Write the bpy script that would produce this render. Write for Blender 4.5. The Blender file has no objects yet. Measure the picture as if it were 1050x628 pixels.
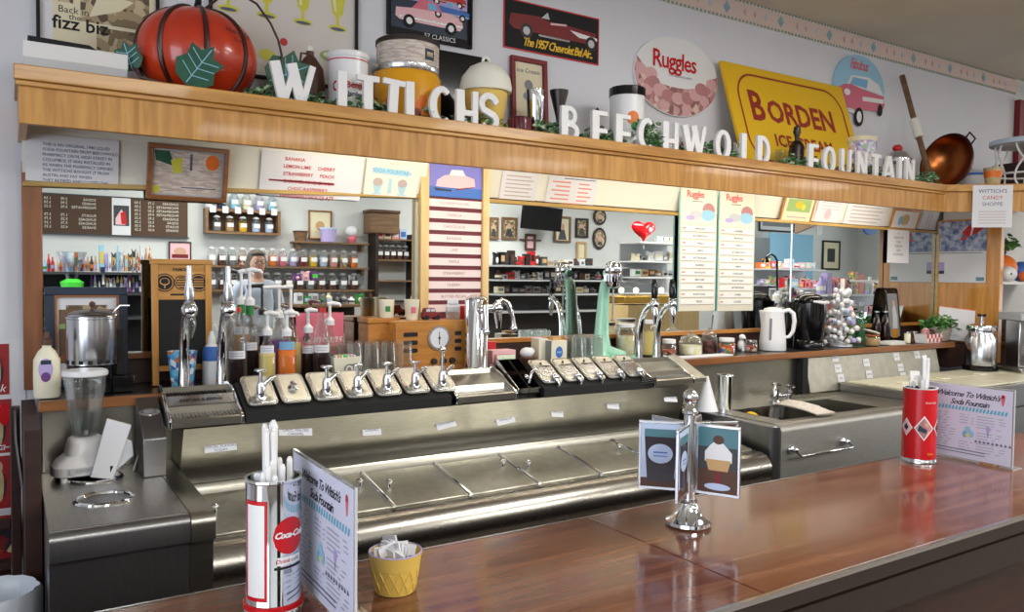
import bpy, math, random
from mathutils import Matrix, Vector
random.seed(7)
PI = math.pi
SC = bpy.context.scene
COL = SC.collection

# ------------------------------------------------------------------ camera
F, YAW, PIT, ROL = 811.2, .56745, -.0380, .0113
cs, sn = math.cos, math.sin
FW = Vector((sn(YAW)*cs(PIT), cs(YAW)*cs(PIT), sn(PIT)))
RT0 = Vector((cs(YAW), -sn(YAW), 0)); UP0 = RT0.cross(FW)
RT = RT0*cs(ROL) + UP0*sn(ROL); UP = -RT0*sn(ROL) + UP0*cs(ROL)
CAM = Vector((0, 0, 1.5))
cam = bpy.data.objects.new('camera', bpy.data.cameras.new('camera')); COL.objects.link(cam)
cam.data.sensor_width = 36; cam.data.lens = F/1050*36; cam.data.clip_start = .05; cam.data.clip_end = 100
cam.matrix_world = Matrix(((RT.x, UP.x, -FW.x, CAM.x), (RT.y, UP.y, -FW.y, CAM.y), (RT.z, UP.z, -FW.z, CAM.z), (0, 0, 0, 1)))
SC.camera = cam
def ray(u, v): return RT*((u-525)/F) - UP*((v-314)/F) + FW
def at(u, v, Y):                      # the point of the sight line at depth Y from the camera wall
    d = ray(u, v); return CAM + d*(Y/d.y)
def atz(u, v, z):
    d = ray(u, v); return CAM + d*((z-CAM.z)/d.z)

# ------------------------------------------------------------------ light and colour
SC.view_settings.view_transform = 'Standard'; SC.view_settings.look = 'None'
SC.view_settings.exposure = 0.0; SC.view_settings.gamma = 1.0; SC.view_settings.use_curve_mapping = False
SC.cycles.use_denoising = True
SC.cycles.max_bounces = 10; SC.cycles.transparent_max_bounces = 12; SC.cycles.transmission_bounces = 8
SC.cycles.glossy_bounces = 6; SC.cycles.diffuse_bounces = 3
SC.cycles.sample_clamp_indirect = 4.0; SC.cycles.caustics_reflective = False; SC.cycles.caustics_refractive = False
w = bpy.data.worlds.new('world'); SC.world = w; w.use_nodes = True
w.node_tree.nodes['Background'].inputs[0].default_value = (.80, .88, 1, 1)
w.node_tree.nodes['Background'].inputs[1].default_value = .55
def area(name, loc, rot, sx, sy, power, col):
    l = bpy.data.lights.new(name, 'AREA'); l.shape = 'RECTANGLE'; l.size = sx; l.size_y = sy; l.energy = power; l.color = col
    o = bpy.data.objects.new(name, l); COL.objects.link(o); o.location = loc; o.rotation_euler = rot; return o
# daylight through the shop window on the left, unseen fill lights added at the ceiling, tube lights under the valance
area('window_daylight', (-2.75, -1.2, 1.6), (0, -PI/2, 0), 2.0, 4.2, 120, (.84, .90, 1))
area('window_daylight', (14.6, -.6, 1.6), (0, PI/2, 0), 2.0, 3.0, 150, (.90, .95, 1))
for lx, ly, e in ((.6, -1.6, 60), (4.0, -1.6, 66), (8.0, -2.2, 74), (2.6, .7, 44), (7.6, .9, 40), (2.2, -3.2, 55), (5.6, -3.2, 60), (10.2, -2.6, 60)):
    area('ceiling_fill', (lx, ly, 2.90), (0, 0, 0), 1.2, .6, e, (1, .98, .93))
for x0, x1, e in ((.80, 1.95, 2.9), (2.05, 3.2, 3.1), (3.3, 4.42, 3.6)):
    area('tube_light', ((x0+x1)/2, 2.60, 1.955), (math.radians(28), 0, 0), x1-x0, .03, e, (1, .93, .78))

# ------------------------------------------------------------------ materials
MATS = {}
def lin(c):
    return tuple(((x/255)/12.92 if x/255 <= .04045 else ((x/255+.055)/1.055)**2.4) for x in c) + (1,)
def mat(name, col, rough=.5, metal=0, emit=0, alpha=1, trans=0, spec=None, coat=0, ior=None, sub=0):
    m = bpy.data.materials.new(name); m.use_nodes = True; b = m.node_tree.nodes['Principled BSDF']
    b.inputs['Base Color'].default_value = lin(col); b.inputs['Roughness'].default_value = rough; b.inputs['Metallic'].default_value = metal
    if emit: b.inputs['Emission Color'].default_value = lin(col); b.inputs['Emission Strength'].default_value = emit
    if alpha < 1: b.inputs['Alpha'].default_value = alpha
    if trans: b.inputs['Transmission Weight'].default_value = trans
    if spec is not None: b.inputs['Specular IOR Level'].default_value = spec
    if coat: b.inputs['Coat Weight'].default_value = coat; b.inputs['Coat Roughness'].default_value = .06
    if ior: b.inputs['IOR'].default_value = ior
    MATS[name] = m; return m
def noise_mat(name, c1, c2, scale=(1, 1, 1), nscale=5, rough=.5, metal=0, detail=4, bump=0, lo=.35, hi=.65, coat=0, rvar=0, extra=None, distort=0):
    m = mat(name, c1, rough, metal, coat=coat); nt = m.node_tree; N = nt.nodes; L = nt.links; b = N['Principled BSDF']
    tc = N.new('ShaderNodeTexCoord'); mp = N.new('ShaderNodeMapping'); mp.inputs['Scale'].default_value = scale
    L.new(tc.outputs['Object'], mp.inputs['Vector'])
    n = N.new('ShaderNodeTexNoise'); n.inputs['Scale'].default_value = nscale; n.inputs['Detail'].default_value = detail; n.inputs['Distortion'].default_value = distort
    L.new(mp.outputs[0], n.inputs['Vector'])
    r = N.new('ShaderNodeValToRGB'); r.color_ramp.elements[0].position = lo; r.color_ramp.elements[1].position = hi
    r.color_ramp.elements[0].color = lin(c1); r.color_ramp.elements[1].color = lin(c2)
    L.new(n.outputs[0], r.inputs[0]); L.new(r.outputs[0], b.inputs['Base Color'])
    if bump:
        bp = N.new('ShaderNodeBump'); bp.inputs['Strength'].default_value = bump; bp.inputs['Distance'].default_value = .002
        L.new(n.outputs[0], bp.inputs['Height']); L.new(bp.outputs[0], b.inputs['Normal'])
    if rvar:
        mr = N.new('ShaderNodeMapRange'); mr.inputs['To Min'].default_value = rough-rvar; mr.inputs['To Max'].default_value = rough+rvar
        L.new(n.outputs[0], mr.inputs['Value']); L.new(mr.outputs[0], b.inputs['Roughness'])
    return m
def speck_mat(name, cols, scale=40, rough=.6, stretch=(1, 1, 1)):   # random coloured patches (goods, printed pictures)
    m = mat(name, cols[0], rough); nt = m.node_tree; N = nt.nodes; L = nt.links
    tc = N.new('ShaderNodeTexCoord'); mp = N.new('ShaderNodeMapping'); mp.inputs['Scale'].default_value = stretch
    v = N.new('ShaderNodeTexVoronoi'); v.inputs['Scale'].default_value = scale
    L.new(tc.outputs['Object'], mp.inputs[0]); L.new(mp.outputs[0], v.inputs['Vector'])
    s = N.new('ShaderNodeSeparateColor'); L.new(v.outputs['Color'], s.inputs[0])
    r = N.new('ShaderNodeValToRGB'); r.color_ramp.interpolation = 'CONSTANT'; e = r.color_ramp.elements
    e[0].position = 0; e[0].color = lin(cols[0]); e[1].position = 1/len(cols); e[1].color = lin(cols[1])
    for i in range(2, len(cols)): q = e.new(i/len(cols)); q.color = lin(cols[i])
    L.new(s.outputs[0], r.inputs[0]); L.new(r.outputs[0], N['Principled BSDF'].inputs['Base Color'])
    return m
mat('white', (232, 232, 232), .5); mat('paper', (228, 228, 232), .75); mat('warm_paper', (236, 234, 220), .75); mat('cream', (232, 222, 190), .6)
mat('letter_white', (238, 238, 238), .55); mat('black', (18, 18, 20), .4); mat('gloss_black', (12, 12, 14), .12); mat('matte_black', (22, 22, 23), .8)
mat('red', (196, 30, 36), .35); mat('coke_red', (200, 24, 32), .25); mat('dark_red', (122, 26, 32), .5); mat('sign_red', (150, 40, 30), .6)
mat('navy', (28, 44, 66), .5); mat('blue', (60, 110, 190), .5); mat('light_blue', (120, 180, 220), .6); mat('sky', (150, 200, 225), .6)
mat('yellow', (238, 190, 30), .5); mat('borden_yellow', (232, 186, 28), .45); mat('green', (40, 130, 60), .5); mat('bright_green', (80, 220, 70), .5)
mat('orange', (236, 120, 40), .5); mat('pink', (220, 110, 130), .5); mat('light_pink', (238, 190, 196), .6); mat('purple', (110, 60, 130), .5)
mat('brown', (84, 52, 36), .5); mat('dark_brown', (38, 22, 17), .6); mat('tan', (200, 160, 110), .6); mat('gray', (130, 130, 134), .5)
mat('dark_gray', (60, 60, 64), .5); mat('light_gray', (196, 198, 202), .6); mat('mint', (166, 224, 198), .25, coat=.5); mat('lilac', (180, 165, 215), .6)
mat('chrome', (225, 227, 232), .08, 1); mat('steel_dark', (120, 118, 116), .3, 1); mat('silver', (200, 202, 206), .22, 1); mat('polished', (235, 238, 240), .05, 1)
mat('mirror', (222, 228, 226), .0, 1); mat('copper', (168, 98, 52), .28, 1); mat('brass', (214, 168, 80), .3, 1); mat('gunmetal', (70, 66, 66), .4, 1)
mat('syrup', (30, 10, 8), .12); mat('amber', (196, 130, 30), .2); mat('honey', (225, 200, 120), .3); mat('flesh', (206, 160, 138), .55)
mat('plastic_white', (236, 236, 238), .3); mat('plastic_cream', (236, 230, 205), .4); mat('waffle', (232, 196, 96), .45)
mat('glass_green', (60, 120, 80), .1, alpha=.6); mat('text_gray', (95, 100, 125), .8); mat('text_blue', (50, 70, 120), .8); mat('text_red', (196, 70, 70), .8)
mat('text_pale', (190, 175, 170), .8); mat('text_black', (30, 30, 36), .8); mat('text_white', (225, 222, 212), .7); mat('tube', (255, 244, 220), .5, emit=3)
mat('lamp_glow', (255, 240, 190), .5, emit=5); mat('fill_panel', (250, 250, 245), .5, emit=1.6)
def glass(name, col, a, rough=.04):    # thin clear vessel walls: mostly see-through, with a real gloss
    m = bpy.data.materials.new(name); m.use_nodes = True; nt = m.node_tree; N = nt.nodes; L = nt.links
    out = N['Material Output']; N.remove(N['Principled BSDF'])
    t = N.new('ShaderNodeBsdfTransparent'); t.inputs[0].default_value = lin(col); g = N.new('ShaderNodeBsdfGlossy'); g.inputs['Roughness'].default_value = rough
    g.inputs[0].default_value = (1, 1, 1, 1)
    df = N.new('ShaderNodeBsdfTranslucent'); df.inputs[0].default_value = (.9, .93, .93, 1); x0 = N.new('ShaderNodeMixShader'); x0.inputs[0].default_value = .24 if name == 'glass' else .05; L.new(t.outputs[0], x0.inputs[1]); L.new(df.outputs[0], x0.inputs[2])
    f = N.new('ShaderNodeLayerWeight'); f.inputs[0].default_value = a; x = N.new('ShaderNodeMixShader')
    L.new(f.outputs['Facing'], x.inputs[0]); L.new(x0.outputs[0], x.inputs[1]); L.new(g.outputs[0], x.inputs[2]); L.new(x.outputs[0], out.inputs[0])
    MATS[name] = m
glass('glass', (250, 252, 252), .16, .03); glass('bag', (228, 234, 240), .30, .25); glass('acrylic', (242, 245, 248), .12)
noise_mat('wall', (224, 225, 231), (220, 221, 228), nscale=3, rough=.9)
noise_mat('wall_back', (222, 223, 222), (216, 217, 216), nscale=3, rough=.9)
noise_mat('ceiling', (222, 218, 204), (214, 210, 196), nscale=2, rough=.95)
noise_mat('floor', (120, 108, 98), (92, 82, 74), nscale=6, rough=.5)
noise_mat('oak', (208, 152, 76), (174, 118, 46), (9, 9, .9), 4, .42, detail=6, lo=.38, hi=.68, coat=.15, distort=.6)
noise_mat('oak_long', (206, 152, 76), (174, 118, 48), (.8, 9, 9), 4, .42, detail=6, lo=.38, hi=.68, coat=.15, distort=.6)
noise_mat('honey_wood', (220, 158, 78), (196, 130, 54), (9, 9, .8), 4, .4, detail=6, coat=.2)
noise_mat('honey_long', (204, 140, 62), (172, 108, 42), (.8, 9, 9), 4, .35, detail=6, coat=.2)
noise_mat('trim_wood', (150, 94, 54), (122, 72, 38), (9, 9, .8), 4, .4, detail=6, coat=.2)
noise_mat('trim_long', (160, 104, 58), (128, 78, 40), (.8, 9, 9), 4, .35, detail=6, coat=.3)
noise_mat('pale_wood', (226, 196, 140), (212, 178, 120), (9, 9, .8), 4, .5, detail=4)
noise_mat('gold_trim', (196, 160, 84), (170, 134, 60), (1, 9, 9), 4, .35, detail=4, coat=.3)
noise_mat('dark_wood', (58, 30, 22), (40, 20, 16), (.9, 8, 8), 4, .55, detail=5)
noise_mat('shelf_wood', (128, 96, 66), (104, 76, 52), (.9, 8, 8), 4, .5, detail=5)
noise_mat('counter_wood', (92, 48, 36), (130, 84, 62), (.8, 12, 12), 3.0, .15, detail=8, lo=.34, hi=.78, distort=.4, rvar=.03, coat=.2)
noise_mat('steel', (172, 169, 158), (160, 157, 147), (3, 60, 60), 8, .30, 1, detail=2, rvar=.03)
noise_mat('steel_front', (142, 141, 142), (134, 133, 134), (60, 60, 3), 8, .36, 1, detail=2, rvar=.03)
noise_mat('steel_lid', (206, 204, 192), (192, 190, 178), (6, 6, 6), 5, .33, 1, detail=3, rvar=.06)
noise_mat('steel_nose', (176, 172, 164), (160, 156, 148), (1.5, 10, 10), 5, .27, 1, detail=3, bump=.02, rvar=.04)
noise_mat('leaf', (60, 120, 50), (110, 165, 90), nscale=60, rough=.5)
noise_mat('ivy', (50, 116, 58), (190, 208, 176), nscale=70, rough=.5, lo=.45, hi=.6)
noise_mat('pumpkin', (204, 62, 26), (186, 48, 20), nscale=9, rough=.28, coat=.4)
noise_mat('pumpkin_band', (70, 28, 22), (44, 20, 18), nscale=30, rough=.35)
noise_mat('leaf_dark', (18, 78, 58), (26, 92, 66), nscale=20, rough=.35)
noise_mat('stone_cup', (206, 186, 140), (180, 160, 112), nscale=30, rough=.6)
noise_mat('shirt', (196, 206, 222), (182, 192, 210), nscale=14, rough=.85)
noise_mat('jeans', (50, 62, 92), (40, 50, 78), nscale=40, rough=.9)
noise_mat('hair', (104, 92, 84), (72, 62, 56), (2, 2, 20), 20, .6)
noise_mat('towel', (222, 214, 202), (206, 196, 184), nscale=60, rough=.95, bump=.3)
noise_mat('slush', (232, 214, 140), (246, 240, 226), nscale=40, rough=.6)
speck_mat('goods', [(180, 60, 60), (220, 215, 205), (80, 90, 140), (205, 170, 90), (120, 130, 120), (210, 150, 160), (70, 60, 58), (160, 180, 170)], 18)
speck_mat('candy', [(190, 60, 50), (230, 210, 190), (110, 40, 40), (220, 120, 60)], 60)
speck_mat('candy_dark', [(80, 40, 36), (120, 70, 60), (60, 30, 30)], 60)
speck_mat('candy_multi', [(200, 60, 60), (230, 200, 70), (80, 150, 90), (90, 100, 180), (230, 130, 60)], 60)
speck_mat('icecream_photo', [(206, 160, 160), (190, 130, 134), (222, 196, 180), (170, 120, 116), (212, 170, 172), (150, 100, 100)], 34)
noise_mat('coral', (84, 104, 150), (196, 204, 222), nscale=26, rough=.5, lo=.38, hi=.62, detail=5)
speck_mat('sepia', [(130, 112, 84), (170, 150, 116), (96, 80, 60), (200, 184, 150)], 40)
speck_mat('cokeposter', [(170, 30, 32), (120, 24, 28), (214, 190, 130), (40, 30, 40), (178, 40, 36)], 22)
speck_mat('abstract_blue', [(80, 170, 220), (230, 240, 245), (120, 200, 235), (220, 120, 60), (60, 110, 190)], 60)
speck_mat('marble_tin', [(206, 192, 180), (222, 210, 200), (190, 174, 164)], 40, stretch=(1, 1, 5))
speck_mat('flowers', [(238, 238, 244), (150, 150, 214), (226, 200, 220), (176, 200, 180), (214, 220, 232), (200, 170, 200)], 70)

# ------------------------------------------------------------------ geometry helpers
class MB:
    def __init__(s): s.v = []; s.f = []; s.m = []; s.mats = []; s.T = Matrix.Identity(4)
    def mi(s, m):
        if m not in s.mats: s.mats.append(m)
        return s.mats.index(m)
    def add(s, vs, fs, m):
        b = len(s.v); i = s.mi(m)
        s.v += [tuple(s.T @ Vector(p)) for p in vs]; s.f += [tuple(b+k for k in f) for f in fs]; s.m += [i]*len(fs); return s
    def box(s, x0, x1, y0, y1, z0, z1, m):
        if x0 > x1: x0, x1 = x1, x0
        if y0 > y1: y0, y1 = y1, y0
        if z0 > z1: z0, z1 = z1, z0
        v = [(x, y, z) for x in (x0, x1) for y in (y0, y1) for z in (z0, z1)]
        return s.add(v, [(0, 1, 3, 2), (4, 6, 7, 5), (0, 4, 5, 1), (2, 3, 7, 6), (0, 2, 6, 4), (1, 5, 7, 3)], m)
    def cbox(s, c, d, m): return s.box(c[0]-d[0]/2, c[0]+d[0]/2, c[1]-d[1]/2, c[1]+d[1]/2, c[2]-d[2]/2, c[2]+d[2]/2, m)
    def lathe(s, prof, c, m, seg=20, ax='z', sx=1, sy=1):
        vs = []; fs = []; n = len(prof)
        for r, h in prof:
            for k in range(seg):
                a = 2*PI*k/seg; p = (r*cs(a)*sx, r*sn(a)*sy, h)
                if ax == 'y': p = (p[0], h, p[1])
                elif ax == 'x': p = (h, p[0], p[1])
                vs.append((c[0]+p[0], c[1]+p[1], c[2]+p[2]))
        fl = ax == 'y'
        for i in range(n-1):
            for k in range(seg):
                a, b = i*seg+k, i*seg+(k+1) % seg; q = (a, b, b+seg, a+seg); fs.append(q[::-1] if fl else q)
        if prof[0][0] > 1e-5: q = tuple(range(seg)); fs.append(q if fl else q[::-1])
        if prof[-1][0] > 1e-5: q = tuple((n-1)*seg+k for k in range(seg)); fs.append(q[::-1] if fl else q)
        return s.add(vs, fs, m)
    def cyl(s, c, r, h, m, seg=20, r2=None, ax='z'):
        return s.lathe([(r, 0), (r if r2 is None else r2, h)], c, m, seg, ax)
    def sph(s, c, r, m, seg=16, n=10):
        r = (r, r, r) if isinstance(r, (int, float)) else r
        p = [(max(sn(PI*i/n), 1e-6), -cs(PI*i/n)) for i in range(n+1)]
        vs = []; fs = []
        for a, h in p:
            for k in range(seg):
                t = 2*PI*k/seg; vs.append((c[0]+r[0]*a*cs(t), c[1]+r[1]*a*sn(t), c[2]+r[2]*h))
        for i in range(n):
            for k in range(seg): a, b = i*seg+k, i*seg+(k+1) % seg; fs.append((a, b, b+seg, a+seg))
        return s.add(vs, fs, m)
    def tube(s, pts, r, m, seg=10, flat=1):
        pts = [Vector(p) for p in pts]; n = len(pts); rr = r if isinstance(r, (list, tuple)) else [r]*n
        vs = []; fs = []; up = Vector((0, 0, 1)); pn = None
        for i, p in enumerate(pts):
            t = (pts[min(i+1, n-1)]-pts[max(i-1, 0)]).normalized()
            if pn is None:
                a = up if abs(t.z) < .9 else Vector((0, 1, 0)); pn = (a - t*a.dot(t)).normalized()
            else: pn = (pn - t*pn.dot(t)).normalized()
            b = t.cross(pn)
            for k in range(seg):
                q = 2*PI*k/seg; vs.append(tuple(p + pn*(rr[i]*cs(q)) + b*(rr[i]*sn(q)*flat)))
        for i in range(n-1):
            for k in range(seg): a, b = i*seg+k, i*seg+(k+1) % seg; fs.append((a, b, b+seg, a+seg))
        fs.append(tuple(range(seg))[::-1]); fs.append(tuple((n-1)*seg+k for k in range(seg)))
        return s.add(vs, fs, m)
    def prism(s, pts, y0, y1, m, plane='xz'):     # polygon extruded across its plane
        n = len(pts); ar = sum(pts[i][0]*pts[(i+1) % n][1]-pts[(i+1) % n][0]*pts[i][1] for i in range(n))
        if ar < 0: pts = pts[::-1]
        if plane == 'xz': A = [(p[0], y0, p[1]) for p in pts]; B = [(p[0], y1, p[1]) for p in pts]; fl = False
        elif plane == 'yz': A = [(y0, p[0], p[1]) for p in pts]; B = [(y1, p[0], p[1]) for p in pts]; fl = True
        else: A = [(p[0], p[1], y0) for p in pts]; B = [(p[0], p[1], y1) for p in pts]; fl = True
        fs = [tuple(range(n)), tuple(range(2*n-1, n-1, -1))] + [(i, i+n, (i+1) % n+n, (i+1) % n) for i in range(n)]
        if fl: fs = [f[::-1] for f in fs]
        return s.add(A+B, fs, m)
    def torus(s, c, R, r, m, seg=28, k=8, ax='z'):
        p = []
        for i in range(seg+1):
            a = 2*PI*i/seg; q = (R*cs(a), R*sn(a)); p.append({'z': (c[0]+q[0], c[1]+q[1], c[2]), 'y': (c[0]+q[0], c[1], c[2]+q[1]), 'x': (c[0], c[1]+q[0], c[2]+q[1])}[ax])
        return s.tube(p, r, m, k)
def arc(cx, cy, r, a0, a1, n=8): return [(cx+r*cs(math.radians(a0+(a1-a0)*i/n)), cy+r*sn(math.radians(a0+(a1-a0)*i/n))) for i in range(n+1)]
def rrect(x0, x1, z0, z1, r, n=4):
    return arc(x1-r, z1-r, r, 0, 90, n)+arc(x0+r, z1-r, r, 90, 180, n)+arc(x0+r, z0+r, r, 180, 270, n)+arc(x1-r, z0+r, r, 270, 360, n)
def obj(name, mb, parent=None, loc=None, rot=None, bevel=0, label=None, seg=2):
    me = bpy.data.meshes.new(name); me.from_pydata(mb.v, [], mb.f); 
    for m in mb.mats: me.materials.append(MATS[m])
    me.polygons.foreach_set('material_index', mb.m); me.polygons.foreach_set('use_smooth', [True]*len(mb.f)); me.update()
    me.set_sharp_from_angle(angle=math.radians(38))
    o = bpy.data.objects.new(name, me); COL.objects.link(o)
    if parent: o.parent = parent
    if loc is not None: o.location = loc
    if rot is not None: o.rotation_euler = rot
    if bevel:
        b = o.modifiers.new('bevel', 'BEVEL'); b.width = bevel; b.segments = seg; b.limit_method = 'ANGLE'; b.angle_limit = math.radians(40)
    if label: o['label'] = label
    return o
def struct(name, mb, parent=None, **k):
    o = obj(name, mb, parent, **k); o['kind'] = 'structure'; return o
def tag(o, label, cat, group=None):
    o['label'] = label; o['category'] = cat
    if group: o['group'] = group
    return o
def thing(name, label, cat, loc=(0, 0, 0), rz=0, group=None, rot=None):
    o = bpy.data.objects.new(name, None); COL.objects.link(o); o.location = loc; o.rotation_euler = rot or (0, 0, rz); o.empty_display_size = .05
    return tag(o, label, cat, group)
def single(name, mb, label, cat, group=None, **k): return tag(obj(name, mb, **k), label, cat, group)
def dup(root, loc, rz=0, label=None, group=None, rot=None, scale=None):
    def cp(o, par):
        c = o.copy(); COL.objects.link(c)
        if par: c.parent = par
        for ch in [k for k in ALLCH.get(o.name, [])]: cp(ch, c)
        return c
    r = cp(root, None); r.location = loc; r.rotation_euler = rot or (0, 0, rz)
    if scale: r.scale = (scale,)*3 if isinstance(scale, (int, float)) else scale
    if label: r['label'] = label
    if group: r['group'] = group
    return r
class _CH(dict):
    def get(self, name, d=None): return list(bpy.data.objects[name].children)
ALLCH = _CH()
def text(body, size, loc, parent, m='text_black', rot=(PI/2, 0, 0), align='CENTER', shear=0, bold=0, name='lettering', sp=1.0, cs_=1.0, sx=1, ext=.0003):
    c = bpy.data.curves.new(name, 'FONT'); c.body = body; c.size = size; c.align_x = align; c.align_y = 'CENTER'; c.shear = shear; c.offset = bold
    c.space_line = sp; c.space_character = cs_; c.extrude = ext; c.resolution_u = 3
    c.materials.append(MATS[m]); o = bpy.data.objects.new(name, c); COL.objects.link(o)
    if parent: o.parent = parent
    o.location = loc; o.rotation_euler = rot; o.scale = (sx, 1, 1); return o
def _txt(body, size, align, shear, bold, sp, csp):
    c = bpy.data.curves.new('t', 'FONT'); c.body = body; c.size = size; c.align_x = align; c.align_y = 'CENTER'; c.shear = shear; c.offset = bold
    c.space_line = sp; c.space_character = csp; c.resolution_u = 2
    o = bpy.data.objects.new('t', c); me = o.to_mesh(); vs = [tuple(v.co) for v in me.vertices]; fs = [tuple(p.vertices) for p in me.polygons]
    o.to_mesh_clear(); bpy.data.objects.remove(o); bpy.data.curves.remove(c); return vs, fs
def mtext(s, body, size, x, z, m, y=-.0006, align='CENTER', shear=0, bold=0, sp=1.0, csp=1.0, fn=None, sx=1, slope=0):
    vs, fs = _txt(body, size, align, shear, bold, sp, csp)
    fn = fn or (lambda a, b: (a, y, b))
    return s.add([fn(x+v[0]*sx, z+v[1]+slope*v[0]*sx) for v in vs], fs, m)
MB.text = mtext
def flat(s, pts, m, y=-.0004, fn=None):            # printed shape on a face (x,z)
    ar = sum(pts[i][0]*pts[(i+1) % len(pts)][1]-pts[(i+1) % len(pts)][0]*pts[i][1] for i in range(len(pts)))
    if ar < 0: pts = pts[::-1]
    return s.add([fn(*p) if fn else (p[0], y, p[1]) for p in pts], [tuple(range(len(pts)))], m)
MB.flat = flat
def rect(x0, x1, z0, z1): return [(x0, z0), (x1, z0), (x1, z1), (x0, z1)]
def ell(cx, cz, a, b, n=24): return [(cx+a*cs(2*PI*i/n), cz+b*sn(2*PI*i/n)) for i in range(n)]
mat('amber_tin', (226, 160, 28), .3); mat('plum', (78, 34, 52), .2); mat('light_blue_seat', (200, 216, 232), .4); mat('glow_card', (214, 228, 200), .7)
mat('glass_yellow', (214, 210, 70), .5); mat('leafy', (150, 180, 110), .6); mat('scoop_a', (216, 168, 170), .6); mat('scoop_b', (186, 128, 130), .6); mat('poster_white', (222, 214, 208), .7)
mat('maroon', (104, 30, 44), .5); mat('menu_strip', (232, 214, 212), .6); mat('text_soft2', (150, 120, 124), .8); mat('aqua_edge', (160, 214, 206), .3); mat('poster_cream', (240, 232, 212), .7); mat('coral_red', (222, 90, 90), .6)
mat('strip_white', (240, 238, 232), .6); mat('violet_blue', (120, 120, 205), .5); mat('poster_red', (160, 30, 34), .5); mat('bag_solid', (206, 214, 226), .35)
mat('felt_brown', (84, 62, 48), .9); mat('balloon_red', (215, 20, 30), .12, coat=.6); mat('partition_blue', (120, 165, 190), .8); mat('partition_gray', (92, 96, 100), .7); mat('salmon', (226, 150, 140), .8)
noise_mat('steel_panel', (190, 186, 174), (178, 174, 162), (6, 6, 6), 4, .48, 1, detail=2)
mat('tv_black', (10, 10, 11), .75, spec=.2)
noise_mat('steel_top', (190, 188, 186), (180, 178, 176), (50, 4, 50), 6, .36, 1, detail=2, rvar=.03)
mat('board_cream', (222, 216, 198), .6); mat('text_dim', (96, 96, 104), .8)
mat('label_blue', (190, 205, 235), .4)
noise_mat('steel_apron', (186, 183, 176), (172, 169, 162), (3, 60, 60), 8, .46, 1, detail=2)
# ================================================================== THE ROOM
W = 2.88
b = MB().box(-2.9, 14.95, -4.4, 3.1, -.05, 0, 'floor'); struct('floor', b)
b = MB().box(-2.9, 14.95, -4.4, 3.1, 2.95, 3.02, 'ceiling'); struct('ceiling', b)
b = MB().box(-2.9, 6.12, 2.90, 3.05, 0, 2.95, 'wall'); struct('wall_back', b)
b = MB().box(6.12, 14.95, 2.90, 3.05, 0, 2.95, 'wall_back'); struct('wall_back_annex', b)
b = MB().box(-2.9, 14.95, -4.40, -4.25, 0, 2.95, 'wall_back'); struct('wall_front', b)
b = MB().box(-2.95, -2.8, -4.4, 3.05, 0, .6, 'wall').box(-2.95, -2.8, -4.4, 3.05, 2.6, 2.95, 'wall').box(-2.95, -2.8, .9, 3.05, .6, 2.6, 'wall').box(-2.95, -2.8, -4.4, -3.3, .6, 2.6, 'wall')
struct('wall_left', b)
b = MB().box(14.8, 14.95, -4.4, 3.05, 0, .6, 'wall_back').box(14.8, 14.95, -4.4, 3.05, 2.6, 2.95, 'wall_back').box(14.8, 14.95, .9, 3.05, .6, 2.6, 'wall_back').box(14.8, 14.95, -4.4, -2.1, .6, 2.6, 'wall_back')
struct('wall_right', b)
def window(n, x, y0, y1):
    b = MB()
    for y in (y0, (y0+y1)/2-.03, y1-.06): b.box(x-.03, x+.03, y, y+.06, .6, 2.6, 'white')
    for z in (.6, 2.54): b.box(x-.03, x+.03, y0, y1, z, z+.06, 'white')
    o = struct('window_%d' % n, b); g = obj('pane', MB().box(x-.004, x+.004, y0, y1, .62, 2.56, 'acrylic'), o); g['kind'] = 'structure'
window(1, -2.87, -3.3, .9); window(2, 14.87, -2.1, .9)
# wallpaper border under the ceiling: pink and cream band with teal diamonds and a dotted edge
b = MB().box(-2.8, 6.12, 2.893, 2.90, 2.84, 2.95, 'warm_paper')
mat('border_pink', (226, 206, 196), .8); mat('border_edge', (150, 160, 150), .8); mat('border_teal', (146, 178, 190), .8); mat('border_rose', (214, 170, 160), .8)
b.box(-2.8, 6.12, 2.891, 2.893, 2.852, 2.938, 'border_pink')
x = -2.75
while x < 6.0:
    zc = 2.895; b.prism([(x-.026, zc), (x, zc+.032), (x+.026, zc), (x, zc-.032)], 2.889, 2.891, 'border_teal')
    b.prism([(x+.125, zc), (x+.14, zc+.02), (x+.146, zc), (x+.14, zc-.02)], 2.889, 2.891, 'border_rose'); b.prism([(x+.20, zc), (x+.215, zc+.018), (x+.222, zc), (x+.215, zc-.018)], 2.889, 2.891, 'border_rose'); b.prism([(x+.285, zc), (x+.30, zc+.018), (x+.306, zc), (x+.30, zc-.018)], 2.889, 2.891, 'label_blue')
    x += .42
x = -2.8
while x < 6.1:
    b.box(x, x+.016, 2.889, 2.892, 2.840, 2.850, 'border_edge'); b.box(x, x+.016, 2.889, 2.892, 2.940, 2.949, 'border_edge'); x += .028
struct('trim_1', b)
# dark frame of the doorway where the wall ends at the right
b = MB().box(6.10, 6.16, 2.86, 2.90, 0, 2.80, 'dark_red').box(6.16, 6.24, 2.86, 2.90, 0, 2.8, 'dark_brown'); struct('door_1', b, bevel=.003)
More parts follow.
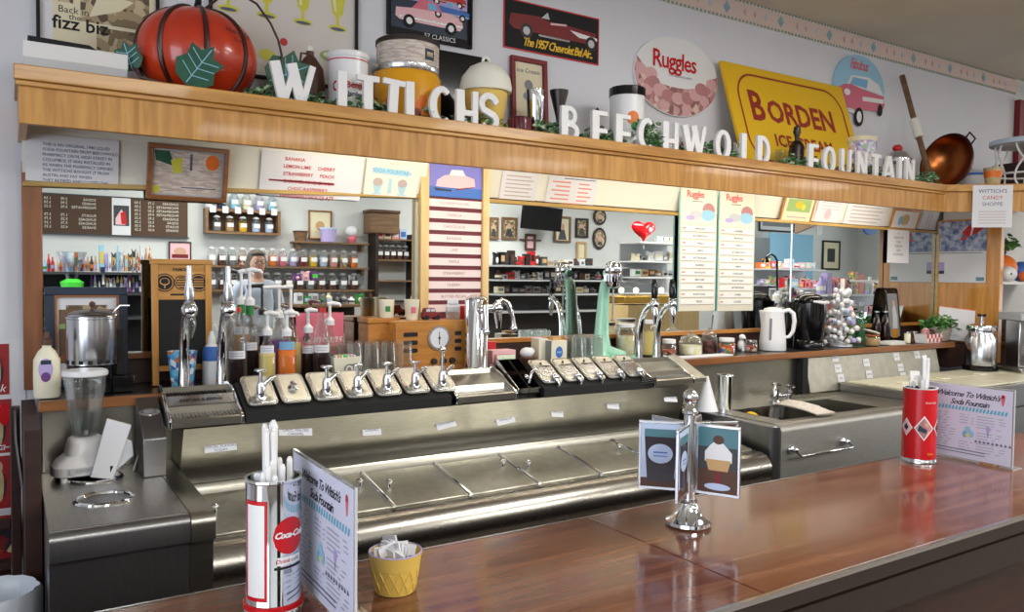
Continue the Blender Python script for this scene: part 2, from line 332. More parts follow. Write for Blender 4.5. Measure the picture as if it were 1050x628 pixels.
# glowing ceiling panels, made up to go with the added fill lights
for lx, ly in ((.6, -1.6), (4.0, -1.6), (8.0, -2.2), (2.6, .7), (7.6, .9), (2.2, -3.2), (5.6, -3.2), (10.2, -2.6)):
    t = thing('added_ceiling_light', 'unseen ceiling panel added to brighten the room', 'ceiling light', (lx, ly, 2.95), group='added ceiling panels')
    obj('frame', MB().box(-.63, .63, -.33, -.30, -.03, 0, 'white').box(-.63, .63, .30, .33, -.03, 0, 'white').box(-.63, -.6, -.3, .3, -.03, 0, 'white').box(.6, .63, -.3, .3, -.03, 0, 'white'), t)
    obj('diffuser', MB().box(-.6, .6, -.3, .3, -.02, -.01, 'fill_panel'), t)

# ------------------------------------------------------------------ mirror bay: mirror, backsplash, ledge, sign band, valance shelf
t = thing('bar_mirror', 'long wall mirror above the back bar, framed by wood strips', 'mirror', (0, 0, 0))
obj('mirror_glass', MB().box(.085, 5.09, 2.868, 2.876, 1.232, 1.815, 'mirror'), t)
obj('backing', MB().box(.05, 5.09, 2.876, 2.90, 1.13, 1.83, 'dark_brown'), t)
obj('side_strip', MB().box(.038, .092, 2.852, 2.88, 1.13, 1.835, 'trim_wood'), t, bevel=.003, label='orange-brown wooden strip at the left end of the mirror')
obj('bottom_strip', MB().box(.092, 1.40, 2.835, 2.868, 1.215, 1.234, 'trim_long').box(1.66, 5.09, 2.845, 2.868, 1.215, 1.234, 'honey_long'), t, bevel=.002)
obj('top_strip', MB().prism([(.04, 1.757), (1.395, 1.803), (1.395, 1.818), (.04, 1.772)], 2.842, 2.872, 'gold_trim').box(1.66, 5.09, 2.856, 2.884, 1.806, 1.822, 'gold_trim'), t, bevel=.002, label='thin gilt moulding along the top of the mirror')
obj('joint', MB().box(3.655, 3.661, 2.864, 2.868, 1.234, 1.81, 'silver'), t, label='silver joint between two mirror sheets')
obj('joint', MB().box(1.368, 1.382, 2.862, 2.868, 1.234, 1.81, 'plastic_cream'), t)
single('backsplash', MB().box(.09, 4.85, 2.852, 2.876, 1.134, 1.214, 'dark_wood'), 'low dark wooden backsplash between the ledge and the mirror', 'backsplash')
b = MB().box(.072, 4.78, 2.572, 2.90, 1.105, 1.131, 'steel_dark').box(.068, 4.785, 2.560, 2.578, 1.103, 1.134, 'trim_long')
single('back_bar_ledge', b, 'long steel-topped ledge with a brown wooden front edge under the mirror', 'shelf', bevel=.003)
# sign band: pale board leaning out over the mirror
b = MB(); b.prism([(2.884, 1.82), (2.83, 2.0), (2.842, 2.003), (2.896, 1.82)], 1.40, 5.09, 'warm_paper', 'yz')
b.T = Matrix.Translation((0, 2.846, 1.82)) @ Matrix.Rotation(math.atan(.3), 4, 'X'); b.prism([(.04, -.056), (1.395, -.008), (1.395, .188), (.04, .188)], 0, .008, 'warm_paper'); b.T = Matrix.Identity(4)
t = single('sign_band', b, 'pale board under the valance that carries the paper signs', 'panel')
# valance shelf (long oak box over the mirror, turning diagonally at the right)
t = thing('valance_shelf', 'long oak valance shelf carrying the white letters and the old tins', 'shelf', (0, 0, 0))
P0, P1, P2 = (.03, 2.5), (4.50, 2.5), (5.75, 1.25)
obj('front_board', MB().box(.03, 4.50, 2.500, 2.522, 1.893, 2.018, 'oak'), t, bevel=.002)
obj('end_board', MB().box(.03, .05, 2.523, 2.89, 1.893, 2.018, 'oak'), t)
obj('top_board', MB().prism([(.022, 2.50), (4.50, 2.50), (5.75, 1.25), (6.10, 1.55), (6.10, 2.89), (.022, 2.89)], 2.020, 2.036, 'oak_long', 'xy'), t)
b = MB().box(.018, 4.505, 2.480, 2.498, 2.006, 2.046, 'oak_long').box(.022, 4.50, 2.489, 2.499, 1.992, 2.006, 'oak_long'); obj('moulding', b, t, bevel=.003)
b = MB(); b.T = Matrix.Translation((4.50, 2.5, 0)) @ Matrix.Rotation(-PI/4, 4, 'Z')
b.box(-.004, 1.75, 0, .022, 1.893, 2.02, 'oak'); obj('front_board', b, t)
b = MB(); b.T = Matrix.Translation((4.50, 2.5, 0)) @ Matrix.Rotation(-PI/4, 4, 'Z')
b.box(-.008, 1.75, -.02, -.001, 2.006, 2.046, 'oak_long'); obj('moulding', b, t, bevel=.003)
for x0, x1 in ((.80, 1.95), (2.05, 3.2), (3.3, 4.42)):
    q = thing('tube_light', 'fluorescent tube batten hidden behind the valance board', 'light fixture', ((x0+x1)/2, 2.56, 1.985), group='under-shelf tube lights')
    h = (x1-x0)/2
    obj('housing', MB().box(-h, h, -.025, .025, .006, .034, 'white'), q); obj('tube', MB().lathe([(.012, -h+.02), (.012, h-.02)], (0, 0, -.008), 'tube', 10, 'x'), q)

# ------------------------------------------------------------------ stainless fountain: end unit, dip cabinet, sink, freezer
mat('label_paper', (232, 232, 236), .7)
ST = 'steel'
t = thing('end_cabinet', 'stainless cabinet at the left end with two round wells in its top', 'cabinet', (0, 0, 0))
EZ, EY = .92, 1.985
b = MB(); b.prism([(EY+.022, .02), (EY+.022, EZ-.07), (EY, EZ-.065)] + arc(EY+.02, EZ-.02, .02, 180, 90, 4) + [(2.596, EZ), (2.596, .02)], .070, .362, 'steel_front', 'yz'); obj('body', b, t); obj('worktop', MB().box(.0705, .3615, EY+.022, 2.596, EZ+.0002, EZ+.0022, 'steel_top'), t)
b = MB(); b.prism([(EY+.022, .02), (EY+.022, EZ-.07), (EY-.008, EZ-.065)] + arc(EY+.020, EZ-.025, .028, 180, 90, 5) + [(2.596, EZ+.003), (2.596, .02)], .363, .418, ST, 'yz'); obj('rounded_end', b, t)
for u_, v_ in ((107, 514), (98, 492)):
    q = atz(u_, v_, EZ)
    b = MB().torus((q.x, q.y, EZ+.004), .064, .0068, 'polished', 32, 8); b.lathe([(.062, EZ+.004), (.062, EZ+.0035), (.057, EZ+.003)], (q.x, q.y, 0), 'steel_dark', 28)
    b.lathe([(.0001, EZ+.0028), (.060, EZ+.0028)], (q.x, q.y, 0), 'gunmetal', 28)
    obj('well_ring', b, t, label='polished round well in the cabinet top')
single('steel_backsplash', MB().box(.078, 4.6, 2.600, 2.628, .84, 1.104, 'steel'), 'stainless wall panel below the ledge, behind the sink and the blender', 'panel')
b = MB().box(.03, .066, 2.30, 2.86, 0, 1.10, 'dark_wood'); single('cabinet_side', b, 'dark brown wooden side board left of the steel cabinet', 'panel')

# main dip cabinet (extruded profile)
X0, X1 = .420, 2.525
t = thing('dip_cabinet', 'long stainless soda fountain cabinet with square lids and a rounded nose', 'cabinet', (0, 0, 0))
b = MB(); b.prism([(2.402, 1.049), (2.462, .905), (2.462, .874), (2.598, .874), (2.598, 1.049)], X0, X1-.1, ST, 'yz'); obj('fascia', b, t)
b = MB(); b.prism([(2.385, .86), (2.462, .86), (2.462, .872), (2.385, .872)], X0, X1, 'steel_dark', 'yz'); obj('trough', b, t)
b = MB(); b.prism([(2.362, .84), (2.362, .878), (2.372, .893), (2.388, .893), (2.388, .84)], X0, X1, ST, 'yz'); obj('rail', b, t)
nose = [(2.362, .85), (2.362, .862), (2.10, .817)] + arc(2.085, .752, .066, 75, 245, 12) + [(2.10, .66), (2.362, .66)]
b = MB(); b.prism(nose, X0, X1-.03, 'steel_nose', 'yz'); obj('nose', b, t)
b = MB().box(X0, X1-.03, 2.075, 2.60, .02, .665, 'steel_front').box(X0, X1-.03, 2.068, 2.080, .60, .612, 'gunmetal'); obj('body', b, t)
barx = [.429, .686, .943, 1.20, 1.457, 1.714, 1.971, 2.228, 2.484]
def onlid(y, dz=0): return .817 + (y-2.10)*(.862-.817)/.262 + dz
b = MB()
for i in range(len(barx)-1):
    xa, xb = barx[i]+.006, barx[i+1]-.006
    b = MB(); b.prism([(2.108, onlid(2.108, .0005)), (2.355, onlid(2.355, .0005)), (2.355, onlid(2.355, .006)), (2.108, onlid(2.108, .006))], xa, xb, 'steel_lid', 'yz')
    l = obj('lid', b, t, bevel=.002)
    kx = xb-.035 if i % 2 else xa+.035
    ky = 2.27 if i % 2 else 2.235
    b = MB().lathe([(.0055, 0), (.0045, .008), (.010, .014), (.011, .019), (.006, .024), (.0001, .025)], (kx, ky, onlid(ky, .006)), 'chrome', 12); obj('knob', b, l)
for xx in barx[1:-1]:
    b = MB(); b.tube([(xx, 2.105, onlid(2.105, .006)), (xx, 2.36, onlid(2.36, .006))], .0065, 'chrome', 8); obj('divider_bar', b, t)
# left slanted box with the maker's plate
b = MB(); b.prism([(2.40, .9225), (2.40, 1.03), (2.415, 1.045), (2.5585, 1.128), (2.5585, .9225)], .314, .374, 'steel_front', 'yz')
t2 = thing('plate_box', 'slanted stainless box with an oval maker plate at the left of the fountain', 'housing', (0, 0, 0)); 
obj('body', b, t2, bevel=.003)
b = MB(); b.T = Matrix.Translation((.344, 2.497, 1.0905)) @ Matrix.Rotation(math.atan2(.088, .13), 4, 'X')
b.lathe([(.028, 0), (.028, .002), (.024, .004), (.0001, .004)], (0, 0, 0), 'silver', 24, sy=.62); b.lathe([(.017, .0045), (.0001, .0055)], (0, 0, 0), 'gray', 20, sy=.6); obj('plate', b, t2)
# ================================================================== FRONT COUNTER
t = thing('front_counter', 'glossy red-brown wooden bar counter with a thin metal edge', 'counter', (0, 0, 0))
obj('counter_top', MB().box(-1.2, 1.0085, .826, 1.284, .962, 1.0, 'counter_wood'), t, bevel=.0015)
obj('counter_top', MB().box(1.0105, 5.4, .826, 1.284, .962, 1.0, 'counter_wood'), t, bevel=.0015)
obj('edge_strip', MB().box(-1.2, 5.4, 1.2845, 1.290, .960, 1.0005, 'silver').box(-1.2, 5.4, .818, .8255, .992, 1.0005, 'silver').box(-1.2, 5.4, .819, .8255, .966, .9918, 'dark_brown'), t, label='thin silver metal edge strip')
obj('under_rail', MB().box(-1.2, 5.4, .824, .86, .90, .957, 'dark_brown'), t)
obj('counter_body', MB().box(-1.2, 5.4, .96, 1.25, .0, .957, 'dark_wood'), t)

# cylinder wrapping for prints
def wrap(cx, cy, r, a0):       # (x along the girth, z) -> point on the can; a0 = facing direction of x=0
    return lambda x, z: (cx + (r+.0006)*cs(a0+x/r), cy + (r+.0006)*sn(a0+x/r), z)
def wpatch(s, x0, x1, z0, z1, m, fn, n=10, off=0):
    for i in range(n):
        a, b = x0+(x1-x0)*i/n, x0+(x1-x0)*(i+1)/n; s.add([fn(a, z0), fn(b, z0), fn(b, z1), fn(a, z1)], [(0, 1, 2, 3)], m)
def wdisc(s, cx, cz, a, b, m, fn, n=28, k=14):
    for i in range(k):
        x0 = -a+2*a*i/k; x1 = -a+2*a*(i+1)/k
        h0 = b*math.sqrt(max(0, 1-(x0/a)**2)); h1 = b*math.sqrt(max(0, 1-(x1/a)**2))
        s.add([fn(cx+x0, cz-h0), fn(cx+x1, cz-h1), fn(cx+x1, cz+h1), fn(cx+x0, cz+h0)], [(0, 1, 2, 3)], m)
CAMDIR = lambda x, y: math.atan2(-y, -x)     # direction from a point to the viewer

def straws(parent, n, r0, z0, z1, m='white', mt='white', rr=.0042, seed=3, c=(0, 0), lean=.012):
    rnd = random.Random(seed)
    for i in range(n):
        a = rnd.uniform(0, 2*PI); q = r0*math.sqrt(rnd.random()); p = (c[0]+q*cs(a), c[1]+q*sn(a)); l = rnd.uniform(-lean, lean), rnd.uniform(-lean, lean)
        zt = z1 + rnd.uniform(-.016, .006)
        b = MB().tube([(p[0], p[1], z0), (p[0]+l[0], p[1]+l[1], zt)], rr, m, 8)
        b.tube([(p[0]+l[0], p[1]+l[1], zt), (p[0]+l[0]*1.2, p[1]+l[1]*1.2, zt+.004)], [rr*.95, rr*.6], mt, 6)
        yield b
CW = 'front counter straw holders'
# chrome straw dispenser
cx, cy, r = .330, 1.172, .040
t = thing('straw_dispenser', 'polished chrome straw can with a round red logo, left end of the bar', 'straw dispenser', (cx, cy, 1.0))
b = MB().lathe([(.043, .001), (.043, .006), (.041, .010), (r, .012), (r, .194), (.042, .196), (.0415, .199), (.037, .199), (.037, .10)], (0, 0, 0), 'polished', 40)
fd = CAMDIR(cx, cy)
obj('can', b, t)
obj('base_ring', MB().lathe([(.0436, .008), (.0436, .015), (.0405, .016)], (0, 0, 0), 'coke_red', 40), t, label='red ring round the foot')
fl = wrap(0, 0, r, fd-.62); fr = wrap(0, 0, r, fd+.55)
fr = lambda x, z, A=fd+.62, R=r: ((R+.0008)*cs(A-(-x)/R), (R+.0008)*sn(A-(-x)/R), z)
b = MB(); wpatch(b, -.018, .012, .030, .165, 'letter_white', fl)
wpatch(b, -.022, -.018, .024, .171, 'coke_red', fl, 2); wpatch(b, .012, .016, .024, .171, 'coke_red', fl, 2); wpatch(b, -.018, .012, .165, .171, 'coke_red', fl); wpatch(b, -.018, .012, .024, .030, 'coke_red', fl)
obj('window_print', b, t, label='tall white panel outlined in red')
b = MB(); wdisc(b, 0, .118, .026, .027, 'coke_red', fr)
fr2 = lambda x, z: ((r+.0016)*cs(fd+.62+x/r), (r+.0016)*sn(fd+.62+x/r), z)
b.text('Coca-Cola', .0125, 0, .120, 'letter_white', shear=.35, bold=.0005, fn=fr2, csp=.88)
wpatch(b, -.020, .020, .076, .088, 'letter_white', fr); b.text('Drink', .009, -.012, .082, 'coke_red', shear=.3, fn=fr2); b.text('cold', .008, .008, .082, 'navy', fn=fr2)
wpatch(b, -.024, .022, .070, .0735, 'gunmetal', fr)
obj('logo_disc', b, t, label='round red logo disc with white script')
for b in straws(t, 9, .012, .10, .272, 'plastic_white', rr=.0045, c=(-.006, .012), lean=.005): obj('straw', b, t)
for b in straws(t, 12, .030, .10, .214, 'plastic_white', rr=.0045, seed=8, lean=.004): obj('straw', b, t)

# red straw dispenser
cx, cy, r = 2.125, 1.228, .0435
t = thing('straw_dispenser', 'red straw can with diamond pictures at the right of the bar', 'straw dispenser', (cx, cy, 1.0))
fd = CAMDIR(cx, cy)
b = MB().lathe([(.045, .001), (.045, .007), (r, .009), (r, .012)], (0, 0, 0), 'silver', 40); b.lathe([(r, .012), (r, .203)], (0, 0, 0), 'coke_red', 40); b.lathe([(r, .203), (.0445, .206), (.041, .206), (.041, .1)], (0, 0, 0), 'white', 40)
obj('can', b, t)
f0 = lambda x, z: ((r+.0008)*cs(fd+x/r), (r+.0008)*sn(fd+x/r), z); f1 = lambda x, z: ((r+.0014)*cs(fd+x/r), (r+.0014)*sn(fd+x/r), z); f2 = lambda x, z: ((r+.002)*cs(fd+x/r), (r+.002)*sn(fd+x/r), z)
def wdia(s, cx, cz, a, h, m, fn, k=8):
    for i in range(k):
        x0 = -a+2*a*i/k; x1 = -a+2*a*(i+1)/k; h0 = h*(1-abs(x0)/a); h1 = h*(1-abs(x1)/a)
        s.add([fn(cx+x0, cz-h0), fn(cx+x1, cz-h1), fn(cx+x1, cz+h1), fn(cx+x0, cz+h0)], [(0, 1, 2, 3)], m)
b = MB(); wdia(b, .012, .098, .025, .034, 'letter_white', f0); wdia(b, .012, .098, .0215, .029, 'icecream_photo', f1); b.flat([(-.004, .092), (.006, .088), (.016, .084), (.02, .094), (.008, .10), (.0, .108)], 'navy', fn=f2)
b.flat(ell(.018, .108, .005, .006, 10), 'flesh', fn=f2)
wdia(b, -.034, .098, .018, .025, 'letter_white', f0); wdia(b, -.034, .098, .0145, .020, 'light_pink', f1); wdia(b, -.034, .098, .0075, .010, 'navy', f2); 
wdia(b, .058, .098, .018, .025, 'letter_white', f0); wdia(b, .058, .098, .0145, .020, 'candy', f1)
b.text('Coca-Cola', .007, .028, .168, 'letter_white', shear=.3, fn=f1); b.text('Coke', .008, .030, .028, 'yellow', shear=.2, fn=f1)
obj('picture_diamond', b, t, label='white-edged diamond pictures')
for k, b in enumerate(straws(t, 9, .024, .10, .285, 'white', rr=.0038, seed=5, c=(.006, 0), lean=.006)): obj('straw', b, t)
for b in straws(t, 9, .030, .10, .228, 'white', rr=.0038, seed=15, c=(-.006, 0), lean=.003): obj('straw', b, t)

# menu cards in clear stands
def menu_card(x, y0, y1, label, rz=0):
    wd = y1-y0; h = .213
    t = thing('menu_card', label, 'menu', (x, y0, 1.0), group=None, rot=(0, 0, -PI/2+rz))
    # local: x runs from the far end... the printed face looks to -y (local); far end at x=-wd
    b = MB().box(-wd, 0, -.0012, .0012, .006, h, 'acrylic').box(-wd, 0, -.0012, .05, .0005, .003, 'acrylic').box(-wd, 0, -.0016, .0016, h-.001, h+.0008, 'glass')
    b.box(-.0012, .0012, -.0018, .0018, .004, h, 'light_gray').box(-wd-.001, -wd+.001, -.0018, .0018, .004, h, 'light_gray')
    obj('clear_stand', b, t, label='clear plastic card stand')
    mat_ = 'menu_paper'; c = -wd/2
    b = MB().box(-wd+.004, -.004, -.0020, -.0014, .008, h-.004, 'menu_paper')
    Y = -.0026
    b.text("Welcome To Wittich's", .0215, c-.004, h-.028, 'text_black', y=Y, shear=.42, csp=.86, bold=.0003)
    b.text("Soda Fountain", .0215, c+.002, h-.050, 'text_black', y=Y, shear=.42, csp=.86, bold=.0003)
    n = 22
    for i in range(n):
        xx = -wd+.016+(wd-.03)*i/n; b.flat([(xx, h-.072), (xx+.006, h-.072), (xx+.009, h-.060), (xx+.003, h-.062)], 'water_blue', y=Y)
    b.flat([(-.030, h-.046), (-.026, h-.046), (-.022, h-.024), (-.034, h-.024)], 'pink', y=Y).flat(ell(-.028, h-.021, .005, .005, 12), 'red', y=Y)
    rnd = random.Random(4)
    for col_, (xa, xb) in enumerate(((-wd+.014, -wd*.62), (-wd*.60, -wd*.42), (-wd*.40, -.016))):
        z = h-.084
        while z > .024:
            if not (col_ == 1 and .055 < z < .10) and not (col_ == 2 and .088 < z < .098):
                ww = rnd.uniform(.55, 1)*(xb-xa); b.flat(rect(xa, xa+ww*.62, z, z+.0016), 'text_soft', y=Y); b.flat(rect(xa+ww*.8, xa+ww, z, z+.0016), 'text_soft', y=Y)
            z -= .0075
    for zz in (.030, .022): b.flat(rect(-wd+.02, -.07, zz, zz+.0022), 'text_gray', y=Y)
    b.flat(ell(-wd*.50, .088, .009, .011), 'sky', y=Y-.0002).flat(ell(-wd*.50+.010, .078, .008, .010), 'sky', y=Y-.0003).flat(ell(-wd*.50-.007, .076, .007, .009), 'light_blue', y=Y-.0003).flat(ell(-wd*.50+.001, .074, .006, .005), 'slush_flat', y=Y-.0005)
    b.flat(ell(-wd*.27, .098, .006, .010), 'lilac', y=Y-.0002).flat([(-wd*.27-.002, .088), (-wd*.27+.002, .088), (-wd*.27, .074)], 'gray', y=Y-.0002)
    for i in range(9): b.flat([(-wd*.42+i*.011, .058), (-wd*.42+i*.011+.008, .058), (-wd*.42+i*.011+.004, .066)], 'text_gray', y=Y-.0002)
    obj('card', b, t, label='white menu card with black script heading')
mat('menu_paper', (214, 216, 236), .6); mat('water_blue', (90, 180, 205), .6); mat('text_soft', (150, 156, 176), .8); mat('slush_flat', (224, 216, 120), .6)
menu_card(.392, 1.000, 1.272, 'upright menu card leaning beside the chrome straw can')
menu_card(2.236, 1.036, 1.272, 'upright menu card standing beside the red straw can')

# waffle cup of sugar packets
t = thing('waffle_cup', 'yellow waffle-pattern cup beside the menu card near the chrome straw can', 'cup', (.512, 1.138, 1.0))
b = MB().lathe([(.0305, .001), (.0315, .004), (.037, .040), (.0385, .041), (.042, .062), (.0425, .064), (.040, .064), (.036, .042), (.030, .008), (.0001, .008)], (0, 0, 0), 'waffle', 36)
obj('cup', b, t)
obj('rim', MB().torus((0, 0, .064), .0412, .0014, 'lilac', 36, 6), t, label='pale lilac rim')
b = MB()
for k in range(14):
    for sg in (1, -1):
        a0 = 2*PI*k/14; pts = []
        for j in range(6): a = a0+sg*.45*j/5; rr = .0315+.0055*j/5+.0006; pts.append((rr*cs(a), rr*sn(a), .004+.036*j/5))
        b.tube(pts, .0009, 'waffle', 5)
obj('lattice', b, t)
rnd = random.Random(9)
sp_ = None
for i in range(26):
    b = MB().box(-.016, .016, -.0014, .0014, 0, .055, 'paper').box(-.013, .013, -.0017, -.0012, .036, .0385, 'text_soft')
    if sp_ is None:
        sp_ = obj('sugar_packet', b); sp_['label'] = 'white sugar packet standing in the waffle cup'; sp_['category'] = 'sugar packet'; sp_['group'] = 'sugar packets in the waffle cup'; q = sp_
    else: q = sp_.copy(); COL.objects.link(q)
    a = rnd.uniform(0, 2*PI); rr = .018*math.sqrt(rnd.random()); q.location = (.512+rr*cs(a), 1.138+rr*sn(a), 1.0+.014+rnd.uniform(0, .012)); q.rotation_euler = (rnd.uniform(-.15, .15), rnd.uniform(-.28, .28), rnd.uniform(-.8, .8)+YAW*-1)

# revolving photo stand
sx_, sy_ = 1.158, 1.143
t = thing('photo_stand', 'chrome revolving stand holding framed dessert photos on the bar', 'photo stand', (sx_, sy_, 1.0))
obj('base', MB().lathe([(.044, .001), (.046, .004), (.045, .010), (.036, .015), (.026, .026), (.019, .040), (.017, .046), (.019, .050), (.014, .054)], (0, 0, 0), 'polished', 36), t)
obj('pole', MB().lathe([(.0125, .054), (.0125, .225), (.016, .228), (.016, .233), (.010, .238), (.006, .246)], (0, 0, 0), 'polished', 24), t)
obj('finial', MB().sph((0, 0, .261), .0155, 'polished', 20, 12), t)
mat('photo_blue', (90, 120, 150), .3); mat('glass_dark', (34, 20, 30), .2); mat('photo_teal', (70, 120, 130), .3)
base_dir = math.atan2(-RT.y, -RT.x)
def fin(angle, kind):
    a = angle
    p = obj('photo_frame', (lambda b: b.box(.013, .102, -.0030, .0030, .068, .074, 'silver').box(.013, .102, -.003, .003, .203, .209, 'silver').box(.013, .018, -.003, .003, .074, .203, 'silver').box(.097, .102, -.003, .003, .074, .203, 'silver'))(MB()), t, rot=(0, 0, a), bevel=.0008)
    b = MB().box(.018, .097, -.0015, .0015, .074, .203, 'photo_blue')
    for s in (1, -1):
        Y = -.0020*s
        def P(pts, m, d=0): b.flat(pts if s > 0 else [(x, z) for x, z in pts][::-1], m, y=Y-.0003*d*s)
        if s < 0:
            def P(pts, m, d=0): b.add([(x, -Y*1 if False else .0020+.0003*d, z) for x, z in pts][::-1], [tuple(range(len(pts)))], m)
        if kind == 0 or (kind == 2 and s < 0):
            P(rect(.018, .097, .074, .203), 'label_blue'); P(rect(.018, .097, .074, .092), 'brown', 1); P([(.030, .085), (.084, .085), (.090, .180), (.026, .180)], 'glass_dark', 2); P(rect(.026, .090, .176, .192), 'photo_teal', 3); P(ell(.058, .142, .025, .020), 'label_blue', 4); P(rect(.044, .072, .143, .146), 'blue', 5); P(rect(.044, .072, .136, .138), 'blue', 5)
        elif kind == 1:
            P(rect(.018, .097, .074, .203), 'dark_gray'); P(rect(.018, .097, .165, .203), 'photo_teal', 1); P(rect(.018, .097, .074, .12), 'brown', 1)
            P([(.050, .086), (.066, .086), (.062, .120), (.086, .150), (.034, .150), (.056, .120)], 'dark_red', 2); P([(.032, .136), (.086, .136), (.086, .155), (.072, .17), (.058, .182), (.044, .17), (.032, .155)], 'white', 3); P([(.040, .118), (.078, .118), (.084, .140), (.034, .140)], 'tan', 4); P(ell(.059, .180, .011, .009), 'brown', 5); P(ell(.058, .086, .026, .007), 'label_blue', 5)
        else:
            P(rect(.018, .097, .074, .203), 'brown'); P(rect(.03, .085, .09, .185), 'tan', 1); P(ell(.058, .14, .02, .03), 'dark_red', 2)
    c = obj('photo', b, p)
    return p
RA = math.atan2(-sy_, -sx_)+PI/2
for ang, kd in ((180, 0), (-17, 1), (-103, 2), (22, 2), (140, 0), (78, 2)): fin(RA+math.radians(ang), kd)

# ================================================================== SYRUP RAIL
tilt = math.atan2(.074, .120)
t = thing('syrup_rail', 'black insulated rail that holds the syrup jars of the fountain', 'rail', (0, 0, 0))
b = MB(); b.prism([(2.392, 1.050), (2.392, 1.083), (2.405, 1.088), (2.520, 1.158), (2.556, 1.150), (2.556, 1.112)], .592, 1.283, 'matte_black', 'yz'); obj('pan', b, t)
b = MB(); b.prism([(2.392, 1.050), (2.392, 1.083), (2.405, 1.088), (2.520, 1.158), (2.556, 1.150), (2.556, 1.112)], 1.672, 2.205, 'matte_black', 'yz'); obj('pan', b, t)
b = MB(); xs = (1.562, 1.612, 1.664)
for i in range(2):
    for y0, y1 in ((2.40, 2.475), (2.480, 2.552)):
        z0 = 1.088+(y0-2.405)*.61; z1 = 1.088+(y1-2.405)*.61
        b = MB(); b.T = Matrix.Translation((xs[0] if i == 0 else xs[1], y0, z0)) @ Matrix.Rotation(tilt, 4, 'X'); L = (y1-y0)/cs(tilt)
        b.box(0, .048, 0, .003, -.05, .004, 'gloss_black').box(0, .048, L-.003, L, -.05, .004, 'gloss_black').box(0, .003, .003, L-.003, -.05, .004, 'gloss_black').box(.045, .048, .003, L-.003, -.05, .004, 'gloss_black').box(.003, .045, .003, L-.003, -.05, -.046, 'gloss_black')
        if i == 0: b.box(-.003, -.0005, 0, L, -.01, .006, 'silver')
        obj('bin', b, t, label='small open black bin')
b = MB(); b.T = Matrix.Translation((1.625, 2.40, 1.088)) @ Matrix.Rotation(tilt, 4, 'X'); b.tube([(0, .03, 0), (.01, .05, .03), (.03, .06, .04)], .006, 'chrome').sph((-.01, .045, .018), .010, 'chrome', 10, 8); obj('loose_pump_end', b, t, label='chrome pump end lying in a black bin')

def jar_lid(x, kind, label):
    t = thing('syrup_jar', label, 'syrup jar', (x, 2.412, 1.092), group=None, rot=(tilt, 0, 0))
    w2 = .046
    b = MB(); b.prism(rrect(-w2, w2, .001, .142, .018, 5), .006, .012, 'steel_lid', 'xy'); b.prism(rrect(-w2+.004, w2-.004, .005, .138, .016, 5), .012, .0155, 'silver', 'xy'); b.prism(rrect(-w2+.011, w2-.011, .012, .131, .012, 5), .0156, .0165, 'steel_lid', 'xy')
    lid = obj('lid', b, t, bevel=.0015)
    obj('jar', MB().prism(rrect(-w2+.003, w2-.003, .004, .139, .016, 5), -.055, .0055, 'matte_black', 'xy'), t)
    up = Vector((0, sn(tilt), cs(tilt)))          # world up in lid space
    def U(p, h): return (p[0]+up.x*h, p[1]+up.y*h, p[2]+up.z*h)
    if kind == 'pump' or kind == 'tall':
        H = .078 if kind == 'pump' else .12
        c = (-.004, .034, .016)
        p = obj('pump', MB().lathe([(.020, 0), (.019, .004), (.013, .008), (.011, .013)], c, 'chrome', 18).tube([U(c, .004), U(c, .03), U(c, .045)], [.013, .014, .009], 'chrome', 12).tube([U(c, .02), U((c[0]+.014, c[1]+.002, c[2]), .040), U((c[0]+.034, c[1]+.004, c[2]), .054), U((c[0]+.044, c[1]+.004, c[2]), .056)], [.009, .0078, .0068, .007], 'chrome', 10), t)
        b = MB().tube([U(c, .044), U(c, H)], .0055, 'silver', 10); k = U(c, H)
        if kind == 'pump': b.tube([U(c, H-.002), U(c, H+.002), U(c, H+.005), U(c, H+.008)], [.011, .0195, .0195, .012], 'chrome', 18)
        else: b.sph(U(c, H), .0125, 'chrome', 14, 10).tube([U(c, H-.022), U(c, H-.012)], [.008, .004], 'chrome', 10)
        obj('plunger', b, p)
    elif kind == 'knob':
        c = (0, .066, .016); obj('knob', MB().lathe([(.017, 0), (.016, .003), (.005, .006), (.005, .012), (.012, .016), (.013, .020), (.008, .023), (.0001, .024)], c, 'chrome', 18), t)
    else:
        b = MB().prism(rrect(-.03, .03, .030, .090, .006, 3), .0166, .0185, 'silver', 'xy').tube([(-.03, .092, .018), (.03, .092, .018)], .003, 'chrome', 8).tube([(-.002, .105, .0165), (0, .112, .020)], .004, 'gunmetal', 6)
        obj('hinged_flap', b, t)
        b = MB().sph((.012, .018, .026), (.017, .015, .012), 'chrome', 16, 10).tube([(.012, .010, .024), (.018, -.008, .014), (.022, -.014, -.012), (.024, -.016, -.034)], [.006, .006, .006, .005], 'silver', 8, flat=1.4)
        obj('ladle', b, t, label='chrome ladle with its handle hanging over the front')
    return t
wh = ['first syrup jar with a chrome pump, right of the left drip tray', 'syrup jar with a low knob instead of a pump', 'syrup jar with a pump, directly right of the knob-topped jar', 'syrup jar with a chrome pump, middle of the left run of seven',
      'syrup jar with a pump, third from the beer-style tower', 'syrup jar with a short pump, beside the tall ball-topped one', 'syrup jar whose pump has a tall ball-topped plunger']
for i, k in enumerate(['pump', 'knob', 'pump', 'pump', 'pump', 'pump', 'tall']): jar_lid(.650+i*.1035, k, wh[i].replace('beer-style', 'chrome'))
wh = ['ladle jar with a hinged lid, next to the black bins', 'ladle jar with a hinged lid, second from the black bins', 'ladle jar with a hinged lid, middle of the right run of five', 'ladle jar with a hinged lid, second from the right drip tray', 'ladle jar with a tilted scoop, next to the right drip tray']
for i in range(5): jar_lid(1.725+i*.1045, 'flap', wh[i])
b = MB().tube([(2.150, 2.40, 1.078), (2.205, 2.37, 1.086)], [.011, .011], 'gloss_black', 12); single('rubber_scoop', b, 'short black rubber scoop handle in front of the right drip tray', 'handle')

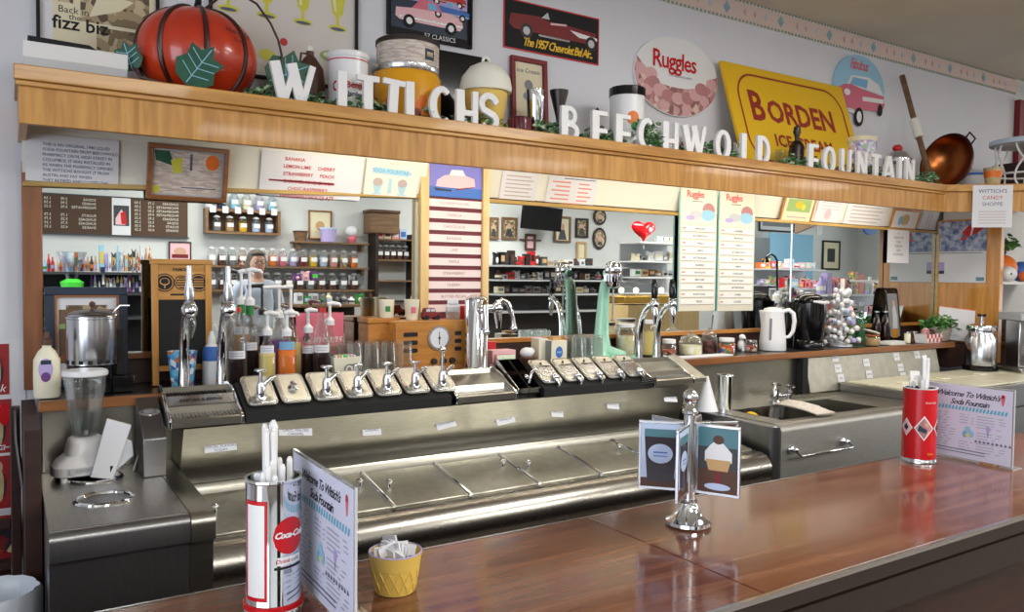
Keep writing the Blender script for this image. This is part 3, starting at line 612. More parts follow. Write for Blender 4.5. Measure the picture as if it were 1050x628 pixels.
def drip_tray(x0, x1, label, split=False, plate=0):
    t = thing('drip_tray', label, 'drip tray', (x0, 2.39, 1.056)); w_ = x1-x0
    prof = [(0, 0), (0, .022), (.006, .026), (.012, .022), (.016, .010), (.060, .020), (.075, .050), (.120, .068), (.165, .078), (.175, .095), (.182, .095), (.182, .045), (.12, .030), (.06, .0)]
    b = MB(); b.prism(prof, .008, w_-.008, 'steel', 'yz'); obj('pan', b, t)
    for xx in (0, w_-.008):
        b = MB(); b.prism([(-.002, -.002), (-.004, .022), (.010, .034), (.05, .048), (.10, .078), (.165, .102), (.184, .104), (.184, .04), (.10, .0)], xx, xx+.008, 'polished', 'yz'); obj('side_rail', b, t, bevel=.0015)
    b = MB(); n = int(w_/.011)
    for i in range(n):
        xx = .014+(w_-.028)*i/(n-1); b.tube([(xx, .016, .024), (xx, .058, .032)], .0022, 'silver', 6)
    b.tube([(.01, .016, .022), (w_-.01, .016, .022)], .003, 'polished', 6); obj('grill', b, t)
    if split:
        b = MB(); b.T = Matrix.Translation((w_/2, .085, .058)) @ Matrix.Rotation(math.radians(-62), 4, 'X')
        b.T = Matrix.Translation((w_/2, .078, .0575)) @ Matrix.Rotation(math.radians(-50), 4, 'X')
        b.box(-w_/2+.010, w_/2-.010, -.002, .002, -.008, .030, 'silver'); b.text('BASTIAN BLESSING', .014, 0, .010, 'text_black', y=-.0028, bold=.0004); obj('name_plate', b, t, label='metal name plate with black capitals')
        b = MB()
        for i in range(int(w_/.009)):
            xx = .02+i*.009
            if xx < w_-.018: b.box(xx, xx+.004, .125, .158, .0715, .082, 'gunmetal')
        obj('vent_slots', b, t)
    if plate:
        b = MB(); b.prism([(-.002, .0), (-.004, .022), (.165, .098), (.184, .10), (.184, .04)], w_+.001, w_+plate, 'steel_lid', 'yz'); obj('end_plate', b, t, bevel=.002)
    return t
drip_tray(.378, .586, 'slotted steel drip tray under the pair of left draft arms', True)
drip_tray(1.300, 1.552, 'open steel drip tray under the round chrome tower')
drip_tray(2.215, 2.440, 'steel drip tray under the pair of right draft arms', plate=.07)

def draft_arm(x, h, label, black=True, y=2.586):
    t = thing('draft_arm', label, 'draft arm', (x, y, 1.1345))
    obj('arm', MB().lathe([(.022, .0), (.022, .006), (.017, .012)], (0, 0, 0), 'chrome', 18).tube([(0, 0, .008), (0, -.001, .06), (0, -.004, .13), (0, -.014, .18), (0, -.036, .222), (0, -.062, .244), (0, -.085, .252)], [.0185, .0165, .0145, .0135, .013, .0125, .012], 'polished', 16), t)
    obj('faucet', MB().sph((0, -.092, .252), (.024, .024, .026) if not black else (.019, .019, .02), 'chrome', 16, 10).tube([(0, -.092, .244), (0, -.096, .215), (0, -.097, .196), (0, -.097, .170)], [.013, .019, .015, .007] if not black else [.012, .014, .011, .006], 'glass' if not black else 'chrome', 12).lathe([(.014, 0), (.017, .005), (.014, .010)], (0, -.092, .268), 'chrome', 16), t)
    m_ = 'gloss_black' if black else 'silver'
    obj('handle', MB().tube([(0, -.092, .272), (0, -.092, .30), (0, -.090, .34), (0, -.088, .385 if not black else .36)], [.010, .015 if black else .016, .013 if black else .009, .008 if black else .007], m_, 12), t, label='black tapered handle' if black else 'slim metal handle')
    return t
draft_arm(.454, 1, 'chrome draft arm, the left one above the slotted drip tray', False)
draft_arm(.566, 1, 'chrome draft arm nearest the syrup bottles, above the slotted drip tray', False)
draft_arm(2.303, 1, 'chrome draft arm with black handle, next to the mint mixer')
draft_arm(2.405, 1, 'chrome draft arm with black handle, nearest the covered jars')

# chrome tower with side faucets
t = thing('dispenser_tower', 'round chrome dispensing tower with lever faucets above the middle drip tray', 'dispenser', (1.512, 2.625, 1.132))
obj('column', MB().lathe([(.060, .0), (.060, .008), (.048, .014), (.044, .02), (.044, .27), (.040, .283), (.024, .293), (.0001, .296)], (0, 0, 0), 'polished', 32), t)
def faucet(dx, dy, z, L):
    e = Vector((dx, dy, 0)).normalized()
    def q(d, h): return tuple(e*d + Vector((0, 0, z+h)))
    b = MB().tube([q(.035, 0), q(.035+L*.5, .002)], [.016, .014], 'chrome', 12).sph(q(.035+L*.5, .004), .024, 'chrome', 14, 8).tube([q(.035+L*.5, .02), q(.035+L*.5, .034)], [.012, .007], 'chrome', 10)
    b.tube([q(.035+L*.5, 0), q(.038+L*.5, -.035), q(.040+L*.5, -.075)], [.018, .016, .010], 'chrome', 12).tube([q(.035+L*.5, .010), q(.035+L*.7, .034), q(.035+L*.95, .020), q(.035+L*1.15, -.03), q(.035+L*1.2, -.07)], [.010, .013, .012, .009, .011], 'chrome', 10)
    b.sph(q(.035+L*1.2, -.076), .015, 'chrome', 10, 8); return b
obj('faucet', faucet(-.1, -1, .235, .045), t); obj('faucet', faucet(1, -.30, .240, .095), t)

# labels stuck on the fascia
nrm = math.atan2(2.462-2.40, 1.054-.905)
for i, (u, v, txt, ww, sk) in enumerate(((226, 457, 'SPECIAL FLAVORS\nTODAY', .092, 0), (303, 441, 'CHOC. MALTED\nCARAMEL', .105, .1), (381, 441, 'CHERRY', .065, .05), (457, 434, 'STRAWBERRY', .075, -.12), (518, 430, 'VANILLA', .078, -.1), (571, 423, 'LEMON', .055, .12), (628, 415, 'MARSHMALLOW', .062, .14), (687, 408, 'HOT FUDGE', .074, .1))):
    d = ray(u, v); n = Vector((0, -.9233, -.3842)); n = Vector((0, -(1.054-.905), -(2.462-2.40))).normalized(); p0_ = Vector((0, 2.40, 1.054)); k = (p0_-CAM).dot(n)/d.dot(n); P = CAM+d*k
    b = MB(); b.box(-ww/2, ww/2, -.0012, .0, -.018, .018, 'label_paper'); b.text(txt, .0115 if '\n' in txt else .0135, 0, -.0075 if '\n' in txt else 0, 'text_gray', y=-.0018)
    o = single('paper_label', b, ['white paper label furthest left on the steel front', 'wide two-line paper label behind the chrome straw can', 'small paper label behind the left menu card', 'tilted paper label left of the middle drip tray', 'paper label below the middle drip tray', 'paper label left of the right ladle jars, tilted upwards', 'paper label below the middle ladle jars, tilted upwards', 'paper label below the right drip tray'][i], 'label', 'paper labels on the fountain front', loc=P+n*.0012, rot=(-nrm, sk, 0))

# ================================================================== SINK
t = thing('bar_sink', 'stainless two-basin bar sink right of the dip cabinet', 'sink', (0, 0, 0))
SX0, SX1, SY0, SY1, SZ = 2.535, 3.64, 2.050, 2.598, .92
b = MB(); b.prism([(SY0+.02, .02), (SY0+.02, .50), (SY0, .505)] + arc(SY0+.03, SZ-.03, .03, 180, 90, 5) + [(SY0+.045, SZ), (SY0+.045, .02)], SX0+.045, SX1, 'steel_apron', 'yz'); obj('apron', b, t)
b = MB(); pl = [(SX0+.044, SY0+.001)] + arc(SX0+.03, SY0+.03, .03, 270, 180, 5) + [(SX0, SY1), (SX0+.044, SY1)]; b.prism(pl, .02, SZ-.001, 'steel_front', 'xy'); obj('rounded_end', b, t, bevel=.006)
# basins: a top deck with two openings
A = (2.68, 2.97, 2.13, 2.40); B = (3.03, 3.35, 2.13, 2.40)
b = MB(); z0, z1 = SZ-.004, SZ
b.box(SX0+.045, A[0], SY0+.046, SY1, z0, z1, 'steel').box(A[1], B[0], SY0+.046, SY1, z0, z1, 'steel').box(B[1], SX1, SY0+.046, SY1, z0, z1, 'steel')
for Q in (A, B): b.box(Q[0], Q[1], SY0+.046, Q[2], z0, z1, 'steel').box(Q[0], Q[1], Q[3], SY1, z0, z1, 'steel')
obj('deck', b, t)
for Q in (A, B):
    b = MB().box(Q[0]-.003, Q[0], Q[2], Q[3], SZ-.18, SZ-.004, 'steel').box(Q[1], Q[1]+.003, Q[2], Q[3], SZ-.18, SZ-.004, 'steel').box(Q[0], Q[1], Q[2]-.003, Q[2], SZ-.18, SZ-.004, 'steel').box(Q[0], Q[1], Q[3], Q[3]+.003, SZ-.18, SZ-.004, 'steel').box(Q[0], Q[1], Q[2], Q[3], SZ-.184, SZ-.18, 'steel_dark')
    obj('basin', b, t)
b = MB()
for i in range(9): b.tube([(3.16+i*.036, 2.43, SZ+.003), (3.16+i*.036, 2.53, SZ+.005)], .004, 'steel_lid', 6)
b.box(3.14, 3.48, 2.425, 2.535, SZ+.0002, SZ+.0025, 'steel_lid'); obj('drainboard', b, t)
h0 = at(815, 463, 2.03); h1 = at(868, 452, 2.03); HY = 2.048
b = MB()
for q in (h0, h1): b.lathe([(.0001, HY-.016), (.010, HY-.015), (.019, HY-.006), (.020, HY)], (q.x, 0, h0.z+.004), 'chrome', 20, 'y'); b.sph((q.x, HY-.022, h0.z+.004), .012, 'chrome', 12, 8)
zz = h0.z-.018
b.tube([(h0.x, HY-.024, h0.z), (h0.x+.012, HY-.04, zz), (h1.x+.012, HY-.04, zz), (h1.x+.006, HY-.026, h0.z)], .0055, 'chrome', 10); obj('towel_rail', b, t, label='chrome towel rail on the sink front')
fx, fy = 3.03, 2.45
t = thing('faucet', 'chrome two-handle tap behind the sink basins', 'faucet', (fx, fy, SZ))
obj('body', MB().lathe([(.028, 0), (.028, .006), (.018, .012), (.017, .05), (.02, .062), (.012, .07)], (0, 0, 0), 'chrome', 18).tube([(-.02, 0, .03), (.10, 0, .03)], .013, 'chrome', 12).lathe([(.024, 0), (.024, .006), (.014, .010), (.014, .05)], (.10, 0, 0), 'chrome', 16), t)
obj('spout', MB().tube([(0, 0, .06), (-.015, -.015, .082), (-.06, -.05, .092), (-.11, -.09, .086), (-.125, -.10, .074), (-.127, -.102, .055)], .0085, 'polished', 10), t)
for dx in (.0, .10): obj('tap_handle', MB().lathe([(.008, 0), (.008, .012), (.020, .015), (.021, .024), (.012, .028)], (dx, 0, .05 if dx else .066), 'chrome', 12).cbox((dx+.012, -.01, .066 if dx else .082), (.03, .008, .006), 'chrome'), t)
# cloth over the basin divider
b = MB(); n = 12; vs = []; fs = []
prof = [(2.085, .006), (2.11, .008), (2.13, .010), (2.16, .014), (2.24, .020), (2.30, .018), (2.34, .006), (2.35, -.03), (2.355, -.06)]
b = MB()
for off in (0, .004):
    for i in range(n+1):
        x = 2.85+.13*i/n
        for j, (y, z) in enumerate(prof): vs.append((x+.02*(j/8)+.004*sn(i*1.3+j), y+.004*sn(i*1.9), SZ+.004+z*(1+.12*sn(i*.9+j*.5))+off+(.015*sn(PI*i/n) if 2 < j < 6 else 0)))
m_ = len(prof)
for L in range(2):
    for i in range(n):
        for j in range(m_-1):
            a = L*(n+1)*m_+i*m_+j; q = (a, a+1, a+m_+1, a+m_); fs.append(q if L else q[::-1])
single('dish_cloth', b.add(vs, fs, 'towel'), 'pale folded cloth draped over the sink divider', 'cloth')
t = thing('scrub_brush', 'yellow and black scrub brush in the left sink basin', 'brush', (2.76, 2.33, SZ-.055), rot=(0, math.radians(-50), .3))
obj('head', MB().sph((0, 0, .055), (.020, .03, .028), 'yellow', 14, 8), t); obj('grip', MB().tube([(0, 0, .03), (0, 0, -.04)], [.012, .010], 'gloss_black', 10), t); obj('bristles', MB().box(.016, .030, -.022, .022, .035, .075, 'matte_black'), t)
q = atz(727, 421, .90)
t = single('paper_cone_stack', MB().lathe([(.050, .0), (.049, .003), (.006, .150), (.003, .152), (.0001, .152)], (0, 0, 0), 'plastic_white', 28), 'stack of white paper cone cups standing upside down by the sink', 'paper cups', loc=(2.575, 2.445, SZ+.0002))
single('mixing_cup', MB().lathe([(.028, .0), (.028, .004), (.037, .150), (.039, .153), (.0385, .155), (.035, .153), (.026, .01), (.0001, .01)], (0, 0, 0), 'polished', 28), 'tall polished steel mixing cup next to the white cone', 'cup', loc=(2.665, 2.425, SZ+.0002))

# ================================================================== FREEZER AND RIGHT END
t = thing('ice_cream_freezer', 'ice cream freezer with cream lids and a leaning steel back, right of the sink', 'freezer', (0, 0, 0))
FZ = .965; FX = 3.652
obj('body', MB().box(FX, 6.2, 2.05, 2.540, .02, FZ-.012, 'steel_front').box(FX, 6.2, 2.046, 2.05, .84, .85, 'gunmetal'), t)
obj('rim', MB().box(FX-.002, 6.2, 2.044, 2.075, FZ-.012, FZ+.002, 'steel').box(FX, 6.2, 2.52, 2.540, FZ-.012, FZ+.002, 'steel').box(FX-.002, FX+.02, 2.075, 2.52, FZ-.012, FZ+.002, 'steel'), t, bevel=.002)
mat('lid_cream', (226, 222, 196), .4)
for x0 in (FX+.022, FX+.40, FX+.78, FX+1.16, FX+1.54, FX+1.92):
    l = obj('lid', MB().box(x0, x0+.366, 2.078, 2.32, FZ-.010, FZ+.008, 'lid_cream').box(x0, x0+.366, 2.326, 2.516, FZ-.010, FZ+.008, 'lid_cream'), t, bevel=.003); 
    obj('handle', MB().box(x0+.15, x0+.21, 2.30, 2.345, FZ+.0085, FZ+.016, 'plastic_cream'), l, bevel=.002)
b = MB(); b.prism([(2.545, .925), (2.553, .923), (2.592, 1.094), (2.584, 1.098)], 3.42, 4.62, 'steel_panel', 'yz')
bp = single('leaning_back_panel', b, 'steel panel leaning under the ledge with rows of flavour tags', 'panel', bevel=.001)
single('gap_shade', MB().box(3.375, 3.415, 2.56, 2.598, .923, 1.10, 'matte_black'), 'narrow black strip standing in for the dark gap left of the leaning steel panel', 'strip')  # shade of an open gap, built as a matte black box
for i, (u, v) in enumerate(((856, 367), (859, 378), (862, 388), (888, 372), (891, 384), (919, 366), (923, 377), (926, 386), (940, 364))):
    d = ray(u, v); a_ = math.atan2(1.098-.925, 2.584-2.545); n = Vector((0, -sn(a_), cs(a_))); P0_ = Vector((0, 2.545, .925)); k = (P0_-CAM).dot(n)/d.dot(n); P = CAM+d*k
    b = MB().box(-.027, .027, -.001, 0, -.021, .021, 'label_paper'); b.text(['PECAN', 'MINT', 'LIME', 'CHOC', 'MAPLE', 'RUM', 'PEACH', 'FUDGE', 'BERRY'][i], .013, 0, 0, 'text_gray', y=-.0014)
    single('flavour_tag', b, 'small white flavour tag on the leaning steel panel, ' + ['top of the left column', 'middle of the left column', 'bottom of the left column', 'upper of the middle pair', 'lower of the middle pair', 'top of the right column', 'middle of the right column', 'bottom of the right column', 'last one at the right end'][i], 'tag', 'flavour tags', loc=P+n*.0012, rot=(-(PI/2-a_), 0, 0))
b = MB(); b.prism([(-.02, 0), (.02, 0), (.004, .05), (-.004, .05)], -.026, .026, 'paper', 'yz'); 
q = Vector((4.02, 2.36, FZ+.009)); single('tent_card', b.text('LIFT\nHERE', .012, 0, .016, 'text_gray', y=-.0215), 'small folded white card on the freezer lids', 'card', loc=q, rot=(0, 0, -.5))
# ================================================================== THINGS ON THE LEDGE
LZ = 1.1345
def X(u, Y, v=360): return at(u, v, Y).x
def Z(v, u, Y): return at(u, v, Y).z
def ledge(name, mb, label, cat, u, Y, group=None, rz=0, z=LZ, **k): return single(name, mb, label, cat, group, loc=(X(u, Y), Y, z), rot=(0, 0, rz), **k)
def ething(name, label, cat, u, Y, group=None, rz=0, z=LZ): return thing(name, label, cat, (X(u, Y), Y, z), rz, group)

# hand soap bottle
t = ething('soap_bottle', 'white pump-less soap bottle with a purple label at the left end of the ledge', 'bottle', 48, 2.63); t['label'] = 'cream soap bottle with a purple label at the left end of the ledge'
obj('bottle', MB().lathe([(.030, 0), (.034, .006), (.035, .06), (.034, .11), (.022, .135), (.012, .145), (.012, .152)], (0, 0, 0), 'plastic_cream', 24, sy=.62), t)
obj('cap', MB().lathe([(.014, .152), (.014, .168), (.009, .172), (.007, .190), (.0001, .191)], (0, 0, 0), 'brown', 16), t)
b = MB(); b.flat(ell(-.004, .085, .018, .030), 'lilac', y=-.0226).flat(ell(-.004, .062, .012, .014), 'purple', y=-.0230).flat(rect(-.016, .010, .098, .110), 'navy', y=-.0230); obj('label_print', b, t)
# framed print leaning on the mirror
def framed(name, label, w_, h, fw, m_frame, m_mat, m_pic, loc, rot, inner=.12, cat='picture', group=None, depth=.018, liner=None, draw=None):
    t = thing(name, label, cat, loc, group=group, rot=rot)
    b = MB().box(-w_/2, w_/2, -depth, 0, 0, fw, m_frame).box(-w_/2, w_/2, -depth, 0, h-fw, h, m_frame).box(-w_/2, -w_/2+fw, -depth, 0, fw, h-fw, m_frame).box(w_/2-fw, w_/2, -depth, 0, fw, h-fw, m_frame)
    obj('frame', b, t, bevel=min(.002, fw*.2))
    if liner: b = MB().box(-w_/2+fw, w_/2-fw, -depth*.8, -.002, fw, fw*1.3, liner).box(-w_/2+fw, w_/2-fw, -depth*.8, -.002, h-fw*1.3, h-fw, liner).box(-w_/2+fw, -w_/2+fw*1.3, -depth*.8, -.002, fw*1.3, h-fw*1.3, liner).box(w_/2-fw*1.3, w_/2-fw, -depth*.8, -.002, fw*1.3, h-fw*1.3, liner); obj('liner', b, t)
    b = MB().box(-w_/2+fw, w_/2-fw, -.004, -.001, fw, h-fw, m_mat)
    mw = inner*min(w_, h)
    if m_pic: b.flat(rect(-w_/2+fw+mw, w_/2-fw-mw, fw+mw, h-fw-mw), m_pic, y=-.0046)
    if draw: draw(b)
    obj('print', b, t); return t
x0, x1 = X(47, 2.835), X(131, 2.835); hh = Z(295, 90, 2.835)-LZ
def drw(b): b.flat(rect(-.078, .078, .075, hh-.070), 'shelf_wood', y=-.005).flat(rect(-.078, .078, hh-.13, hh-.115), 'leafy', y=-.0052).flat(rect(-.06, -.03, .09, hh-.08), 'brown', y=-.0054).flat([(-.01, .1), (.07, .1), (.05, hh-.14)], 'gray', y=-.0056)
framed('framed_print', 'large framed print with navy frame and white mat behind the steel canister', x1-x0, hh, .024, 'navy', 'paper', 'sepia', ((x0+x1)/2, 2.846, LZ), (-.02, 0, 0), inner=.14, liner='trim_long', draw=drw)
# steel warmer canister
t = ething('warmer_canister', 'round stainless canister with a lid on a black base, left end of the ledge', 'canister', 95, 2.69)
obj('base', MB().lathe([(.062, 0), (.066, .01), (.066, .086)], (0, 0, 0), 'gloss_black', 32).box(.05, .11, -.045, .04, .0, .05, 'gloss_black').box(.06, .085, -.02, .02, .05, .19, 'matte_black'), t, bevel=.003)
b = MB().lathe([(.071, .087), (.071, .102), (.0715, .104), (.0715, .222), (.074, .224), (.074, .230), (.068, .231)], (0, 0, 0), 'silver', 40); obj('pot', b, t)
b = MB()
for i in range(18): a = 2*PI*i/18; b.T = Matrix.Rotation(a, 4, 'Z'); b.box(.0712, .0716, -.006, .006, .090, .101, 'matte_black')
obj('vent_slots', b, t)
obj('lid', MB().lathe([(.073, .231), (.070, .236), (.045, .246), (.0001, .250)], (0, 0, 0), 'silver', 36).tube([(.0, 0, .249), (0, 0, .262)], .005, 'brown', 8).sph((0, 0, .266), .009, 'brown', 10, 8).tube([(.055, 0, .24), (.075, -.01, .262), (.10, -.02, .262)], .0025, 'silver', 6), t, label='shallow steel lid with a brown knob')
# A-frame chalkboard
x0, x1 = X(156, 2.74, 300), X(218, 2.74, 300); hh = Z(268, 186, 2.74)-LZ; w_ = x1-x0
t = thing('chalkboard', 'small wooden-framed black chalkboard with three round emblems on its header', 'sign', ((x0+x1)/2, 2.755, LZ), rot=(-.03, 0, 0))
b = MB().box(-w_/2, -w_/2+.020, -.012, 0, 0, hh, 'oak').box(w_/2-.020, w_/2, -.012, 0, 0, hh, 'oak').box(-w_/2-.004, w_/2+.004, -.014, 0, hh-.010, hh+.006, 'oak_long').box(-w_/2+.02, w_/2-.02, -.010, 0, .045, .062, 'oak_long')
obj('frame', b, t, bevel=.0015)
b = MB().box(-w_/2+.02, w_/2-.02, -.006, -.001, hh-.125, hh-.010, 'oak_long')
for k, cx_ in enumerate((-.052, 0, .052)):
    zc = hh-.070; rr = .030 if k != 1 else .024
    b.flat(ell(cx_, zc, rr, rr), 'text_black', y=-.0064).flat(ell(cx_, zc, rr*.88, rr*.88), 'oak_long', y=-.0068).flat(ell(cx_, zc, rr*.78, rr*.78), 'text_black', y=-.0072)
    if k == 0: b.flat(ell(cx_, zc+.003, .015, .012), 'oak_long', y=-.0076).flat(ell(cx_, zc+.004, .012, .009), 'text_black', y=-.0080).flat(rect(cx_-.002, cx_+.002, zc-.018, zc), 'oak_long', y=-.0080)
    else:
        for j in range(4): b.flat(rect(cx_-.016, cx_+.016, zc-.014+j*.008, zc-.010+j*.008), 'oak_long', y=-.0076)
b.text('FAMOUS', .014, 0, hh-.028, 'text_black', y=-.0066, bold=.0005); b.flat(rect(-.035, .035, hh-.112, hh-.106), 'text_black', y=-.0066)
obj('header', b, t, label='pale wooden header with black emblems')
obj('board', MB().box(-w_/2+.02, w_/2-.02, -.006, -.001, .062, hh-.125, 'matte_black'), t)
obj('rear_leg', MB().box(-w_/2+.004, -w_/2+.018, .001, .010, 0, hh*.8, 'oak').box(w_/2-.018, w_/2-.004, .001, .010, 0, hh*.8, 'oak'), t)
# printed carton and white bottle behind the left arms
t = ething('printed_cup', 'flared paper cup with a blue and white picture behind the left draft arm', 'cup', 187, 2.655)
obj('cup', MB().lathe([(.030, 0), (.034, .02), (.044, .115), (.045, .117), (.042, .117), (.030, .01)], (0, 0, 0), 'abstract_blue', 24), t)
t = ething('cleaner_bottle', 'white squeeze bottle with a blue collar behind the second draft arm', 'bottle', 217, 2.69)
obj('bottle', MB().lathe([(.028, 0), (.029, .01), (.029, .10), (.022, .125), (.012, .135)], (0, 0, 0), 'plastic_white', 20), t); obj('collar', MB().lathe([(.030, .08), (.030, .105), (.023, .126)], (0, 0, 0), 'blue', 20), t); obj('cap', MB().lathe([(.013, .135), (.011, .155), (.004, .175)], (0, 0, 0), 'plastic_white', 14), t)

# syrup bottles
def bottle(u, Y, h, r, label, pump=0, fill='syrup', fh=.45, neckmat='glass', cap=None, tag_='paper', ph=.05, group=None, collar=None, bar=.035, wall='glass'):
    t = ething('syrup_bottle', label, 'bottle', u, Y, group)
    nr = .011
    obj('bottle', MB().lathe([(r*.9, 0), (r, .006), (r, h*.55), (r*.8, h*.66), (nr*1.3, h*.84), (nr, h*.9), (nr, h)], (0, 0, 0), wall, 22), t)
    obj('syrup', MB().lathe([(r*.86, .004), (r*.95, .01), (r*.95, h*fh)], (0, 0, 0), fill, 22), t)
    if tag_:
        fd = CAMDIR(X(u, Y), Y); fn = lambda x, z: ((r+.0012)*cs(fd+x/r), (r+.0012)*sn(fd+x/r), z)
        b = MB(); wpatch(b, -r*.85, r*.85, h*fh, h*fh+.026, tag_, fn, 8); 
        for j in range(2): wpatch(b, -r*.6, r*.6, h*fh+.008+j*.008, h*fh+.010+j*.008, 'text_soft', lambda x, z: ((r+.0018)*cs(fd+x/r), (r+.0018)*sn(fd+x/r), z), 4)
        obj('paper_tag', b, t)
    if collar: obj('neck_label', MB().lathe([(nr+.002, h*.86), (nr+.002, h*1.02)], (0, 0, 0), collar, 16), t)
    if pump:
        p = obj('pump', MB().lathe([(.017, h-.004), (.017, h+.014), (.009, h+.022), (.006, h+.026)], (0, 0, 0), 'plastic_white', 16).cyl((0, 0, h+.024), .0055, ph, 'plastic_white', 12), t)
        z = h+.024+ph; obj('spout', MB().tube([(-.010, 0, z+.002), (.006, 0, z+.006), (bar, -.004, z+.002), (bar+.004, -.005, z-.006)], [.007, .009, .006, .005], 'plastic_white', 10), p)
    if cap: obj('cap', MB().cyl((0, 0, h-.008), nr+.003, .016, cap, 14), t)
    return t
bottle(243, 2.645, .245, .032, 'clear syrup bottle with a pink top, half full of dark syrup, leftmost of the bottles', cap='red', fh=.36)
bottle(256, 2.690, .262, .030, 'tall dark syrup bottle with green neck label, right of the pink-topped bottle', 1, neckmat='amber', collar='green', fh=.42, ph=.085)
bottle(247.5, 2.770, .262, .030, 'tall bottle with a green neck label and white pump, just behind the pink-topped one', 1, fill='amber', collar='green', fh=.60, ph=.080)
bottle(274, 2.635, .165, .027, 'short squarish bottle of amber syrup with a white pump', 1, fill='honey', fh=.62, ph=.040, tag_='paper')
bottle(294, 2.640, .160, .031, 'bottle of orange-red syrup with a blue band and a white pump', 1, fill='orange', fh=.70, ph=.045, tag_='light_blue')
bottle(286, 2.760, .215, .036, 'taller pump bottle of yellow and purple syrup at the back, left one', 1, fill='purple', fh=.62, ph=.075, bar=-.055, tag_=None)
bottle(298, 2.800, .215, .036, 'taller pump bottle of yellow syrup at the back, right one', 1, fill='honey', fh=.55, ph=.075, bar=-.04, tag_=None)
bottle(316, 2.690, .165, .024, 'dark syrup bottle with a white pump, left of the pink-capped bottle', 1, fh=.55, ph=.045)
bottle(330, 2.650, .240, .031, 'clear syrup bottle with a red cap in front of the pink sign', cap='red', fh=.40)
bottle(338, 2.760, .185, .026, 'pump bottle right in front of the pink sign, behind the packet holder', 1, fill='syrup', fh=.4, ph=.045, tag_=None)
x0, x1 = X(304, 2.835, 340), X(353, 2.835, 340); z1 = Z(321, 328, 2.835)
b = MB().box(-(x1-x0)/2, (x1-x0)/2, -.004, 0, 0, z1-LZ, 'pink'); b.text('Sundaes', .045, .01, .125, 'letter_white', y=-.0046, shear=.35).flat([(-.065, .13), (-.05, .155), (-.04, .13), (-.06, .105)], 'text_black', y=-.0046).flat(rect(-.04, .06, .088, .092), 'letter_white', y=-.0046)
single('pink_sign', b, 'pink card sign with white script behind the syrup bottles', 'sign', loc=((x0+x1)/2, 2.845, LZ))
# packet holder
t = ething('packet_holder', 'small cream tub with a round grey emblem, holding sweetener packets', 'tub', 353, 2.632)
b = MB(); b.T = Matrix.Scale(1, 4); 
vs = []; 
def tub(b, w0, w1, d0, d1, h, m):
    for (a, c, z0, e, f_, z1) in ((w0, d0, 0, w1, d1, h),):
        v = [(-a, -c, z0), (a, -c, z0), (a, c, z0), (-a, c, z0), (-e, -f_, z1), (e, -f_, z1), (e, f_, z1), (-e, f_, z1), (-e+.003, -f_+.003, z1), (e-.003, -f_+.003, z1), (e-.003, f_-.003, z1), (-e+.003, f_-.003, z1), (-a+.004, -c+.004, .006), (a-.004, -c+.004, .006), (a-.004, c-.004, .006), (-a+.004, c-.004, .006)]
        b.add(v, [(0, 3, 2, 1), (0, 1, 5, 4), (1, 2, 6, 5), (2, 3, 7, 6), (3, 0, 4, 7), (4, 5, 9, 8), (5, 6, 10, 9), (6, 7, 11, 10), (7, 4, 8, 11), (9, 13, 12, 8), (10, 14, 13, 9), (11, 15, 14, 10), (8, 12, 15, 11), (12, 13, 14, 15)], m)
tub(b, .040, .050, .026, .032, .078, 'plastic_cream'); obj('tub', b, t, bevel=.001)
b = MB().flat(ell(.006, .04, .018, .018), 'gray', y=-.0305).flat(ell(.006, .04, .013, .013), 'plastic_cream', y=-.0309).flat(ell(.006, .04, .007, .007), 'gray', y=-.0313); obj('emblem', b, t, rot=(.076, 0, 0))
b = MB()
for i in range(7): b.box(-.038+i*.011, -.032+i*.011, -.02, .02, .02, .084, ['paper', 'yellow', 'paper', 'bright_green', 'paper', 'light_pink', 'paper'][i])
obj('packets', b, t)
# glasses upside down on a tray
single('glass_tray', MB().prism(rrect(-.135, .135, -.080, .075, .02, 4), 0, .010, 'plastic_white', 'xy'), 'white tray under the upside-down glasses', 'tray', loc=(X(385, 2.71), 2.70, LZ), bevel=.002)
def tumbler(loc, label, group, first=[None], sc=1):
    if first[0] is None:
        t = thing('drinking_glass', label, 'glass', loc, group=group)
        obj('glass', MB().lathe([(.030, 0), (.0315, .001), (.026, .105), (.024, .112), (.0001, .113)], (0, 0, 0), 'glass', 22).lathe([(.0285, .001), (.0235, .103), (.0001, .104)], (0, 0, 0), 'glass', 22), t)
        first[0] = t; t.scale = (sc,)*3; return t
    q = dup(first[0], loc, label=label, group=group, scale=sc); return q
for i in range(4): tumbler((X(385, 2.71)-.098+i*.065, 2.665, LZ+.0105), 'clear glass upside down on the white tray, front row, ' + ['by the packet holder', 'second from left', 'third from left', 'by the radio'][i], 'upside-down glasses on the tray')
for i in range(4): tumbler((X(385, 2.71)-.108+i*.065, 2.735, LZ+.0105), 'clear glass upside down on the white tray in the back row, ' + ['leftmost', 'second from left', 'third from left', 'rightmost'][i], 'upside-down glasses on the tray')
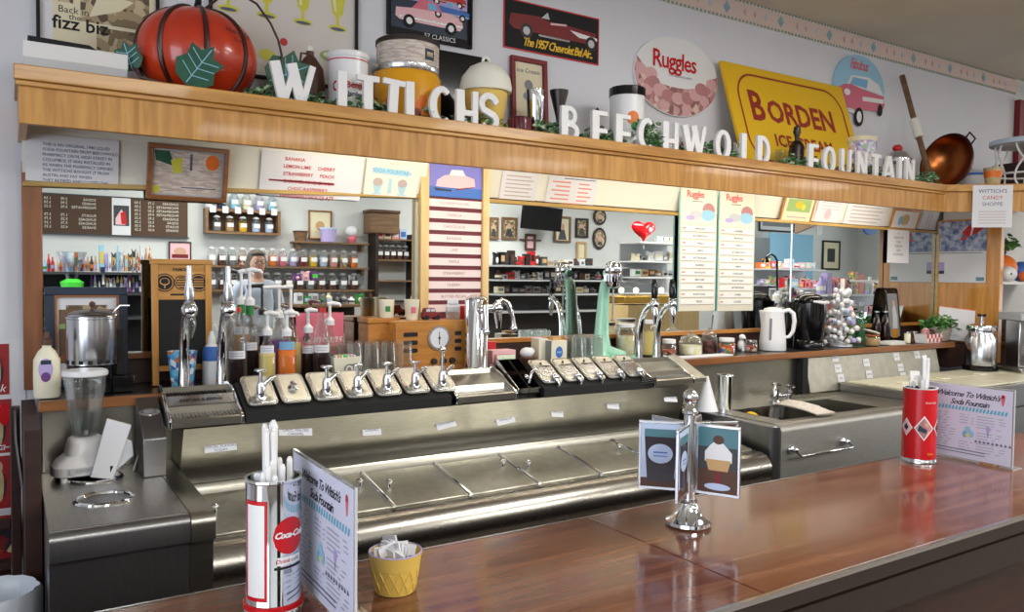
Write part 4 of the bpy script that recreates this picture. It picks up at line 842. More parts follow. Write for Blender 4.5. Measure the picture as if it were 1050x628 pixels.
# wooden radio
x0, x1 = X(405, 2.68, 350), X(478, 2.68, 350); w_ = x1-x0; hh = Z(329, 440, 2.68)-LZ
t = thing('radio', 'old honey-coloured wooden radio with a round dial on the ledge', 'radio', ((x0+x1)/2, 2.672, LZ))
b = MB(); b.prism(rrect(-w_/2, w_/2, .022, hh, .012, 4), 0, .125, 'honey_long').box(-w_/2-.006, w_/2+.006, -.006, .13, 0, .022, 'honey_long'); obj('case', b, t, bevel=.002)
for j in range(3):
    zc = hh-.050-j*.030
    for xa_, xb_ in ((-w_/2+.030, -w_/2+.088), (w_/2-.055, w_/2-.026)): obj('speaker_slot', MB().prism(rrect(xa_, xb_, zc-.0080, zc+.0080, .006, 3), -.0022, .002, 'matte_black'), t)
d = obj('dial', MB().lathe([(.046, -.006), (.046, 0)], (.026, 0, hh-.066), 'silver', 28, 'y').lathe([(.0001, -.0066), (.038, -.0064)], (.026, 0, hh-.066), 'paper', 28, 'y'), t, label='round white dial with a silver rim')
obj('pointer', MB().flat([(.024, hh-.090), (.028, hh-.090), (.027, hh-.042), (.025, hh-.042)], 'text_black', y=-.0075).flat(ell(.026, hh-.066, .005, .005), 'text_black', y=-.0078), d)
for xx in (.0, .040, .078): obj('knob', MB().lathe([(.011, -.012), (.012, -.001)], (xx+.005, 0, .040), 'dark_brown', 16, 'y').lathe([(.0001, -.0125), (.011, -.012)], (xx+.005, 0, .040), 'dark_brown', 16, 'y'), t)
RTOP = LZ+hh
# wooden box behind-left of the radio
x0b, x1b = X(374, 2.79, 340), X(408, 2.79, 340)
t = thing('wooden_box', 'plain honey-coloured wooden box standing left of the radio', 'box', ((x0b+x1b)/2-.01, 2.79, LZ)); h2 = Z(326, 390, 2.79)-LZ; ww = x1b-x0b-.012
obj('body', MB().box(-ww/2, ww/2, -.045, .055, 0, h2-.02, 'honey_long'), t, bevel=.002); obj('lid', MB().box(-ww/2-.003, ww/2+.003, -.048, .057, h2-.018, h2, 'honey_long'), t, bevel=.002)
def cup_(name, label, u, Y, z, r0, r1, h, m, handle=False, pr=None):
    t = ething(name, label, 'cup', u, Y, z=z); obj('cup', MB().lathe([(r0, 0), (r0+.001, .002), (r1, h), (r1-.003, h), (r0-.002, .006), (.0001, .006)], (0, 0, 0), m, 24), t)
    if handle: obj('handle', MB().tube([(r1-.002, 0, h*.8), (r1+.016, 0, h*.78), (r1+.020, 0, h*.5), (r1+.010, 0, h*.25), (r0, 0, h*.2)], .0035, m, 8), t)
    if pr: obj('print', MB().add([((r1+.001)*cs(a), (r1+.001)*sn(a), z_) for z_ in (h*.35, h*.65) for a in (-2.1, -1.9, -1.7, -1.5)], [(0, 1, 5, 4), (1, 2, 6, 5), (2, 3, 7, 6)], pr), t)
    return t
cup_('mug', 'pale green-cream mug on the plain wooden box', 396, 2.775, LZ+h2+.001, .026, .030, .068, 'plastic_cream', False, 'green')
cup_('paper_cup', 'flared cream paper cup on the left end of the radio', 422, 2.72, RTOP+.001, .021, .030, .078, 'plastic_cream', False, 'pink')
t = ething('toy_car', 'small dark red toy car on top of the radio', 'toy car', 441, 2.71, z=RTOP+.001)
obj('body', MB().prism([(-.036, .010), (.038, .010), (.038, .026), (.020, .030), (-.034, .030)], -.015, .015, 'dark_red').prism([(-.030, .030), (-.026, .046), (.012, .046), (.020, .030)], -.013, .013, 'dark_red'), t, bevel=.002)
for sx_ in (-.022, .024):
    for sy_2 in (-.017, .012): obj('wheel', MB().lathe([(.0095, sy_2), (.0095, sy_2+.005)], (sx_, 0, .0095), 'matte_black', 14, 'y'), t)
obj('windows', MB().flat([(-.025, .032), (-.022, .043), (-.006, .043), (-.006, .032)], 'light_gray', y=-.0134).flat([(-.003, .032), (-.003, .043), (.010, .043), (.015, .032)], 'light_gray', y=-.0134), t)
t = ething('card_glass', 'short glass with a white price card on the right end of the radio', 'glass', 464, 2.71, z=RTOP+.001)
obj('glass', MB().lathe([(.026, 0), (.027, .002), (.029, .05), (.0285, .05), (.025, .004)], (0, 0, 0), 'glass', 22), t)
obj('card', MB().box(-.024, .024, -.001, .001, .030, .078, 'paper').text('THANKS', .011, 0, .058, 'text_gray', y=-.0016), t)
ledge('red_can', MB().lathe([(.014, 0), (.016, .003), (.016, .048), (.013, .051), (.0001, .051)], (0, 0, 0), 'red', 18), 'tiny red can on the right corner of the radio', 'can', 475, 2.74, z=RTOP+.001)
# between tower and mixer
ledge('red_carton', MB().box(-.022, .022, -.016, .016, 0, .095, 'red').box(-.0222, .0222, -.0162, .0162, .05, .062, 'letter_white'), 'small red carton with a white stripe right of the chrome tower', 'carton', 502, 2.79, bevel=.001)
ledge('sample_box', MB().box(-.055, .055, -.03, .03, 0, .065, 'light_pink').box(-.048, .048, -.0308, -.03, .012, .05, 'pink'), 'low pink and cream box behind the green card', 'box', 513, 2.73, bevel=.0015)
b = MB(); b.T = Matrix.Rotation(-.2, 4, 'X'); b.box(-.042, .042, -.0015, .0015, .0, .052, 'glow_card' if 'glow_card' in MATS else 'warm_paper').text('Try our\nsodas', .014, 0, .027, 'green', y=-.002, shear=.3)
ledge('small_card', b, 'pale green-lettered card leaning in front of the pink box', 'card', 520, 2.655)
t = ething('cookie_figurine', 'small brown basket topped with a white knitted ball', 'ornament', 541, 2.69)
obj('basket', MB().lathe([(.022, 0), (.030, .010), (.034, .032), (.028, .038)], (0, 0, 0), 'brown', 18), t); obj('ball', MB().sph((-.004, 0, .052), (.030, .026, .022), 'paper', 16, 10).sph((.018, .005, .056), (.018, .018, .016), 'paper', 12, 8), t)
t = ething('carton', 'tall narrow cream carton, left of the one with the blue oval', 'carton', 553, 2.72); obj('box', MB().box(-.022, .022, -.03, .03, 0, .105, 'plastic_cream'), t, bevel=.001); obj('flap', MB().box(-.022, .022, -.03, .03, .1055, .107, 'paper'), t)
t = ething('tissue_carton', 'cream carton with a blue oval on its front', 'carton', 569, 2.68); obj('box', MB().box(-.040, .040, -.03, .03, 0, .100, 'plastic_cream').box(-.041, -.039, -.031, .03, 0, .1, 'gray'), t, bevel=.001)
obj('oval', MB().flat(ell(0, .052, .018, .024), 'blue', y=-.0312).flat(rect(-.012, .012, .048, .056), 'light_blue', y=-.0316), t); obj('top_flap', MB().box(-.02, .02, -.015, .015, .101, .115, 'tan'), t)
single('glass_tray', MB().prism(rrect(-.13, .13, -.06, .07, .02, 4), 0, .012, 'plastic_cream', 'xy'), 'cream tray under the glasses beside the mint mixer', 'tray', loc=(X(608, 2.69)+.01, 2.69, LZ), bevel=.002)
for i in range(5):
    tumbler((X(586+i*10-(i//3)*26, 2.70), 2.66 if i < 3 else 2.735, LZ+.013), 'clear glass upside down on the cream tray, ' + ['front row, nearest the blue-oval carton', 'front row, middle', 'front row, nearest the mint mixer', 'back row, left', 'back row, right'][i], 'upside-down glasses by the mixer', sc=.92)
# mint mixer
t = ething('drink_mixer', 'mint green milkshake mixer with a ribbed chrome motor head', 'mixer', 617, 2.755)
zh = Z(268, 626, 2.68)-LZ
b = MB(); n = 20
sec = [(0.0, .066, .056, .0), (.010, .066, .056, 0), (.025, .056, .048, .0), (.060, .042, .040, .002), (.11, .034, .032, .004), (.18, .030, .028, .0), (.27, .026, .025, -.006), (.33, .024, .022, -.016), (.355, .020, .018, -.026)]
vs = []; fs = []
for z, rx, ry, oy in sec:
    for k in range(n): a = 2*PI*k/n; vs.append((rx*cs(a), oy+ry*sn(a), z))
for i in range(len(sec)-1):
    for k in range(n): a, c = i*n+k, i*n+(k+1) % n; fs.append((a, c, c+n, a+n))
fs.append(tuple((len(sec)-1)*n+k for k in range(n)))
b.add(vs, fs, 'mint'); obj('column', b, t)
b = MB(); pts = [(-.060, .05), (.060, .05), (.090, .0), (.125, -.06), (.120, -.105), (.08, -.125), (.01, -.125), (-.04, -.10), (-.065, -.02)]
b.prism(pts, -.001+.001, .018, 'mint', 'xy'); b.tube([(0, -.01, .04), (.035, -.045, .026), (.075, -.075, .016)], [.030, .026, .02], 'mint', 14, flat=1); obj('foot', b, t, bevel=.006, seg=3)
hy = -.072
prof = [(.020, zh-.118), (.030, zh-.112), (.033, zh-.095), (.036, zh-.09), (.038, zh-.06), (.0385, zh-.055), (.0365, zh-.052), (.0385, zh-.048), (.0375, zh-.022), (.030, zh-.007), (.012, zh), (.0001, zh+.001)]
b = MB().lathe(prof, (0, hy, 0), 'chrome', 28)
for k in range(18): a = 2*PI*k/18; b.tube([(.0375*cs(a), hy+.0375*sn(a), zh-.088), (.0385*cs(a), hy+.0385*sn(a), zh-.058)], .0022, 'chrome', 6)
b.tube([(0, -.02, zh-.055), (0, hy+.02, zh-.055)], .018, 'mint', 14); obj('motor_head', b, t, label='ribbed chrome motor head')
obj('spindle', MB().tube([(0, hy, zh-.115), (0, hy, zh-.26)], .0035, 'silver', 8).lathe([(.004, 0), (.012, .003), (.004, .006)], (0, hy, zh-.262), 'silver', 14), t)
# jars right of the mixer
def jar(u, Y, r, h, fill, fh, lid, label, lh=.014, cat='jar', name='storage_jar', dome=False):
    t = ething(name, label, cat, u, Y)
    obj('jar', MB().lathe([(r*.9, 0), (r, .005), (r, h*.82), (r*.86, h*.95), (r*.86, h)], (0, 0, 0), 'glass', 24), t)
    obj('contents', MB().lathe([(r*.86, .003), (r*.93, .007), (r*.93, h*fh), (.0001, h*fh+.004)], (0, 0, 0), fill, 24), t)
    if dome: obj('lid', MB().lathe([(r*.9, h), (r*.8, h+.010), (r*.4, h+.022), (.008, h+.026), (.010, h+.036), (.0001, h+.038)], (0, 0, 0), lid, 24), t)
    else: obj('lid', MB().lathe([(r*.92, h), (r*.92, h+lh), (r*.86, h+lh+.002), (.0001, h+lh+.002)], (0, 0, 0), lid, 24), t)
    return t
jar(641, 2.80, .045, .135, 'slush', .7, 'plastic_white', 'clear jar of cream powder in the shade behind the mixer foot')
jar(664, 2.79, .050, .150, 'honey', .75, 'plastic_white', 'big clear jar of pale yellow lemonade powder behind the chrome arms')
jar(686, 2.70, .033, .062, 'candy', .5, 'plastic_white', 'small jar with a wide white lid, right of the chrome arms', .016)
jar(708, 2.70, .056, .075, 'slush', .62, 'glass', 'wide low glass jar with cream-coloured contents', dome=True)
jar(727, 2.74, .040, .085, 'candy_dark', .7, 'glass', 'glass jar of brown candies beside the wide low jar', dome=True)
jar(745, 2.66, .040, .062, 'candy_multi', .8, 'plastic_white', 'small tub of coloured sprinkles with a white lid', .014)
jar(770, 2.70, .030, .048, 'candy', .6, 'silver', 'tiny jar with a metal lid beside the white kettle', .008)
t = ething('dog_figurine', 'small white sitting dog figurine between the sprinkles and the kettle', 'figurine', 760, 2.74)
obj('body', MB().sph((0, 0, .028), (.020, .018, .030), 'plastic_white', 14, 10).sph((-.004, -.008, .070), (.015, .017, .015), 'plastic_white', 14, 10).sph((-.006, -.024, .066), (.007, .009, .006), 'plastic_white', 10, 8).sph((.010, -.006, .070), (.004, .007, .012), 'plastic_white', 8, 6).sph((-.017, -.006, .070), (.004, .007, .012), 'plastic_white', 8, 6).tube([(-.008, -.014, .03), (-.008, -.018, .0)], .006, 'plastic_white', 8).tube([(.008, -.014, .03), (.008, -.018, .0)], .006, 'plastic_white', 8), t)
single('napkin_strip', MB().box(-.20, .17, -.035, .035, 0, .006, 'paper'), 'flat white strip of folded paper along the ledge below the jars', 'paper', loc=(X(722, 2.605), 2.615, LZ), bevel=.001)
# kettle
t = ething('kettle', 'white plastic electric kettle on the ledge', 'kettle', 792, 2.70, rz=-YAW-.25)
b = MB(); n = 28; vs = []; fs = []; sec = [(0, .066), (.004, .068), (.05, .066), (.12, .060), (.185, .054), (.200, .054), (.204, .050)]
for z, r in sec:
    for k in range(n):
        a = 2*PI*k/n; rr = r
        if z > .12 and abs(((a-PI) + PI) % (2*PI)-PI) < .35: rr = r+.016*(1-abs(((a-PI)+PI) % (2*PI)-PI)/.35)*((z-.12)/.08)
        vs.append((rr*cs(a), rr*sn(a), z))
for i in range(len(sec)-1):
    for k in range(n): a, c = i*n+k, i*n+(k+1) % n; fs.append((a, c, c+n, a+n))
fs.append(tuple((len(sec)-1)*n+k for k in range(n))); b.add(vs, fs, 'plastic_white'); obj('body', b, t)
obj('lid', MB().lathe([(.049, .204), (.046, .213), (.02, .220), (.0001, .221)], (0, 0, 0), 'plastic_white', 24), t)
obj('handle', MB().tube([(.050, 0, .200), (.075, 0, .208), (.098, 0, .190), (.104, 0, .15), (.098, 0, .10), (.080, 0, .07), (.064, 0, .068)], [.010, .011, .011, .011, .010, .009, .008], 'plastic_white', 12), t)
obj('water_gauge', MB().box(-.006, .006, -.071, -.066, .05, .16, 'gray'), t, rot=(-.07, 0, -.25))
# coffee maker
t = ething('coffee_maker', 'black coffee maker with a pale lid handle beside the white kettle', 'coffee maker', 829, 2.69, rz=.3)
H = Z(305, 829, 2.69)-LZ
obj('body', MB().lathe([(.078, 0), (.080, .01), (.076, .04), (.072, .045), (.074, .06), (.086, H*.72), (.086, H*.90), (.070, H*.97), (.03, H)], (0, 0, 0), 'gloss_black', 30), t)
obj('lid', MB().sph((-.01, 0, H*.95), (.088, .075, .035), 'gloss_black', 22, 10), t)
obj('lid_handle', MB().tube([(-.075, -.045, H*.93), (-.03, -.088, H*.90), (.03, -.088, H*.90), (.06, -.06, H*.93)], [.006, .009, .008, .004], 'plastic_white', 10, flat=.7), t, label='pale silver lid handle')
obj('back_tank', MB().prism(rrect(-.05, .05, .05, .12, .02, 4), 0, H*.9, 'gloss_black', 'xy'), t)
# flower / lollipop tree
t = ething('lollipop_tree', 'tall stand crowded with white and lilac wrapped lollipops', 'candy stand', 862, 2.69)
HT = Z(288, 862, 2.69)-LZ
obj('stem', MB().cyl((0, 0, 0), .008, HT*.95, 'plastic_white', 10).lathe([(.06, 0), (.06, .01), (.02, .02)], (0, 0, 0), 'plastic_white', 20).box(-.014, .014, -.004, .004, HT*.80, HT*1.03, 'warm_paper'), t)
rnd = random.Random(12)
mats_ = ['white', 'lilac', 'paper', 'white', 'light_pink', 'paper', 'label_blue', 'warm_paper']
for tier in range(6):
    b = MB(); z = .035+tier*(HT*.78)/5.5; R = .088-.010*tier
    for k in range(15):
        a = 2*PI*k/15+tier*.3; rr_ = R*rnd.uniform(.75, 1.05); q = (rr_*cs(a), rr_*sn(a), z+rnd.uniform(-.018, .018)); b.sph(q, .0150, mats_[rnd.randrange(8)], 8, 6); b.tube([(0, 0, z-.02), q], .0016, 'white', 5)
        b.prism([(q[0]-.018, q[2]+.008), (q[0]+.018, q[2]+.012), (q[0], q[2]-.004)], q[1]-.002, q[1]+.002, mats_[rnd.randrange(8)])
    o = obj('candy_tier', b, t)
# small bottles and jars to the right
def cola(u, Y, label, m='syrup', grp=None):
    t = ething('soda_bottle', label, 'bottle', u, Y, grp)
    obj('bottle', MB().lathe([(.026, 0), (.028, .006), (.024, .045), (.028, .085), (.020, .125), (.011, .160), (.010, .175), (.0115, .178)], (0, 0, 0), m, 18), t); obj('cap', MB().lathe([(.0125, .176), (.0125, .184), (.0001, .186)], (0, 0, 0), 'silver', 14), t); return t
cola(898, 2.76, 'small dark soda bottle, left of the pair by the tray picture'); cola(907, 2.74, 'small dark soda bottle, right of the pair by the tray picture')
cola(872, 2.80, 'small green soda bottle, left one behind the lollipop stand', 'glass_green'); cola(882, 2.80, 'small green soda bottle, right one behind the lollipop stand', 'glass_green')
t = ething('clip_jar', 'squat clip-top jar of tan candy with a tilted pale lid', 'jar', 894, 2.63)
obj('jar', MB().lathe([(.038, 0), (.042, .006), (.042, .045), (.036, .055), (.036, .062)], (0, 0, 0), 'glass', 22), t); obj('contents', MB().lathe([(.036, .003), (.039, .008), (.039, .042), (.0001, .044)], (0, 0, 0), 'tan', 22), t)
obj('lid', MB().prism(ell(0, 0, .044, .044, 22), .0, .006, 'warm_paper', 'xy'), t, loc=(-.01, 0, .075), rot=(.1, .28, 0)); obj('clip', MB().torus((0, 0, .058), .037, .002, 'orange', 20, 5), t)
single('napkin_box', MB().box(-.075, .075, -.04, .04, 0, .010, 'warm_paper').box(-.06, .07, -.035, .035, .0105, .020, 'paper'), 'flat stack of white cards on the ledge below the small bottles', 'cards', loc=(X(915, 2.62), 2.625, LZ), bevel=.001)
# tray picture
w_, hh = .118, Z(298, 920, 2.80)-LZ
t = thing('picture_tray', 'dark rounded tray with a sepia picture of a lady, leaning upright', 'tray', (X(921, 2.78), 2.80, LZ+.012), rot=(-.12, 0, .0))
b = MB(); b.prism(rrect(-w_/2, w_/2, 0, hh, .02, 5), 0, .006, 'gloss_black'); obj('tray', b, t)
b = MB(); o_ = rrect(-w_/2, w_/2, 0, hh, .02, 5); b.tube([(x, 0, z) for x, z in o_]+[(o_[0][0], 0, o_[0][1])], .005, 'gloss_black', 8); obj('rim', b, t)
b = MB().flat(rrect(-w_/2+.008, w_/2-.008, .01, hh-.03, .01, 3), 'gray', y=-.001).flat([(-.02, .06), (.03, .06), (.036, .13), (.02, .20), (.006, .205), (-.01, .18), (-.012, .12)], 'light_gray', y=-.0016).flat(ell(.008, .215, .013, .016), 'flesh', y=-.002).flat([(-.03, .0), (.02, .0), (.032, .055), (-.038, .055)], 'amber', y=-.0022); obj('picture', b, t)
for u_, Y_, r_, h_, m_, lb in ((930, 2.66, .018, .05, 'plastic_cream', 'small cream shaker in front of the tray picture'), (937, 2.66, .022, .050, 'candy_dark', 'small jar of dark toppings left of the plant'), (946, 2.68, .018, .055, 'gloss_black', 'little black pot left of the plant')):
    t = ething('spice_jar', lb, 'jar', u_, Y_); obj('jar', MB().lathe([(r_, 0), (r_, h_), (r_*.8, h_*1.1)], (0, 0, 0), m_, 16), t); obj('lid', MB().lathe([(r_*.9, h_*1.1), (r_*.9, h_*1.3), (.0001, h_*1.32)], (0, 0, 0), 'silver', 16), t)
# potted plant
t = ething('potted_plant', 'leafy green plant in a patterned pale pot on the ledge', 'plant', 962, 2.68)
b = MB(); tub(b, .05, .062, .04, .05, .085, 'marble_tin'); obj('pot', b, t, bevel=.002)
def leaves(n, rad, size, seed, m='leaf', zc=0, droop=.5):
    rnd = random.Random(seed); b = MB()
    for i in range(n):
        a = rnd.uniform(0, 2*PI); rr = math.sqrt(rnd.random()); c = Vector((rad[0]*rr*cs(a), rad[1]*rr*sn(a), zc+rad[2]*rnd.uniform(0, 1)*(1-.55*rr*rr)))
        s = size*rnd.uniform(.7, 1.3); b.T = Matrix.Translation(c) @ Matrix.Rotation(rnd.uniform(0, 2*PI), 4, 'Z') @ Matrix.Rotation(rnd.uniform(-1, 1), 4, 'X') @ Matrix.Rotation(rnd.uniform(-.6, .8), 4, 'Y')
        b.add([(0, 0, 0), (s*.35, s*.28, s*.06), (s*.8, s*.24, 0), (s*1.1, 0, -s*.12), (s*.8, -s*.24, 0), (s*.35, -s*.28, s*.06), (s*.55, 0, -s*.05)], [(0, 6, 1), (1, 6, 2), (2, 6, 3), (3, 6, 4), (4, 6, 5), (5, 6, 0)], m)
    b.T = Matrix.Identity(4); return b
obj('foliage', leaves(240, (.125, .085, .085), .030, 21, zc=.075), t)
b = MB(); rnd = random.Random(2)
for k in range(14): b.tube([(0, 0, .05), (rnd.uniform(-.06, .06), rnd.uniform(-.04, .04), .12)], .0015, 'green', 5)
obj('stems', b, t)
b = MB(); b.box(-.105, .105, -.002, .002, 0, .205, 'paper').box(-.107, .107, -.0025, -.0005, .203, .207, 'orange')
single('paper_pad', b, 'large blank white pad leaning against the wooden panel right of the plant', 'pad', loc=(4.97, 2.66, LZ-.004), rot=(-.25, .12, -.75))
# checkered basket
t = thing('checkered_tray', 'red and white checkered paper tray overhanging the ledge end', 'tray', (X(951, 2.61), 2.61, LZ)); t.scale = (1.3, 1, 1.3)
b = MB(); n = 8
for i in range(n):
    for j in range(2): b.box(-.06+i*.015, -.06+(i+1)*.015, -.041, -.040, .004+j*.018, .004+(j+1)*.018, 'red' if (i+j) % 2 else 'white')
tub(b, .055, .060, .036, .040, .04, 'white'); obj('tray', b, t); obj('filling', MB().sph((-.02, 0, .045), (.025, .02, .022), 'icecream_photo', 12, 8).sph((.02, 0, .04), (.03, .025, .02), 'candy_dark', 12, 8), t)

# ------------------------------------------------------------------ on the steel cabinet: blender
t = thing('blender', 'white kitchen blender with a glass jar on the end cabinet', 'blender', (.182, 2.508, .9222), rz=.12); t.scale = (.93, .9, .88)
b = MB(); vs = []; fs = []; sec = [(.012, .085, .058, -.004), (.018, .095, .066, -.004), (.045, .095, .066, -.004), (.060, .082, .058, .002), (.075, .058, .052, .010), (.110, .050, .050, .012), (.122, .046, .046, .012), (.128, .038, .038, .012)]; n = 28
for z, rx, ry, oy in sec:
    for k in range(n):
        a = 2*PI*k/n; e = .55; ca, sa = cs(a), sn(a); vs.append((rx*math.copysign(abs(ca)**e, ca), oy+ry*math.copysign(abs(sa)**e, sa), z))
for i in range(len(sec)-1):
    for k in range(n): a, c = i*n+k, i*n+(k+1) % n; fs.append((a, c, c+n, a+n))
fs.append(tuple(range(n))[::-1]); fs.append(tuple((len(sec)-1)*n+k for k in range(n))); b.add(vs, fs, 'plastic_white')
for fx_ in (-.07, .07):
    for fy_ in (-.052, .04): b.cyl((fx_, fy_, 0), .010, .014, 'plastic_white', 10)
obj('base', b, t)
b = MB(); b.box(-.058, .010, -.0715, -.069, .026, .044, 'light_gray').text('BLENDER', .009, -.024, .035, 'gray', y=-.0720); obj('control_plate', b, t, label='grey control plate')
obj('switch', MB().lathe([(.008, -.018), (.008, 0)], (.052, -.072, .033), 'matte_black', 14, 'y').box(.044, .060, -.098, -.088, .024, .044, 'matte_black').box(.046, .058, -.094, -.090, .0, .024, 'chrome'), t, bevel=.001)
jr = obj('glass_jar', MB().lathe([(.034, .130), (.036, .136), (.040, .16), (.056, .315), (.058, .322)], (0, .012, 0), 'glass', 8).lathe([(.031, .134), (.037, .16), (.053, .32)], (0, .012, 0), 'glass', 8), t, label='clear faceted glass jar')
b = MB()
for k in range(8): a = 2*PI*k/8; b.tube([(.036*cs(a), .012+.036*sn(a), .137), (.041*cs(a), .012+.041*sn(a), .165), (.057*cs(a), .012+.057*sn(a), .318)], .0022, 'glass', 6)
obj('ribs', b, jr); obj('blades', MB().lathe([(.010, .134), (.008, .142), (.003, .148)], (0, .012, 0), 'silver', 12).box(-.022, .022, .009, .015, .146, .148, 'silver'), jr)
obj('lid', MB().lathe([(.060, .322), (.063, .325), (.063, .336), (.058, .341), (.02, .343), (.0001, .343)], (0, .012, 0), 'plastic_white', 32), t)
# paper tube / napkins leaning in the first well
t = thing('paper_cup_sleeve', 'leaning white sleeve of napkins standing in the back well ring', 'napkins', (.252, 2.395, .874), rot=(-.08, .22, -.1))
q0 = atz(98, 492, .92); t.location = (q0.x+.018, q0.y-.02, .926); t.scale = (.95, 1, .88)
obj('sleeve', MB().prism([(-.036, 0), (.026, 0), (.040, .175), (-.028, .185)], -.016, .014, 'paper').prism([(.018, .012), (.066, .080), (.052, .125), (.030, .13)], -.004, .004, 'paper'), t, bevel=.003)
single('cable_loop', MB().tube([(.0, 0, 0), (.012, 0, .04), (.03, .0, .058), (.045, 0, .045), (.045, 0, .02), (.03, 0, .0)], .003, 'plastic_white', 8), 'white cord loop standing behind the napkin sleeve', 'cord', loc=(.300, 2.50, .924))
# ================================================================== VALANCE TOP: LETTERS, TINS, IVY
VZ = 2.0365
def stroke(s, pts, wd, y0, y1, m):           # thick flat stroke
    n = len(pts)
    L = []; R = []
    for i, p in enumerate(pts):
        a = Vector(pts[max(i-1, 0)]); c = Vector(pts[min(i+1, n-1)]); d = (c-a).normalized(); q = Vector((-d.y, d.x))*(wd[i] if isinstance(wd, list) else wd)/2
        L.append((p[0]+q.x, p[1]+q.y)); R.append((p[0]-q.x, p[1]-q.y))
    for i in range(n-1): s.prism([L[i], L[i+1], R[i+1], R[i]], y0, y1, m)
    return s
def letter(ch, h=.135):
    b = MB(); y0, y1 = 0, .018; T_, t_ = .033, .020; m = 'letter_white'; kk = [0]
    def st(p, w): kk[0] += 1; stroke(b, [(x*h, z*h) for x, z in p], w, y0+.0006*kk[0], y1-.0006*kk[0], m)
    if ch == 'I': st([(0, 0), (0, 1)], .032); wd = .2
    elif ch == 'T': st([(0, 0), (0, .99)], T_); st([(-.30, .92), (.30, .92)], .020)
    elif ch == 'H': st([(-.22, 0), (-.22, 1)], T_); st([(.24, 0), (.24, 1)], t_+.003); st([(-.2, .40), (.24, .40)], t_)
    elif ch == 'L': st([(-.18, 0), (-.18, 1)], T_); st([(-.18, .065), (.28, .065)], t_)
    elif ch == 'E': st([(-.20, 0), (-.20, 1)], T_+.003); [st([(-.2, z), (.26, z)], t_-.002) for z in (.06, .42, .94)]
    elif ch == 'F': st([(-.20, 0), (-.20, 1)], T_+.003); [st([(-.2, z), (.24, z)], t_-.002) for z in (.42, .94)]
    elif ch == 'N': st([(-.25, 0), (-.25, 1)], t_); st([(-.25, .96), (.25, .04)], T_); st([(.25, 0), (.25, 1)], t_)
    elif ch == 'A': st([(-.32, 0), (-.02, .98)], t_); st([(.02, .98), (.32, 0)], T_); st([(-.2, .28), (.2, .28)], t_*.8)
    elif ch == 'W': st([(-.46, 1), (-.24, .03)], T_); st([(-.24, .03), (-.02, .8)], t_); st([(-.06, 1), (.2, .03)], T_); st([(.2, .03), (.46, 1)], t_)
    else:
        def ar(cx, cz, rx, rz, a0, a1, n=14): return [(cx+rx*cs(math.radians(a0+(a1-a0)*i/n)), cz+rz*sn(math.radians(a0+(a1-a0)*i/n))) for i in range(n+1)]
        st2 = st
        if ch == 'C': p = ar(0.03, .5, .27, .43, 50, 310, 20); st2(p, [.016+.012*abs(math.sin(PI*i/20)) for i in range(21)])
        if ch == 'O': p = ar(0, .5, .27, .43, 0, 360, 28); st2(p, [.020+.008*abs(cs(2*PI*i/28)) for i in range(29)])
        if ch == 'D': st([(-.22, 0), (-.22, 1)], T_); st2([(-.2, .94)]+ar(-.08, .5, .32, .43, 88, -88, 16)+[(-.2, .06)], t_+.003)
        if ch == 'B': st([(-.22, 0), (-.22, 1)], T_); st2([(-.2, .94)]+ar(-.04, .73, .20, .205, 88, -88, 12)+[(-.2, .52)], t_); st2([(-.2, .50)]+ar(-.02, .27, .26, .21, 88, -88, 12)+[(-.2, .06)], t_+.002)
        if ch == 'U': st2([(-.24, 1), (-.24, .35)]+ar(0, .32, .24, .26, 180, 360, 12)+[(.24, .35), (.24, 1)], [.026]*5+[.021]*7+[.018]*5)
        if ch == 'S': st2([(.26, .76)]+ar(0, .72, .23, .22, 30, 190, 10)+[(-.17, .56), (.17, .42)]+ar(0, .27, .24, .22, 20, -150, 10), .024)
    return b
words = [('W', 302), ('I', 351.5), ('T', 378), ('T', 403), ('I', 421), ('C', 453), ('H', 480), ('S', 502), ('B', 586), ('E', 617), ('E', 641), ('C', 664), ('H', 689), ('W', 715), ('O', 743), ('L', 768), ('D', 785), ('F', 837), ('O', 852.5), ('U', 870), ('N', 886.5), ('T', 901), ('A', 914), ('I', 925.5), ('N', 936)]
where = {0: 'leftmost, tangled in ivy', 1: 'next to the W in ivy', 2: 'before the white tin', 3: 'before the yellow tin', 4: 'right of the second T before the yellow tin', 5: 'before the dark tray', 6: 'before the cone-shaped jar', 7: 'at the foot of the cone-shaped jar', 8: 'right of the steel cup', 9: 'right of the B', 10: 'before the black-lidded tin', 11: 'right of the black-lidded tin', 12: 'below the round ice cream sign', 13: 'between that sign and the yellow sign', 14: 'at the left edge of the yellow sign', 15: 'below the left half of the yellow sign', 16: 'left of the dark mill', 17: 'right of the dark mill', 18: 'below the right half of the yellow sign', 19: 'at the right edge of the yellow sign', 20: 'before the flowered tin', 21: 'right of the flowered tin', 22: 'before the chrome jar', 23: 'at the right of the chrome jar', 24: 'last one, nearest the paddle'}
for i, (c, u) in enumerate(words):
    Y = 2.532; o = obj('sign_letter', letter(c), loc=(X(u, Y, 110), Y, VZ), rot=(0, .06 if i == 3 else (-.05 if i == 13 else 0), 0), bevel=.0012)
    tag(o, 'white block letter %s, %s' % (c, where[i]), 'letter', 'white letters along the valance')
def vt(name, label, cat, u, Y, v=110, group=None, rz=0, z=VZ): return thing(name, label, cat, (X(u, Y, v), Y, z), rz, group)
